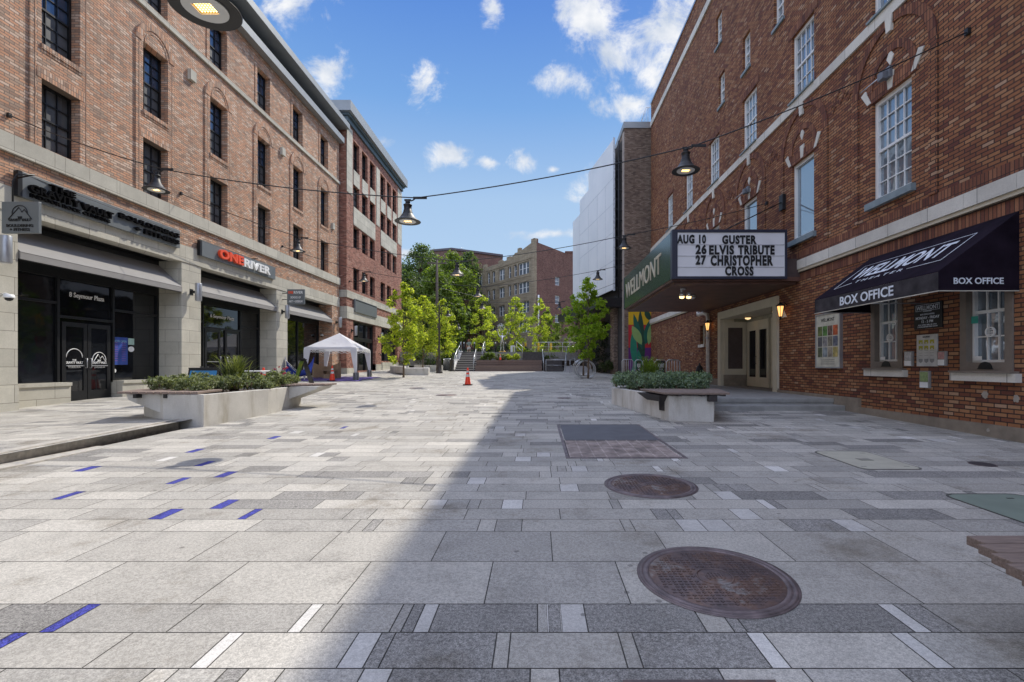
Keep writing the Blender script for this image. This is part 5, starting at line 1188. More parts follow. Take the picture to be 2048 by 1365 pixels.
# ================================================================== ground covers
rust = MB("rusty_iron"); n1 = rust.noise(3.2, 8, .65); n2 = rust.noise(40, 4)
rc = rust.ramp(n1, [(.3, (.085, .07, .072)), (.47, (.15, .112, .11)), (.56, (.19, .12, .095)), (.62, (.27, .245, .235)), (.72, (.33, .31, .295))]); rust.col(rust.mix(.5, rc, rust.ramp(n2, [(.3, .6), (.7, 1.3)]), 'MULTIPLY')); rust.set(.6, .35); rust.bump(n2, .5, .004); rust = rust.m
rimm = simple("rusty_ring_iron", (.17, .135, .135), .55, .35, var=.45, scale=9, bump=.4)
def manhole(px, py, r_, lab, seed, c=None, big=True):
    X, Y = c or GP(px, py); z = SL*Y+.006; t = thing('manhole_cover', lab, 'manhole cover', (X, Y, z), 'manhole covers in the plaza'); t.rotation_euler = (math.atan(SL), 0, 0)
    bm = BM(); lathe(bm, [(r_, 0), (r_, .007), (r_*.955, .007), (r_*.95, .003), (r_*.935, .003), (r_*.93, .007), (r_*.88, .007), (r_*.87, .002)], (0, 0, 0), 56, cap=False); lathe(bm, [(r_*1.03, 0), (r_*1.03, .003), (r_*.999, .003)], (0, 0, 0), 56, cap=False); finish('frame_ring', bm, rimm, t, world=False)
    bm = BM(); lathe(bm, [(r_*.87, .0), (r_*.865, .004), (.0001, .004)], (0, 0, 0), 56, cap=False); lid = finish('lid', bm, rust, t, world=False)
    bm = BM(); rg = random.Random(seed); k = .032 if big else .024
    n = int(r_*.8/k)
    for i in range(-n, n+1):
        for j in range(-n, n+1):
            x, y = i*k, j*k; d = math.hypot(x, y)
            if d > r_*.80 or d < r_*.27: continue
            if rg.random() < .08: continue
            w = k*.36; q = rg.choice((0, 1))
            box(bm, x-w, x+w, y-w*.35, y+w*.3, .004, .009)
            if q: box(bm, x-w*.3, x+w*.2, y-w, y+w, .004, .0088)
    for a, b in ((.25, .225), (.13, .11)): lathe(bm, [(r_*a, .004), (r_*a, .009), (r_*b, .009), (r_*b, .004)], (0, 0, 0), 32, cap=False)
    for i in range(-2, 3):
        box(bm, -r_*.1, r_*.1, i*r_*.045-.004, i*r_*.045+.004, .004, .0085)
        box(bm, i*r_*.045-.004, i*r_*.045+.004, -r_*.1, r_*.1, .004, .0087)
    finish('cast_pattern', bm, rust, lid, world=False); return t
manhole(0, 0, .435, 'large rusty manhole cover nearest the camera', 1, (1.04, 2.83))
manhole(0, 0, .445, 'mid-sized brown manhole cover behind the large rusty one', 2, (1.13, 4.83))
for px, py, r_, lab in ((893, 791, .34, 'small brown manhole cover in the sun near the orange cone'), (832, 777, .28, 'distant small disc standing in for a hanging lamp shadow, left of the orange cone'), (1128, 797, .22, 'small cover in the shade beyond the steel grate')):  # middle entry is a hanging lamp's cast shadow modelled as a cover
    X, Y = GP(px, py); z = SL*Y+.006; t = thing('manhole_cover', lab, 'manhole cover', (X, Y, z), 'manhole covers in the plaza'); t.rotation_euler = (math.atan(SL), 0, 0)
    bm = BM(); lathe(bm, [(r_, 0), (r_, .005), (r_*.88, .005), (r_*.87, .001)], (0, 0, 0), 32, cap=False); finish('frame_ring', bm, rimm, t, world=False)
    bm = BM(); lathe(bm, [(r_*.87, .0), (r_*.87, .003), (.001, .003)], (0, 0, 0), 32, cap=False); finish('lid', bm, rust, t, world=False)
def slab(name, lab, cat, pts, mat, h_=.005, z0=.006, frame=None):
    t = thing(name, lab, cat, (pts[0][0], pts[0][1], SL*pts[0][1])); bm = BM()
    fn = lambda u_, v_, w_: (u_, v_, SL*v_+w_)
    plate(bm, fn, [pts], z0, z0+h_); finish('cover', bm, mat, t)
    if frame:
        cx_ = sum(p[0] for p in pts)/len(pts); cy_ = sum(p[1] for p in pts)/len(pts); big = [(cx_+(p[0]-cx_)*frame[0], cy_+(p[1]-cy_)*frame[0]) for p in pts]
        sm = [(cx_+(p[0]-cx_)*1.012, cy_+(p[1]-cy_)*1.012) for p in pts]
        bm = BM(); plate(bm, fn, [big, sm], z0-.001, z0+h_-.001); finish('frame', bm, frame[1], t)
    return t
def rrect(x0, x1, y0, y1, r_):
    return arc(x0+r_, y0+r_, r_, 180, 270, 5)+arc(x1-r_, y0+r_, r_, 270, 360, 5)+arc(x1-r_, y1-r_, r_, 0, 90, 5)+arc(x0+r_, y1-r_, r_, 90, 180, 5)
t = slab('utility_hatch', 'cream rounded rectangular utility hatch on the right side of the plaza', 'hatch', rrect(3.72, 4.40, 5.5, 6.5, .1), simple("cream_hatch", (.47, .45, .36), .7, var=.08), frame=(1.05, simple("hatch_edge", (.16, .15, .13), .8)))
bm = BM(); box(bm, 3.98, 4.14, 5.93, 6.05, SL*6+.0125, SL*6+.0145)
for a, b in ((3.8, 5.62), (4.3, 5.62), (3.8, 6.38), (4.3, 6.38)): box(bm, a-.03, a+.03, b-.008, b+.008, SL*b+.0112, SL*b+.0135)
finish('markings', bm, simple("hatch_mark", (.25, .24, .2)), t)
t = slab('utility_hatch', 'green rounded utility hatch at the right edge of the plaza', 'hatch', rrect(3.78, 4.5, 3.1, 4.5, .12), simple("green_hatch", (.20, .245, .20), .75, var=.1, scale=3), frame=(1.04, simple("hatch_edge_dark", (.08, .08, .07), .8)))
bm = BM(); box(bm, 4.25, 4.31, 4.36, 4.38, SL*4.37+.0112, SL*4.37+.0135); finish('lift_slot', bm, black, t)
X, Y = GP(1965, 930); t = slab('storm_drain', 'small dark round drain cap near the theatre wall', 'drain', arc(X, Y, .12, 0, 345, 23), simple("drain_dark", (.045, .04, .045), .6), frame=(1.12, rimm))
# steel sidewalk grate: smooth plate behind, open grating in front
gr = thing('pavement_grate', 'rectangular pavement grate, dark plate behind and rusty bars in front, before the right planter', 'grate', (1.1, 7.4, .15))
fn = lambda u_, v_, w_: (u_, v_, SL*v_+w_)
bm = BM(); plate(bm, fn, [rect(.42, 1.86, 7.37, 9.0)], .006, .011); finish('cover_plate', bm, simple("plate_dark_steel", (.12, .12, .13), .65, .2, var=.15, scale=4), gr)
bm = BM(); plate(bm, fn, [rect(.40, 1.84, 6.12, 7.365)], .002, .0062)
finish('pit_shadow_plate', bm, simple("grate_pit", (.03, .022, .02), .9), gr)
bm = BM(); y = 6.15
while y < 7.34: plate(bm, fn, [rect(.41, 1.83, y, y+.045)], .0063, .013); y += .085
for x in fr(.42, 1.82, 9): plate(bm, fn, [rect(x-.008, x+.008, 6.13, 7.36)], .0063, .0115)
finish('grating_bars', bm, simple("grate_rusty_bars", (.40, .33, .30), .7, .2, var=.5, scale=5), gr)
bm = BM(); plate(bm, fn, [rect(.36, 1.90, 6.08, 9.04), rect(.40, 1.86, 6.12, 9.0)], .004, .0105); finish('frame', bm, rimm, gr)
t = slab('drain_channel', 'dark rusty drain strip at the bottom edge of the picture', 'drain', rect(.34, .95, 1.55, 1.93), rust)

# ================================================================== hanging lamps and cables
def make_lamp(lab, x, y, z, first=None, cat='hanging lamp', group='bell-shaped lamps hung from cables'):
    """origin at the rim; copies share meshes"""
    if first is not None:
        c = copy_tree(first); c.location = (x, y, z); c['label'] = lab; c['group'] = group; return c
    t = thing('hanging_lamp', lab, cat, (x, y, z), group)
    bm = BM(); lathe(bm, [(.232, .0), (.236, .006), (.215, .022), (.17, .045), (.135, .085), (.10, .14), (.088, .155), (.088, .175), (.075, .185), (.078, .21), (.068, .215), (.07, .29), (.078, .30), (.078, .315), (.05, .33), (.03, .35)], n=40, cap=False)
    lathe(bm, [(.232, .0), (.20, .004), (.15, .012)], n=40, cap=False); finish('shade', bm, simple("lamp_black_enamel", (.012, .011, .012), .5, 0, var=.1), t, world=False)
    bm = BM(); plate(bm, 'Z', [arc(0, 0, .15, 0, 350, 35), rect(-.07, .07, -.055, .055)], .004, .014); lp = finish('lens_plate', bm, lens, t, world=False)
    bm = BM(); box(bm, -.07, .07, -.055, .055, .02, .03); finish('glow_panel', bm, emis("lamp_amber_panel", (1, .52, .08), 1.1), lp, world=False)
    bm = BM()
    for i in range(6):
        for j in range(5): box(bm, -.058+i*.0215, -.050+i*.0215, -.044+j*.0205, -.036+j*.0205, .014, .0199)
    finish('led_points', bm, led, lp, world=False)
    bm = BM(); tube(bm, [(0, 0, .34), (-.02, 0, .38), (.02, 0, .40), (.06, 0, .385), (.10, 0, .40), (.15, 0, .44)], .012, 6); lathe(bm, [(.02, .33), (.045, .35), (.045, .375), (.015, .39)], n=10); box(bm, -.06, .06, -.015, .015, .385, .415); finish('hanger', bm, black, t, world=False)
    return t
LP = [(-2.45, 3.56, 3.93, 'huge near hanging lamp seen from below at the top edge of the picture'),
      (-7.9, 10.0, 4.92, 'hanging lamp in front of the second window bay of the orange brick building'), (-2.38, 8.85, 3.93, 'largest hanging lamp against the sky, over the plaza centre'), (2.55, 8.3, 4.64, 'hanging lamp in front of the theatre brick above the marquee'),
      (-7.9, 15.9, 5.05, 'hanging lamp in front of the brick above the red and white sign'), (-2.55, 15.3, 4.15, 'hanging lamp over the hill trees right of the utility pole'), (2.75, 15.3, 5.0, 'hanging lamp in front of the brown brick corner left of the marquee'),
      (-8.1, 22.5, 5.2, 'hanging lamp in front of the red brick block'), (-2.72, 22.0, 4.42, 'hanging lamp before the left corner of the apartment building'), (2.75, 22.0, 5.2, 'hanging lamp above the big right tree before the white screen'),
      (-3.4, 29.7, 4.75, 'small distant hanging lamp over the tree at the stairs'), (1.35, 29.7, 4.75, 'smallest distant hanging lamp before the brick flats')]
lamps = []
for i, (x, y, z, lab) in enumerate(LP): lamps.append(make_lamp(lab, x, y, z, lamps[0] if i else None))
def cable(lab, pts, sag=.12, r_=.011, name='overhead_cable'):
    t = thing(name, lab, 'cable', pts[0], 'cables strung across the plaza'); bm = BM(); P = []
    for a, b in zip(pts, pts[1:]):
        a, b = Vector(a), Vector(b); L_h = (b-a).length
        for k in range(10): f_ = k/10; P.append(a.lerp(b, f_)-Vector((0, 0, sag*L_h/8*4*f_*(1-f_))))
    P.append(Vector(pts[-1])); tube(bm, P, r_, 5); finish('wire', bm, black, t)
    bm = BM()
    for p, s in ((pts[0], 1), (pts[-1], -1)):
        if abs(p[0]) > 7: box(bm, p[0]-.03, p[0]+.03, p[1]-.035, p[1]+.035, p[2]-.05, p[2]+.05)
    for p in pts[1:-1]: box(bm, p[0]-.05, p[0]+.2, p[1]-.012, p[1]+.012, p[2]-.02, p[2]+.02)
    finish('fitting', bm, black, t)
hk = lambda l: (l[0]+.15, l[1], l[2]+.44)
cable('cable holding the huge near lamp at the top edge', [(XA+.04, 5.2, 7.3), hk(LP[0]), (XT-.03, 3.6, 6.6)])
cable('nearest full cable from the long building to the theatre carrying three lamps', [(XA+.04, 11.2, 7.1), hk(LP[1]), hk(LP[2]), hk(LP[3]), (XT-.03, 8.1, 6.9)])
cable('second cable across the plaza, its right lamp beside the marquee', [(XA+.04, 16.6, 7.2), hk(LP[4]), hk(LP[5]), hk(LP[6]), (XT-.03, 15.2, 6.4)])
cable('third cable across the plaza, its left lamp before the red brick block', [(XA+.04, 23.2, 7.0), hk(LP[7]), hk(LP[8]), hk(LP[9]), (XT-.03, 21.8, 6.8)])
cable('farthest thin cable over the terrace trees', [(XB+.04, 30.6, 6.6), hk(LP[10]), hk(LP[11]), (XT-1.7, 31.0, 6.8)])
for y, z, lab in ((16.75, 6.0, 'hook'), ): pass
# thin stay wires lower on the left facade
cable('low slack wire along the front of the orange brick building', [(XA+.06, 9.5, 5.9), (XA+.5, 20, 5.7), (-8.0, 29, 4.9)], .05, .007, 'stay_wire')

# ================================================================== lamp posts, utility pole
def lamp_post(x, y, z, h_, lab, arm=1.0, r_=.065):
    t = thing('lamp_post', lab, 'lamp post', (x, y, z), 'black lamp posts with gooseneck arm')
    bm = BM(); lathe(bm, [(.24, -.02), (.24, .1), (.16, .16), (.15, .8), (.17, .86), (.10, .95), (r_, 1.1), (r_*.8, h_-.4), (r_*.7, h_), (.02, h_+.15)], (x, y, z), 16); finish('pole', bm, simple("lamp_post_bronze", (.06, .05, .04), .5, .2), t)
    bm = BM(); P = [(x, y, z+h_-.5)]+[(x+arm/2-arm/2*math.cos(R(a)), y, z+h_-.35+arm*.55*math.sin(R(a))) for a in range(0, 181, 20)]; tube(bm, P, .022, 6); tube(bm, [(x, y, z+h_-1.1), (x+arm*.5, y, z+h_-.3)], .014, 5); ar = finish('arm', bm, black, t)
    bm = BM(); lathe(bm, [(.25, 0), (.2, .05), (.11, .14), (.08, .2), (.08, .34), (.03, .4)], (x+arm, y, z+h_-.72), 20); hd = finish('lamp_head', bm, black, t)
    bm = BM(); lathe(bm, [(.17, -.005), (.12, -.03), (.02, -.04)], (x+arm, y, z+h_-.72), 16); finish('bulb_glass', bm, lens, hd); return t
X, Y = GP(878.5, 747.5); lamp_post(X, Y, G(X, Y), PZ(612, Y)-G(X, Y), 'black lamp post beside the pale seat blocks on the left', .62)
Y = 38; lamp_post(PX(904, Y), Y, .78, PZ(640, Y)-.78, 'slim dark lamp post at the foot of the stairs railing', .5, .05)
X, Y = GP(1163, 741.5); lamp_post(X, Y, G(X, Y), PZ(588, Y)-G(X, Y), 'dark lamp post half hidden by the big right tree', -.6)
t = thing('utility_pole', 'wooden utility pole with crossarm in front of the hill trees', 'utility pole', (PX(874, 50), 50, 3))
bm = BM(); Y = 50; x = PX(874, Y); lathe(bm, [(.17, 2.2), (.11, PZ(520, Y))], (x, Y, 0), 10); finish('pole', bm, simple("creosote_pole", (.10, .08, .065), .9), t)
bm = BM(); z = PZ(527, Y); box(bm, x-1.0, x+1.0, Y-.08, Y+.05, z-.06, z+.06)
for d in (-.9, -.5, .5, .9): lathe(bm, [(.03, z+.06), (.05, z+.12), (.03, z+.2)], (x+d, Y, 0), 8)
finish('crossarm', bm, simple("crossarm_grey", (.13, .11, .1), .9), t)
cable('grey service wires from the utility pole down to the right', [(x, 50, PZ(575, 50)), (PX(990, 60), 60, PZ(600, 60))], .05, .02, 'service_wire')

# ================================================================== traffic cones
cone_w = simple("cone_reflective_band", (.55, .56, .54), .4)
def cone(x, y, z, h_, lab, first=None, bands=True):
    g = 'orange traffic cones'
    if first is not None:
        c = copy_tree(first); c.location = (x, y, z); s = h_/.71; c.scale = (s, s, s); c['label'] = lab; c['group'] = g; return c
    t = thing('traffic_cone', lab, 'traffic cone', (x, y, z), g)
    bm = BM(); lathe(bm, [(.135, .03), (.12, .06), (.032, .69), (.026, .71)], n=24); finish('body', bm, orange, t, world=False)
    rr = lambda z_: .12-(z_-.06)*.088/.63+.003
    for a, b in ((.34, .44), (.51, .59)):
        bm = BM(); lathe(bm, [(rr(a), a), (rr(b), b)], n=24, cap=False); finish('reflective_band', bm, cone_w, t, world=False)
    bm = BM(); plate(bm, 'Z', [rrect(-.18, .18, -.18, .18, .04)], 0, .035); finish('base', bm, simple("cone_base_black_rubber", (.03, .015, .015), .8), t, world=False); return t
X, Y = GP(935.5, 771); c0 = cone(X, Y, G(X, Y)+.005, .78, 'orange traffic cone standing alone in the sunny middle of the plaza')
c0.scale = (1.06, 1.06, 1.06)
cone(PX(664.5, 23.3), 23.3, G(-9.9, 23.3)+.005, .74, 'orange traffic cone under the edge of the white tent', c0)
cone(PX(527, 17.6), 17.6, G(-10, 17.6)+.005, .82, 'orange traffic cone behind the left planter beside the white table', c0)
cone(PX(1001, 38.9), 38.75, 1.69, .5, 'small orange cone on top of the wooden terrace', c0)

# ================================================================== canopy tent
tc_ = [(-11.4, 23.6), (-8.9, 23.7), (-9.42, 27.1), (-11.9, 27.0)]
ct = thing('canopy_tent', 'white pop-up canopy tent on the pavement in front of the brick shops', 'canopy tent', (-10.4, 25.3, .6))
ze, zp = 2.16, 2.97; ctr = (sum(p[0] for p in tc_)/4, sum(p[1] for p in tc_)/4)
tentm = MB("white_tent_fabric"); tentm.col((.78, .78, .80)); tentm.set(.7); n_ = tentm.noise(2.5, 5); tentm.bump(n_, .8, .06)
tr_ = tentm.n('ShaderNodeBsdfTranslucent'); tr_.inputs[0].default_value = (.75, .75, .8, 1); ms_ = tentm.n('ShaderNodeMixShader'); ms_.inputs[0].default_value = .3
tentm.l(tentm.b.outputs[0], ms_.inputs[1]); tentm.l(tr_.outputs[0], ms_.inputs[2]); tentm.l(ms_.outputs[0], tentm.out.inputs[0]); tentm = tentm.m
bm = BM(); N_ = 10; rg = random.Random(2)
for k in range(4):
    a, b = tc_[k], tc_[(k+1) % 4]; rows = []
    for i in range(N_+1):
        row = []
        for j in range(N_+1):
            f_ = i/N_; g_ = j/N_; ex, ey = a[0]+(b[0]-a[0])*g_, a[1]+(b[1]-a[1])*g_; x, y = ex+(ctr[0]-ex)*f_, ey+(ctr[1]-ey)*f_
            sag = -.10*math.sin(math.pi*f_)*math.sin(math.pi*g_)*(1-f_)+.02*math.sin(g_*9+f_*4)*(1-f_)*f_
            row.append(bm.verts.new((x, y, ze+(zp-ze)*f_**1.05+sag)))
        rows.append(row)
    for i in range(N_):
        for j in range(N_): f = bm.faces.new((rows[i][j], rows[i][j+1], rows[i+1][j+1], rows[i+1][j])); f.smooth = True
    vs = []
    for j in range(N_+1): g_ = j/N_; x, y = a[0]+(b[0]-a[0])*g_, a[1]+(b[1]-a[1])*g_; vs.append((bm.verts.new((x, y, ze)), bm.verts.new((x, y, ze-.12+.03*math.sin(math.pi*g_)))))
    for p, q in zip(vs, vs[1:]): bm.faces.new((p[0], q[0], q[1], p[1]))
bmesh.ops.remove_doubles(bm, verts=bm.verts, dist=.002)
o = finish('roof_fabric', bm, tentm, ct); 
for k, (x, y) in enumerate(tc_):
    g = G(x, y)+.005; dx, dy = ctr[0]-x, ctr[1]-y; d = Vector((dx, dy, 0)).normalized()*.0
    bm = BM(); box(bm, x-.02, x+.02, y-.02, y+.02, g, ze-.02); box(bm, x-.06, x+.06, y-.06, y+.06, g, g+.02); finish('leg', bm, white, ct)
    w = .26; sx_ = 1 if dx > 0 else -1; sy_ = 1 if dy > 0 else -1
    bm = BM(); xm = x+.024*-sx_
    hexa(bm, [(x-.03, y-.03, g+.15), (x+.03, y-.03, g+.15), (x+.03, y+.03, g+.15), (x-.03, y+.03, g+.15), (min(x, x+w*sx_)-.03, min(y, y+.03*sy_)-.03, ze-.1), (max(x, x+w*sx_)+.03, min(y, y+.03*sy_)-.03, ze-.1), (max(x, x+w*sx_)+.03, y+.035, ze-.1), (min(x, x+w*sx_)-.03, y+.035, ze-.1)]); finish('leg_curtain', bm, tentm, ct)
bm = BM()
for a, b in zip(tc_, tc_[1:]+tc_[:1]):
    P = [(a[0]+(b[0]-a[0])*i/8, a[1]+(b[1]-a[1])*i/8, ze-.12-(.1 if i % 2 else 0)) for i in range(9)]; tube(bm, P, .01, 5)
    P = [(a[0]+(b[0]-a[0])*i/8, a[1]+(b[1]-a[1])*i/8, ze-.12-(0 if i % 2 else .1)) for i in range(9)]; tube(bm, P, .01, 5)
finish('truss', bm, white, ct)
for k, (i, lab) in enumerate(((1, 'dark grey weight block on the near right foot of the tent'), (2, 'dark grey weight block on the far right foot of the tent'))):
    x, y = tc_[i]; g = G(x, y)+.005; t = thing('weight_block', lab, 'weight', (x, y, g), 'weights on the tent feet'); bm = BM(); box(bm, x-.13, x-.025, y-.1, y+.1, g+.025, g+.4); box(bm, x+.025, x+.10, y-.1, y+.1, g+.025, g+.4); bevel_obj(finish('block', bm, simple("weight_grey", (.14, .14, .14), .9), t), .015)
    bm = BM(); tube(bm, [(x-.08, y, g+.4), (x-.08, y, g+.46), (x+.06, y, g+.46), (x+.06, y, g+.4)], .01, 5); finish('handle', bm, black, t)
# things round the tent
purp = simple("purple_spattered_tarp", (.10, .065, .26), .7, var=.9, scale=2.5)
t = thing('tarp', 'crumpled purple tarp spread on the pavement under the tent', 'tarp', (-10.5, 25, .6)); bm = BM(); V_ = []
for i in range(21):
    V_.append([])
    for j in range(15): x = -12.0+3.3*i/20+.1*math.sin(j); y = 23.1+3.6*j/14+.1*math.sin(i*.8); V_[-1].append(bm.verts.new((x, y, G(x, y)+.02+.03*abs(math.sin(i*1.7+j*.9)*math.sin(j*2.1)))))
for i in range(20):
    for j in range(14): bm.faces.new((V_[i][j], V_[i+1][j], V_[i+1][j+1], V_[i][j+1])).smooth = True
finish('sheet', bm, purp, t)
bluet = simple("blue_tarp_cloth", (.02, .05, .32), .55, var=.25, scale=2)
t = thing('blue_banner', 'blue cloth with white stripes draped in front of the third shop window', 'cloth', (-11.9, 23.9, .7)); bm = BM(); V_ = []
for i in range(13):
    V_.append([])
    for j in range(9): u_ = i/12; v_ = j/8; x = -12.25+1.35*u_; y = 23.4+.15*math.sin(u_*5+v_*3); z = .75+.95*v_*(1-.75*math.sin(math.pi*u_)**.8)+.25*abs(u_-.5)*(1-v_)+.02*math.sin(9*u_); V_[-1].append(bm.verts.new((x, y, z)))
for i in range(12):
    for j in range(8): f = bm.faces.new((V_[i][j], V_[i+1][j], V_[i+1][j+1], V_[i][j+1])); f.smooth = True
o = finish('cloth', bm, bluet, t); s_ = o.modifiers.new('solid', 'SOLIDIFY'); s_.thickness = .012
bm = BM()
for k in range(4): tube(bm, [(-12.2+.12*k, 23.36, 1.55-.2*k), (-11.9+.12*k, 23.42, 1.2-.18*k), (-11.6+.1*k, 23.46, .95-.08*k)], .008, 4)
finish('stripes', bm, white, t)
card = simple("brown_cardboard", (.34, .24, .155), .9, var=.12)
for k, (x, y, w, h_, lab) in enumerate(((-11.2, 25.6, 1.5, .82, 'large open cardboard sheet with curved top leaning at the back of the tent'), (-10.75, 24.8, .55, .4, 'small cardboard box in front of the large sheet under the tent'))):
    g = G(x, y)+.03; t = thing('cardboard_box', lab, 'cardboard', (x, y, g)); bm = BM()
    if k == 0: plate(bm, 'Y', [[(x-w/2, g), (x+w/2, g), (x+w/2, g+h_+.06)]+[(x+w/2-w*i/10, g+h_-.22*math.sin(math.pi*i/10)) for i in range(1, 10)]+[(x-w/2, g+h_)]], y, y+.04); box(bm, x+w/2-.01, x+w/2+.03, y-.5, y-.002, g, g+h_-.1)
    else: plate(bm, 'X', [rect(y, y+.4, g, g+h_)], x-w/2, x-w/2+.015); box(bm, x-w/2+.016, x+w/2, y, y+.015, g, g+h_*.6); box(bm, x+w/2-.015, x+w/2, y+.016, y+.4, g, g+h_); box(bm, x-w/2-.1, x+w/2+.1, y-.05, y+.45, g+h_+.001, g+h_+.03)
    finish('panels', bm, card, t); bm = BM(); box(bm, x-w/2+.05, x-w/2+.08, y-.006, y-.001, g+.02, g+h_*.5); finish('tape', bm, simple('tape_tan', (.4, .32, .2)), t)
def aframe(x, y, w, h_, lab, ma, mb, txt=None, rz=0, spread=.35):
    g = G(x, y)+.005; t = thing('sandwich_board', lab, 'sandwich board', (x, y, g), rz=rz)
    for s, m, nm in ((-1, ma, 'front_panel'), (1, mb, 'back_panel')):
        bm = BM(); th = .02
        hexa(bm, [(-w/2, s*spread, 0), (w/2, s*spread, 0), (w/2, s*spread+th, 0), (-w/2, s*spread+th, 0), (-w/2, s*.02, h_), (w/2, s*.02, h_), (w/2, s*.02+th, h_), (-w/2, s*.02+th, h_)]); fp = finish(nm, bm, black, t, world=False)
        def P(u_, v_, o_): f_ = v_/h_; return (u_, s*spread*(1-f_)+s*.02*f_+(-.004-o_ if s < 0 else th+.004+o_), v_)
        bm = BM(); hexa(bm, [P(-w/2+.05, .12, 0), P(w/2-.05, .12, 0), P(w/2-.05, .12, .004), P(-w/2+.05, .12, .004), P(-w/2+.05, h_-.06, 0), P(w/2-.05, h_-.06, 0), P(w/2-.05, h_-.06, .004), P(-w/2+.05, h_-.06, .004)]); finish('poster', bm, m, fp, world=False)
    bm = BM(); box(bm, -w/2, w/2, -.05, .07, h_, h_+.03); box(bm, -.1, -.05, -.04, .06, h_+.03, h_+.07); box(bm, .05, .1, -.04, .06, h_+.03, h_+.07); finish('hinge_bar', bm, black, t, world=False); return t
rgreen = MB("green_menu_poster"); n_ = rgreen.noise(7, 6, .7); rgreen.col(rgreen.ramp(n_, [(.35, (.03, .08, .015)), (.5, (.10, .22, .02)), (.6, (.35, .33, .03)), (.72, (.3, .06, .02))])); rgreen = rgreen.m
X = PX(606, 20.6); t = aframe(X, 20.6, .62, 1.06, 'sandwich board seen edge-on, green poster on one face, chalk writing on the other', rgreen, simple("chalkboard_grey", (.035, .037, .037), .8), rz=R(-48), spread=.36)
bm = BM()
for k in range(7):
    z = .9-k*.11; f_ = z/1.06; yy_ = .42*(1-f_)+.02*f_+.032
    for q in range(4): box(bm, -.2+q*.1+.01*(k % 3), -.14+q*.1, yy_, yy_+.004, z, z+.045)
finish('chalk_writing', bm, simple("chalk_white", (.4, .4, .38)), [c for c in t.children if c.name.startswith('back')][0], world=False)
lightblue = simple("blue_board_print", (.03, .20, .42), .45, var=.3, scale=2)
X = PX(409, 14.6); t = aframe(X, 14.6, .82, .88, 'blue sandwich board with pale lettering behind the left planter shrubs', lightblue, simple("board_green", (.15, .3, .22)), rz=R(12))
lettering('BOULDERING', t, (-.30, -.152, .50), (1, 0, 0), (0, .25, 1), .11, white, width=.56, ext=.006, off=.02).matrix_parent_inverse = Matrix.Identity(4)
tb = thing('folding_table', 'small white folding table behind the left planter', 'table', (-10.0, 17, G(-10, 17)))
g = G(-10, 17); xa, xb = PX(487, 17), PX(528, 17); bm = BM(); box(bm, xa, xb, 16.8, 17.4, g+.7, g+.74); bevel_obj(finish('tabletop', bm, white, tb), .01)
for x in (xa+.05, xb-.05):
    for y in (16.86, 17.34): bm = BM(); tube(bm, [(x, y, g), (x, y, g+.7)], .013, 6); finish('leg', bm, steel, tb)

# ================================================================== bicycle rings, hydrant, bins, bollard, barriers
def ringrack(px, py, d, lab):
    X, Y = GP(px, py); z = G(X, Y)+.004; t = thing('bicycle_rack', lab, 'bicycle rack', (X, Y, z), 'ring bicycle racks'); r_ = d/2
    for dx in (-.06, .07):
        bm = BM(); tube(bm, [(X+dx+r_*math.cos(R(a)), Y+(dx+.06)*3.2, z+r_*.94+r_*math.sin(R(a))) for a in range(0, 360, 10)], .026, 8, closed=True); finish('ring', bm, steel, t)
    bm = BM(); box(bm, X-.25, X+.3, Y-.06, Y+.42, z, z+.012); finish('foot_plate', bm, dkmetal, t)
ringrack(1172, 757, 1.02, 'nearest double ring bicycle rack round the big right tree trunk'); ringrack(1164, 751.5, 1.02, 'farther double ring bicycle rack behind the nearest one')
def hydrant(X, Y, z, lab, s=1, m=None, g='hydrants'):
    t = thing('fire_hydrant', lab, 'fire hydrant', (X, Y, z)); bm = BM()
    lathe(bm, [(.16*s, 0), (.16*s, .05), (.1*s, .07), (.1*s, .5*s), (.13*s, .52*s), (.13*s, .57*s), (.11*s, .6*s), (.09*s, .68*s), (.03*s, .74*s), (.03*s, .8*s)], (X, Y, z), 16); finish('barrel', bm, m or black, t)
    bm = BM(); tube(bm, [(X-.19*s, Y, z+.42*s), (X+.19*s, Y, z+.42*s)], .055*s, 10); tube(bm, [(X, Y, z+.38*s), (X, Y-.2*s, z+.38*s)], .07*s, 10); finish('outlet', bm, m or black, t); return t
X, Y = GP(1203, 741); hydrant(X, Y, G(X, Y), 'dark fire hydrant with light cap in front of the pale tapering seat block', 1.0, dkmetal)
bm = BM(); lathe(bm, [(.12, .6), (.1, .7), (.03, .76)], (X, Y, G(X, Y)+.01), 14)
tt = [o for o in bpy.data.objects if o.name == 'fire_hydrant'][0]; finish('bonnet', bm, alu, tt)
hydrant(6.25, 18.6, .49, 'black standpipe hydrant on the platform left of the white downspout', 1.1)
def bin_(px, py, lab, m, h_=.95, r_=.3):
    X, Y = GP(px, py); z = G(X, Y); t = thing('litter_bin', lab, 'litter bin', (X, Y, z), 'slatted litter bins')
    bm = BM()
    for k in range(20): a = k*math.pi/10; x, y = X+r_*math.cos(a), Y+r_*math.sin(a); tube(bm, [(x, y, z+.05), (X+r_*1.02*math.cos(a), Y+r_*1.02*math.sin(a), z+h_*.85), (X+r_*1.15*math.cos(a), Y+r_*1.15*math.sin(a), z+h_*.97)], .022, 4)
    finish('slats', bm, m, t); bm = BM(); lathe(bm, [(r_*.95, .02), (r_*.95, h_*.84)], (X, Y, z), 16); finish('liner', bm, simple("bin_liner_grey", (.12, .12, .12)), t); bm = BM(); tube(bm, [(X+r_*1.17*math.cos(R(a)), Y+r_*1.17*math.sin(R(a)), z+h_) for a in range(0, 360, 20)], .025, 6, closed=True); finish('rim', bm, m, t)
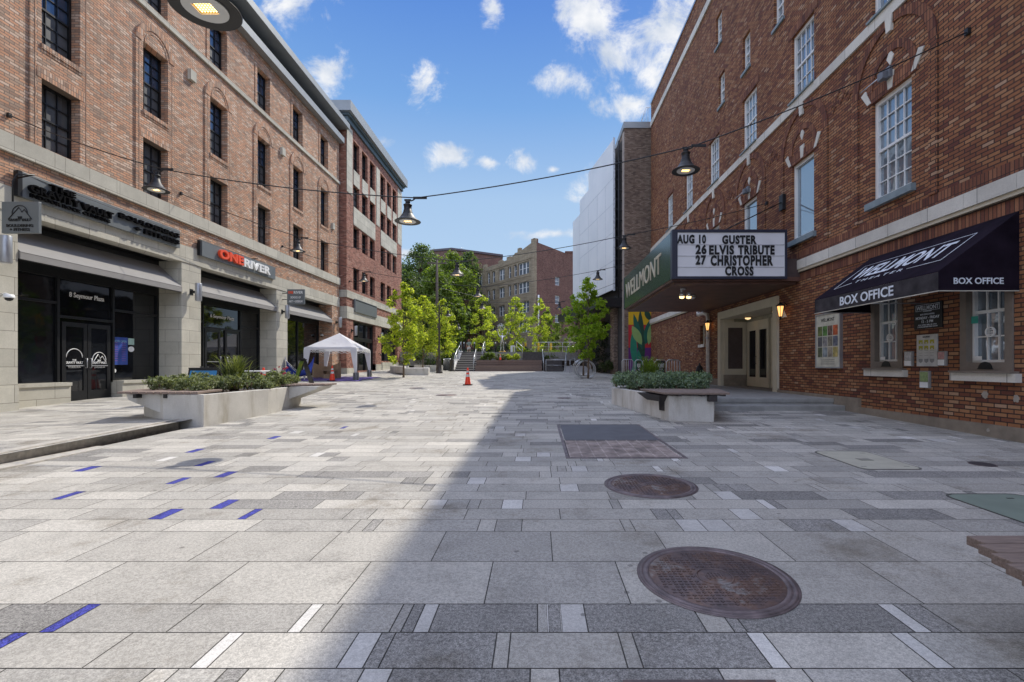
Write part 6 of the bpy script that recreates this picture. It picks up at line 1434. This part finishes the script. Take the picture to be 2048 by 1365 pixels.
bin_(895, 742, 'grey slatted litter bin left of the stairs', steel); bin_(1242, 741.5, 'dark slatted litter bin by the street end of the brown brick building', dkmetal)
def barrier(x0, x1, y, z, lab, panel=None):
    t = thing('crowd_barrier', lab, 'crowd barrier', (x0, y, z), 'steel crowd barriers left of the theatre'); bm = BM(); h_ = 1.08
    tube(bm, [(x0, y, z+.1), (x0, y, z+h_-.08), (x0+.08, y, z+h_), (x1-.08, y, z+h_), (x1, y, z+h_-.08), (x1, y, z+.1)], .02, 6); tube(bm, [(x0, y, z+.22), (x1, y, z+.22)], .016, 6); fr_ = finish('frame', bm, steel, t)
    bm = BM(); n = int((x1-x0)/.11)
    for k in range(1, n): x = x0+(x1-x0)*k/n; tube(bm, [(x, y, z+.22), (x, y, z+h_)], .009, 5)
    finish('bars', bm, steel, t)
    for x in (x0+.1, x1-.1): bm = BM(); tube(bm, [(x, y-.28, z+.01), (x, y-.05, z+.1), (x, y+.05, z+.1), (x, y+.28, z+.01)], .015, 5); finish('foot', bm, steel, t)
    if panel:
        xm = (x0+x1)/2; w = x1-x0-.12; bm = BM(); box(bm, x0+.06, x1-.06, y-.035, y-.022, z+.12, z+1.04); pn = finish('banner', bm, black, t); lettering('WELLMONT', pn, (xm, y-.036, z+.74), (1, 0, 0), (0, 0, 1), .17, white, width=w*.8, ext=.004, align='CENTER', off=.02).name = 'banner_lettering'
        lettering('THEATER', pn, (xm, y-.036, z+.64), (1, 0, 0), (0, 0, 1), .05, white, width=w*.5, ext=.004, align='CENTER').name = 'banner_lettering'
YBr = 21.5
barrier(PX(1244, 24.5), PX(1266, 24.5), 24.5, .5, 'plain crowd barrier at the far left end, before the mural')
barrier(PX(1270, YBr), PX(1285, YBr), YBr, .45, 'narrow barrier with black WELLMONT banner, leftmost banner', True); barrier(PX(1286, YBr-.3), PX(1308, YBr-.3), YBr-.3, .45, 'barrier with black WELLMONT banner, middle banner', True); barrier(PX(1310, YBr), PX(1332, YBr), YBr, .45, 'barrier with WELLMONT banner behind the spiky grass', True)
barrier(PX(1333, YBr-.4), PX(1360, YBr-.4), YBr-.4, .45, 'crowd barrier with bare steel bars nearest the theatre wall')
barrier(PX(1333, YBr+.6), PX(1359, YBr+.6), YBr+.6, .45, 'second crowd barrier with bare steel bars stacked behind the first')

# ================================================================== stairs, wooden terrace, upper terrace
YS = 38.4; zg = SL*YS
stc = simple("stair_grey_stone", (.33, .31, .29), .85, var=.15, scale=4)
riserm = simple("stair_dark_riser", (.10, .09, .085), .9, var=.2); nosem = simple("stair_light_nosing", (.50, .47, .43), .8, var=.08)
bm = BM(); bn = BM(); nlo = 5; rz_ = (1.68-zg)/5; xl, xr = PX(911, YS), PX(950, YS)
for k in range(5):
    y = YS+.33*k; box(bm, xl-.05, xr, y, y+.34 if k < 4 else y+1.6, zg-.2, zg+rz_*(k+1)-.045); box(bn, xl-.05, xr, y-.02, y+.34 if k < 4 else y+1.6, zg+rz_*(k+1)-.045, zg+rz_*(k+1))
nu = 5; y0 = YS+.33*4+1.0; xr2 = PX(968, 41)
for k in range(nu):
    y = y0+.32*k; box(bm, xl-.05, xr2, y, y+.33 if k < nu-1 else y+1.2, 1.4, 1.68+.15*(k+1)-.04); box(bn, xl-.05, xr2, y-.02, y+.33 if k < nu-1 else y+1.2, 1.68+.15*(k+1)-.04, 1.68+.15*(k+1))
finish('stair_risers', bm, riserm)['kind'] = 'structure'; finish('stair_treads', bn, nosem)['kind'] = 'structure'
bm = BM(); plate(bm, 'X', [[(YS-.35, zg-.1), (y0+1.8, zg-.1), (y0+1.8, ZU+.1), (y0+1.5, ZU+.05), (y0, 1.68+.1), (YS+1.6, 1.68+.1), (YS-.35, zg+.16)]], xl-.35, xl-.055); finish('stair_side_wall', bm, conc_w)['kind'] = 'structure'
bm = BM(); box(bm, -40, 16, 42.0, 52, 1.2, ZU); finish('upper_terrace', bm, simple("upper_terrace_paving", (.33, .315, .29), .9))['kind'] = 'structure'
bm = BM(); box(bm, xr-.02, 4.5, YS+1.66, 42, .5, 1.655); finish('planting_bed', bm, soil)['kind'] = 'structure'
tw = thing('wooden_terrace_seating', 'two-step wood-clad terrace seating right of the stairs', 'terrace seating', (-2, YS, zg))
xe = PX(1084, YS); 
for k, (y, za, zb_) in enumerate(((YS-.05, zg-.1, 1.24), (YS+.75, 1.0, 1.68))):
    bm = BM()
    for j in range(4): z0 = za+(zb_-za)*j/4; box(bm, xr+.02, xe, y, y+(.8 if k == 0 else .9), z0, zb_ if j == 3 else za+(zb_-za)*(j+1)/4-.012)
    finish(('lower_tier', 'upper_tier')[k], bm, terr_wood, tw)
def railing(name, lab, pts, gr='steel handrails at the stairs', h_=.92, post=.022):
    t = thing(name, lab, 'railing', pts[0], gr); P = [Vector(p) for p in pts]; up = Vector((0, 0, h_)); bm = BM(); tube(bm, [P[0]+Vector((0, 0, h_*.85))]+[p+up for p in P]+[P[-1]+Vector((0, 0, h_*.85))], .025, 6); tube(bm, [p+up*.55 for p in P], .012, 5); finish('handrail', bm, steel, t)
    bm = BM()
    for a, b in zip(P, P[1:]):
        n = max(1, int((b-a).length/1.1))
        for k in range(n+1): p = a.lerp(b, k/n); tube(bm, [p, p+up], post, 5)
    finish('posts', bm, steel, t)
ztop = 1.68
railing('stair_railing', 'steel railing on the left side of the lower stairs', [(xl-.1, YS-.2, zg), (xl-.1, YS+1.4, ztop), (xl-.1, YS+2.2, ztop)])
railing('stair_railing', 'steel railing between the lower stairs and the wooden terrace', [(xr-.1, YS-.2, zg), (xr-.1, YS+1.4, ztop)])
railing('stair_railing', 'steel railing on the right side of the upper stairs', [(xr2-.1, y0-.2, ztop), (xr2-.1, y0+1.5, ZU), (xr2-.1, y0+2, ZU)])
railing('stair_railing', 'steel railing on the far left of the upper stairs', [(xl-.15, y0-.2, ztop), (xl-.15, y0+1.5, ZU)])
railing('stair_railing', 'steel railing at the right end of the planted terrace', [(PX(1033, 41.5), 41.2, ZU), (PX(1045, 40.2), 40.2, 1.9)])
# low retaining walls and ramp on the right
bm = BM()
for k in range(4): box(bm, PX(1045, 40), PX(1086, 40), 40.0+.5*k, 40.52+.5*k, 1.0, 1.69+.18*(k+1))
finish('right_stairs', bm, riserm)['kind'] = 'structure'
bm = BM()
for k in range(6): box(bm, xe+.2, PX(1126, 37.6), 37.6+.4*k, 38.02+.4*k if k < 5 else 42, .5, .80+.16*(k+1))
finish('ramp_side_steps', bm, riserm)['kind'] = 'structure'
bm = BM(); hexa(bm, [(PX(1128, 36), 36, .3), (PX(1185, 36), 36, .3), (PX(1185, 42), 42, .3), (PX(1128, 42), 42, .3), (PX(1128, 36), 36, .74), (PX(1185, 36), 36, .74), (PX(1185, 42), 42, 1.45), (PX(1128, 42), 42, 1.45)]); finish('ramp', bm, stc)['kind'] = 'structure'
g2_ = 'steel railings of the ramp'
railing('ramp_railing', 'steel railing at the right end of the wooden terrace', [(xe+.12, YS-.4, zg), (xe+.05, YS+1.6, ztop)], g2_)
railing('ramp_railing', 'steel railing across the low steps right of the wooden terrace', [(PX(1092, 37.4), 37.4, .77), (PX(1130, 37), 37, .76)], g2_)
railing('ramp_railing', 'long steel ramp railing rising to the right behind the bicycle racks', [(PX(1131, 36), 35.6, .74), (PX(1133, 40), 40, 1.8), (PX(1140, 42), 42, 2.3)], g2_)
railing('ramp_railing', 'outer steel ramp railing behind the big right tree', [(PX(1140, 34), 34, .7), (PX(1176, 39), 39, 1.5), (PX(1176, 42), 42, 2.3)], g2_)
railing('ramp_railing', 'upper level railing along the hedge above the ramp', [(PX(1070, 43.5), 43.5, ZU), (PX(1180, 43.5), 43.5, ZU)], g2_)
# bollards, info panel, wooden fence
for k, (px, Y, lab) in enumerate(((1077, 45.2, 'yellow bollard left of the dark tree on the upper terrace'), (1102, 46, 'yellow bollard in front of the wooden fence'), (1152, 47, 'yellow bollard behind the big right tree'), (1051, 45, 'yellow-capped post right of the info panel'))):
    t = thing('bollard', lab, 'bollard', (PX(px, Y), Y, ZU), 'yellow bollards on the upper level'); bm = BM(); lathe(bm, [(.1, 0), (.1, .85), (.07, .95), (.01, .98)] if k < 3 else [(.1, .6), (.1, .85), (.07, .95), (.01, .98)], (PX(px, Y), Y, ZU), 12); finish('sleeve', bm, yellow, t); bm = BM(); lathe(bm, [(.07, -.1), (.07, .7)], (PX(px, Y)+.0, Y, ZU), 10); finish('core_post', bm, dkmetal, t)
for k, px in enumerate((928, 949, 991, 1011)):
    Y = 43.6; t = thing('dark_bollard', ['dark bollard left of the person at the stair top', 'dark bollard right of the person at the stair top', 'dark bollard left of the sculpture', 'dark bollard right of the sculpture'][k], 'bollard', (PX(px, Y), Y, ZU), 'dark bollards with light caps'); bm = BM(); lathe(bm, [(.07, 0), (.07, .8)], (PX(px, Y), Y, ZU), 10); finish('post', bm, dkmetal, t); bm = BM(); lathe(bm, [(.075, .8), (.075, .9), (.02, .94)], (PX(px, Y), Y, ZU), 10); finish('cap', bm, lens, t)
Y = 43.2; xa, xb = PX(1021, Y), PX(1030, Y); t = thing('information_panel', 'white upright information panel with green stripe right of the sculpture', 'sign', (xa, Y, ZU)); bm = BM(); box(bm, xa, xb, Y, Y+.06, ZU-.1, ZU+.62); finish('panel', bm, white, t); bm = BM(); box(bm, xb-.2, xb-.06, Y-.006, Y-.001, ZU-.1, ZU+.5); finish('stripe', bm, simple("panel_olive_stripe", (.35, .38, .08)), t)
t = thing('wooden_fence', 'weathered wooden board fence in front of the brick flats', 'fence', (3, 55, ZU)); bm = BM(); x = PX(1035, 55)
while x < PX(1180, 55): h_ = 1.85+.02*math.sin(x*9); box(bm, x, x+.135, 55, 55.03, ZU-.2, ZU+h_+.3); x += .145
finish('boards', bm, wood_far, t); bm = BM(); box(bm, PX(1035, 55), PX(1180, 55), 55.03, 55.1, ZU+.3, ZU+.4); box(bm, PX(1035, 55), PX(1180, 55), 55.03, 55.1, ZU+1.6, ZU+1.7); finish('rails', bm, wood_far, t)
bl = [(PX(px, 56)+rg.uniform(-.5, .5), 54+rg.uniform(-1, 1), 3.2+rg.uniform(-.4, .6), .5) for px in range(955, 1050, 8)]
bush('background_shrub', 'dark shrubs in front of the tan apartment wall behind the sculpture', bl, 3000, .17, leafD, 77)

# ================================================================== far buildings
C0 = Vector((PX(1069, 62), 62, 0)); DL = Vector((-9.3, 12.6, 0)).normalized(); DR = Vector((12.6, 9.3, 0)).normalized(); ZA = 16.7
ap = thing('apartment_building', 'four-storey tan and red brick apartment building with crenellated parapet behind the terrace', 'building', (C0.x, C0.y, 2.5))
LL, LR = 15.8, 18.0
def sL(px):   # distance along the left facade for a photo column
    k = (px-CX)/F; return (k*C0.y-C0.x)/(DL.x-k*DL.y)
def sR(px):
    k = (px-CX)/F; return (k*C0.y-C0.x)/(DR.x-k*DR.y)
def onL(s, z, o=0): p = C0+DL*s+Vector((-DR.x, -DR.y, 0))*o; return (p.x, p.y, z)
def onR(s, z, o=0): p = C0+DR*s-DL*o; return (p.x, p.y, z)
gl = [(1036, 1058, 3), (1027, 1033.5, 1), (1016, 1022, 1), (997.5, 1009, 2), (984, 990, 1), (974.5, 980, 1), (952, 966, 3)]
rows = [(13.2, 15.0), (10.7, 12.4), (8.1, 9.8), (5.5, 7.2)]
hl = [];  
for a, b, n in gl:
    s1, s0 = sL(a), sL(b)
    for z0, z1 in rows: hl.append((s0, s1, z0+.1, z1-.1, n))
par = [(-.0, 2), (0, ZA)]
prof = [(0, 2), (LL, 2), (LL, 15.9), (13.2, 15.9), (13.2, 16.3), (12.3, 16.3), (12.3, 15.8), (8.8, 15.8), (8.8, 16.15), (7.9, 16.15), (7.9, 15.9), (6.6, 15.9), (6.6, 16.3), (5.7, 16.3), (5.7, 16.0), (4.6, 16.4), (4.6, 16.5), (3.9, 16.5), (3.9, 17.0), (3.3, 17.0), (3.3, 16.5), (.75, 17.1), (.75, 17.6), (0, 17.6)]
bm = BM(); plate(bm, lambda u_, v_, w_: onL(u_, v_, w_), [prof]+[rect(a, b, c, d) for a, b, c, d, n in hl], 0, -.35); finish('front_wall', bm, brick_tan, ap)
bm = BM(); hr = [(sR(1115.5)-.45, sR(1115.5)+.35, z, z+1.1) for z in (11.9, 9.4, 6.9)]
plate(bm, lambda u_, v_, w_: onR(u_, v_, w_), [[(0.0, 2), (LR, 2), (LR, 14.3), (.6, 17.1), (.6, 17.6), (0, 17.6)]]+[rect(*r_) for r_ in hr], -.001, -.35); finish('side_wall', bm, brick_apt, ap)
bm = BM(); pts = [C0+DL*.4+DR*.4, C0+DL*.4+DR*(LR-.4), C0+DL*(LL-.1)+DR*(LR-.4), C0+DL*(LL-.1)+DR*.4]; hexa(bm, [(p.x, p.y, 2) for p in pts]+[(p.x, p.y, 14.0) for p in pts]); finish('core', bm, black, ap)
bm = BM()
for s0, s1 in ((0, .55), (LL-3.2, LL-2.6), (LL-.5, LL)): plate(bm, lambda u_, v_, w_: onL(u_, v_, w_), [rect(s0+.01, s1-.01, 2, 15.9 if s0 > 1 else 17.4)], .12, .002)
plate(bm, lambda u_, v_, w_: onL(u_, v_, w_), [rect(.6, LL-3.3, 15.15, 15.3)], .06, .002); plate(bm, lambda u_, v_, w_: onL(u_, v_, w_), [rect(.6, LL-3.3, 12.9, 13.0)], .04, .002); finish('pilaster', bm, brick_tan, ap)
angL = math.atan2(-DR.y, -DR.x); angR = math.atan2(-DL.y, -DL.x)
for a, b, c, d, n in hl:
    w = (b-a)/n
    for k in range(n):
        p = C0+DL*(b-k*w)+Vector((DR.x, DR.y, 0))*.25; o = window(ap, p.x, p.y, c, angL, w-.02, d-c, 1, 1, white, glass_apt, fw=.07)
for a, b, c, d in hr:
    p = C0+DR*a+DL*.2; window(ap, p.x, p.y, c, angR, b-a, d-c, 1, 1, white, glass_apt, fw=.08)
bm = BM(); p = C0+DR*7.6+DL*1.5; box(bm, p.x-.9, p.x+.5, p.y-.6, p.y+.6, 14, 16.9); box(bm, p.x-1.0, p.x+.6, p.y-.7, p.y+.7, 16.9, 17.1); finish('chimney', bm, brick_apt, ap)
bm = BM(); tube(bm, [onR(.5, 4, .2), onR(.5, 10.3, .2)], .12, 6); finish('drainpipe', bm, white, ap)
fb = thing('far_brown_building', 'distant low brown building on the hilltop behind the trees', 'building', (-14, 100, 10))
Y = 100; bm = BM(); zr = PZ(505, Y); xs_ = [PX(862, Y+20), PX(905, Y), PX(1000, Y+10), PX(960, Y+30)]
hexa(bm, [(PX(862, 112), 112, 5), (PX(903, 100), 100, 5), (PX(1005, 108), 108, 5), (PX(1000, 130), 130, 5), (PX(862, 112), 112, PZ(504, 112)), (PX(903, 100), 100, PZ(501, 100)), (PX(1005, 108), 108, PZ(514, 108)), (PX(1000, 130), 130, PZ(514, 108))]); finish('wall', bm, brick_apt, fb)
bm = BM(); hexa(bm, [(PX(861, 112), 111.7, PZ(504, 112)), (PX(903, 99.6), 99.6, PZ(501, 100)), (PX(1006, 107.7), 107.7, PZ(514, 108)), (PX(1001, 130), 131, PZ(514, 108)), (PX(861, 112), 111.7, PZ(504, 112)+.45), (PX(903, 99.6), 99.6, PZ(501, 100)+.45), (PX(1006, 107.7), 107.7, PZ(514, 108)+.45), (PX(1001, 130), 131, PZ(514, 108)+.45)]); finish('roof_edge', bm, simple("dark_roof_edge", (.09, .06, .07)), fb)
for px in (912.5, 930.5): p = Vector((PX(px, 100.9), 100.9, 0)); w_ = window(fb, p.x-.45, p.y-.35, PZ(532, 100), R(-90)+math.atan2(8, 10.5), .95, 1.35, 1, 1, white, glass_apt, fw=.12)
bm = BM(); tube(bm, [(PX(923, 103), 103, PZ(503, 103)), (PX(923, 103), 103, PZ(495, 103))], .04, 5); tube(bm, [(PX(918, 103), 103, PZ(497, 103)), (PX(928, 103), 103, PZ(497, 103))], .03, 5); finish('antenna', bm, steel, fb)
db = thing('low_brick_house', 'dark low brick house behind the top of the stairs', 'building', (PX(925, 66), 66, 3)); Y = 66
bm = BM(); box(bm, PX(905, Y), PX(951, Y), Y, Y+8, 2, PZ(600, Y)); finish('wall', bm, brick_apt, db)
window(db, PX(928, Y), Y-.05, PZ(665, Y), R(-90), .62, 1.0, 1, 1, white, glass_apt, fw=.1)
bm = BM(); box(bm, PX(903, Y), PX(953, Y), Y-.4, Y+8.4, PZ(668.5, Y), PZ(667, Y)); finish('string_course', bm, stone, db)

# ================================================================== person and sculpture
def skinfig(name, parent, verts, edges, radii, mat, root=0, sub=2):
    me = bpy.data.meshes.new(name); me.from_pydata([Vector(v_) for v_ in verts], edges, []); me.materials.append(mat)
    o = mesh_obj(name, me, parent, False); m = o.modifiers.new('skin', 'SKIN'); m.use_smooth_shade = True
    for i, r_ in enumerate(radii): me.skin_vertices[0].data[i].radius = r_ if isinstance(r_, tuple) else (r_, r_)
    me.skin_vertices[0].data[root].use_root = True
    s = o.modifiers.new('sub', 'SUBSURF'); s.levels = sub; s.render_levels = sub; return o
YP = 42.2; XP = PX(937.5, YP)
pe = thing('person', 'person in grey top and pale shorts walking up at the top of the stairs', 'person', (XP, YP, 2.1)); pe.scale = (.84, .84, .84)
skin = simple("skin", (.42, .24, .17), .6)
V_ = [(0, 0, .92), (0, .02, 1.1), (0, .06, 1.32), (0, .08, 1.42), (0, .10, 1.50), (0, .11, 1.60), (0, .11, 1.68),
      (-.09, 0, .88), (-.10, -.02, .50), (-.10, .02, .08), (-.10, .12, .03), (.09, 0, .88), (.10, .16, .56), (.11, .10, .22), (.11, .22, .18),
      (-.17, .06, 1.36), (-.23, .02, 1.10), (-.22, .12, .88), (-.22, .17, .80), (.17, .06, 1.36), (.24, .08, 1.12), (.25, .22, .98), (.25, .28, .92)]
E_ = [(0, 1), (1, 2), (2, 3), (3, 4), (4, 5), (5, 6), (0, 7), (7, 8), (8, 9), (9, 10), (0, 11), (11, 12), (12, 13), (13, 14), (2, 15), (15, 16), (16, 17), (17, 18), (2, 19), (19, 20), (20, 21), (21, 22)]
Rr = [.13, .12, .13, .06, .055, .09, .07, .085, .055, .035, .03, .085, .055, .035, .03, .05, .04, .028, .022, .05, .04, .028, .022]
skinfig('body', pe, V_, E_, Rr, skin)
skinfig('shirt', pe, [(0, .01, .98), (0, .03, 1.14), (0, .06, 1.33), (0, .08, 1.41), (-.17, .06, 1.36), (-.23, .03, 1.18), (.17, .06, 1.36), (.235, .08, 1.2)], [(0, 1), (1, 2), (2, 3), (2, 4), (4, 5), (2, 6), (6, 7)], [.17, .155, .16, .075, .075, .065, .075, .065], simple("grey_green_shirt", (.22, .27, .23), .9))
skinfig('shorts', pe, [(0, 0, .98), (0, 0, .88), (-.09, 0, .84), (-.10, -.01, .62), (.09, .02, .84), (.10, .09, .66)], [(0, 1), (1, 2), (2, 3), (1, 4), (4, 5)], [.165, .165, .11, .1, .11, .1], simple("pale_shorts", (.55, .53, .5), .9))
bm = BM(); lathe(bm, [(.02, .12), (.09, .09), (.118, .02), (.115, -.06), (.09, -.12)], (0, .10, 1.62), 16); finish('hair', bm, simple("reddish_hair", (.28, .12, .05), .8), pe, world=False)
YQ = 42.8; XQ = PX(1004.5, YQ); sc_ = thing('sculpture', 'polished metal figure sculpture holding a cage-like sphere overhead, on the upper terrace', 'sculpture', (XQ, YQ, ZU+.0))
chrome = simple("polished_sculpture_steel", (.6, .58, .56), .22, .9)
V_ = [(0, 0, 1.0), (0, 0, 1.2), (0, 0, 1.38), (0, 0, 1.5), (0, 0, 1.62), (0, 0, 1.72), (-.09, 0, .95), (-.11, 0, .5), (-.14, 0, .05), (.09, 0, .95), (.10, 0, .5), (.13, 0, .05), (-.2, 0, 1.4), (-.34, 0, 1.62), (-.42, 0, 1.98), (-.5, 0, 2.03), (.2, 0, 1.4), (.36, 0, 1.5), (.48, 0, 1.8), (.5, 0, 1.9)]
E_ = [(0, 1), (1, 2), (2, 3), (3, 4), (4, 5), (0, 6), (6, 7), (7, 8), (0, 9), (9, 10), (10, 11), (2, 12), (12, 13), (13, 14), (14, 15), (2, 16), (16, 17), (17, 18), (18, 19)]
skinfig('figure', sc_, V_, E_, [.12, .10, .13, .05, .08, .07, .08, .055, .05, .08, .055, .05, .06, .045, .035, .025, .06, .045, .035, .025], chrome)
bm = BM(); bmesh.ops.create_icosphere(bm, subdivisions=1, radius=.36); es = [(e.verts[0].co.copy(), e.verts[1].co.copy()) for e in bm.edges]; bm.free()
bm = BM(); off = Vector((-.12, 0, 2.2))
for a, b in es: tube(bm, [a+off, b+off], .022, 5)
finish('cage_sphere', bm, chrome, sc_, world=False)
bm = BM(); lathe(bm, [(.2, 0), (.16, .1), (.12, .1)], (-.12, 0, 0), 12); lathe(bm, [(.2, 0), (.16, .1), (.12, .1)], (.12, 0, 0), 12); finish('gold_feet', bm, simple("gold_feet", (.6, .36, .08), .3, .7), sc_, world=False)
bm = BM(); box(bm, -.5, .5, -.3, .3, -.25, .0); finish('plinth', bm, simple("plinth_purple_grey", (.22, .19, .2)), sc_, world=False)
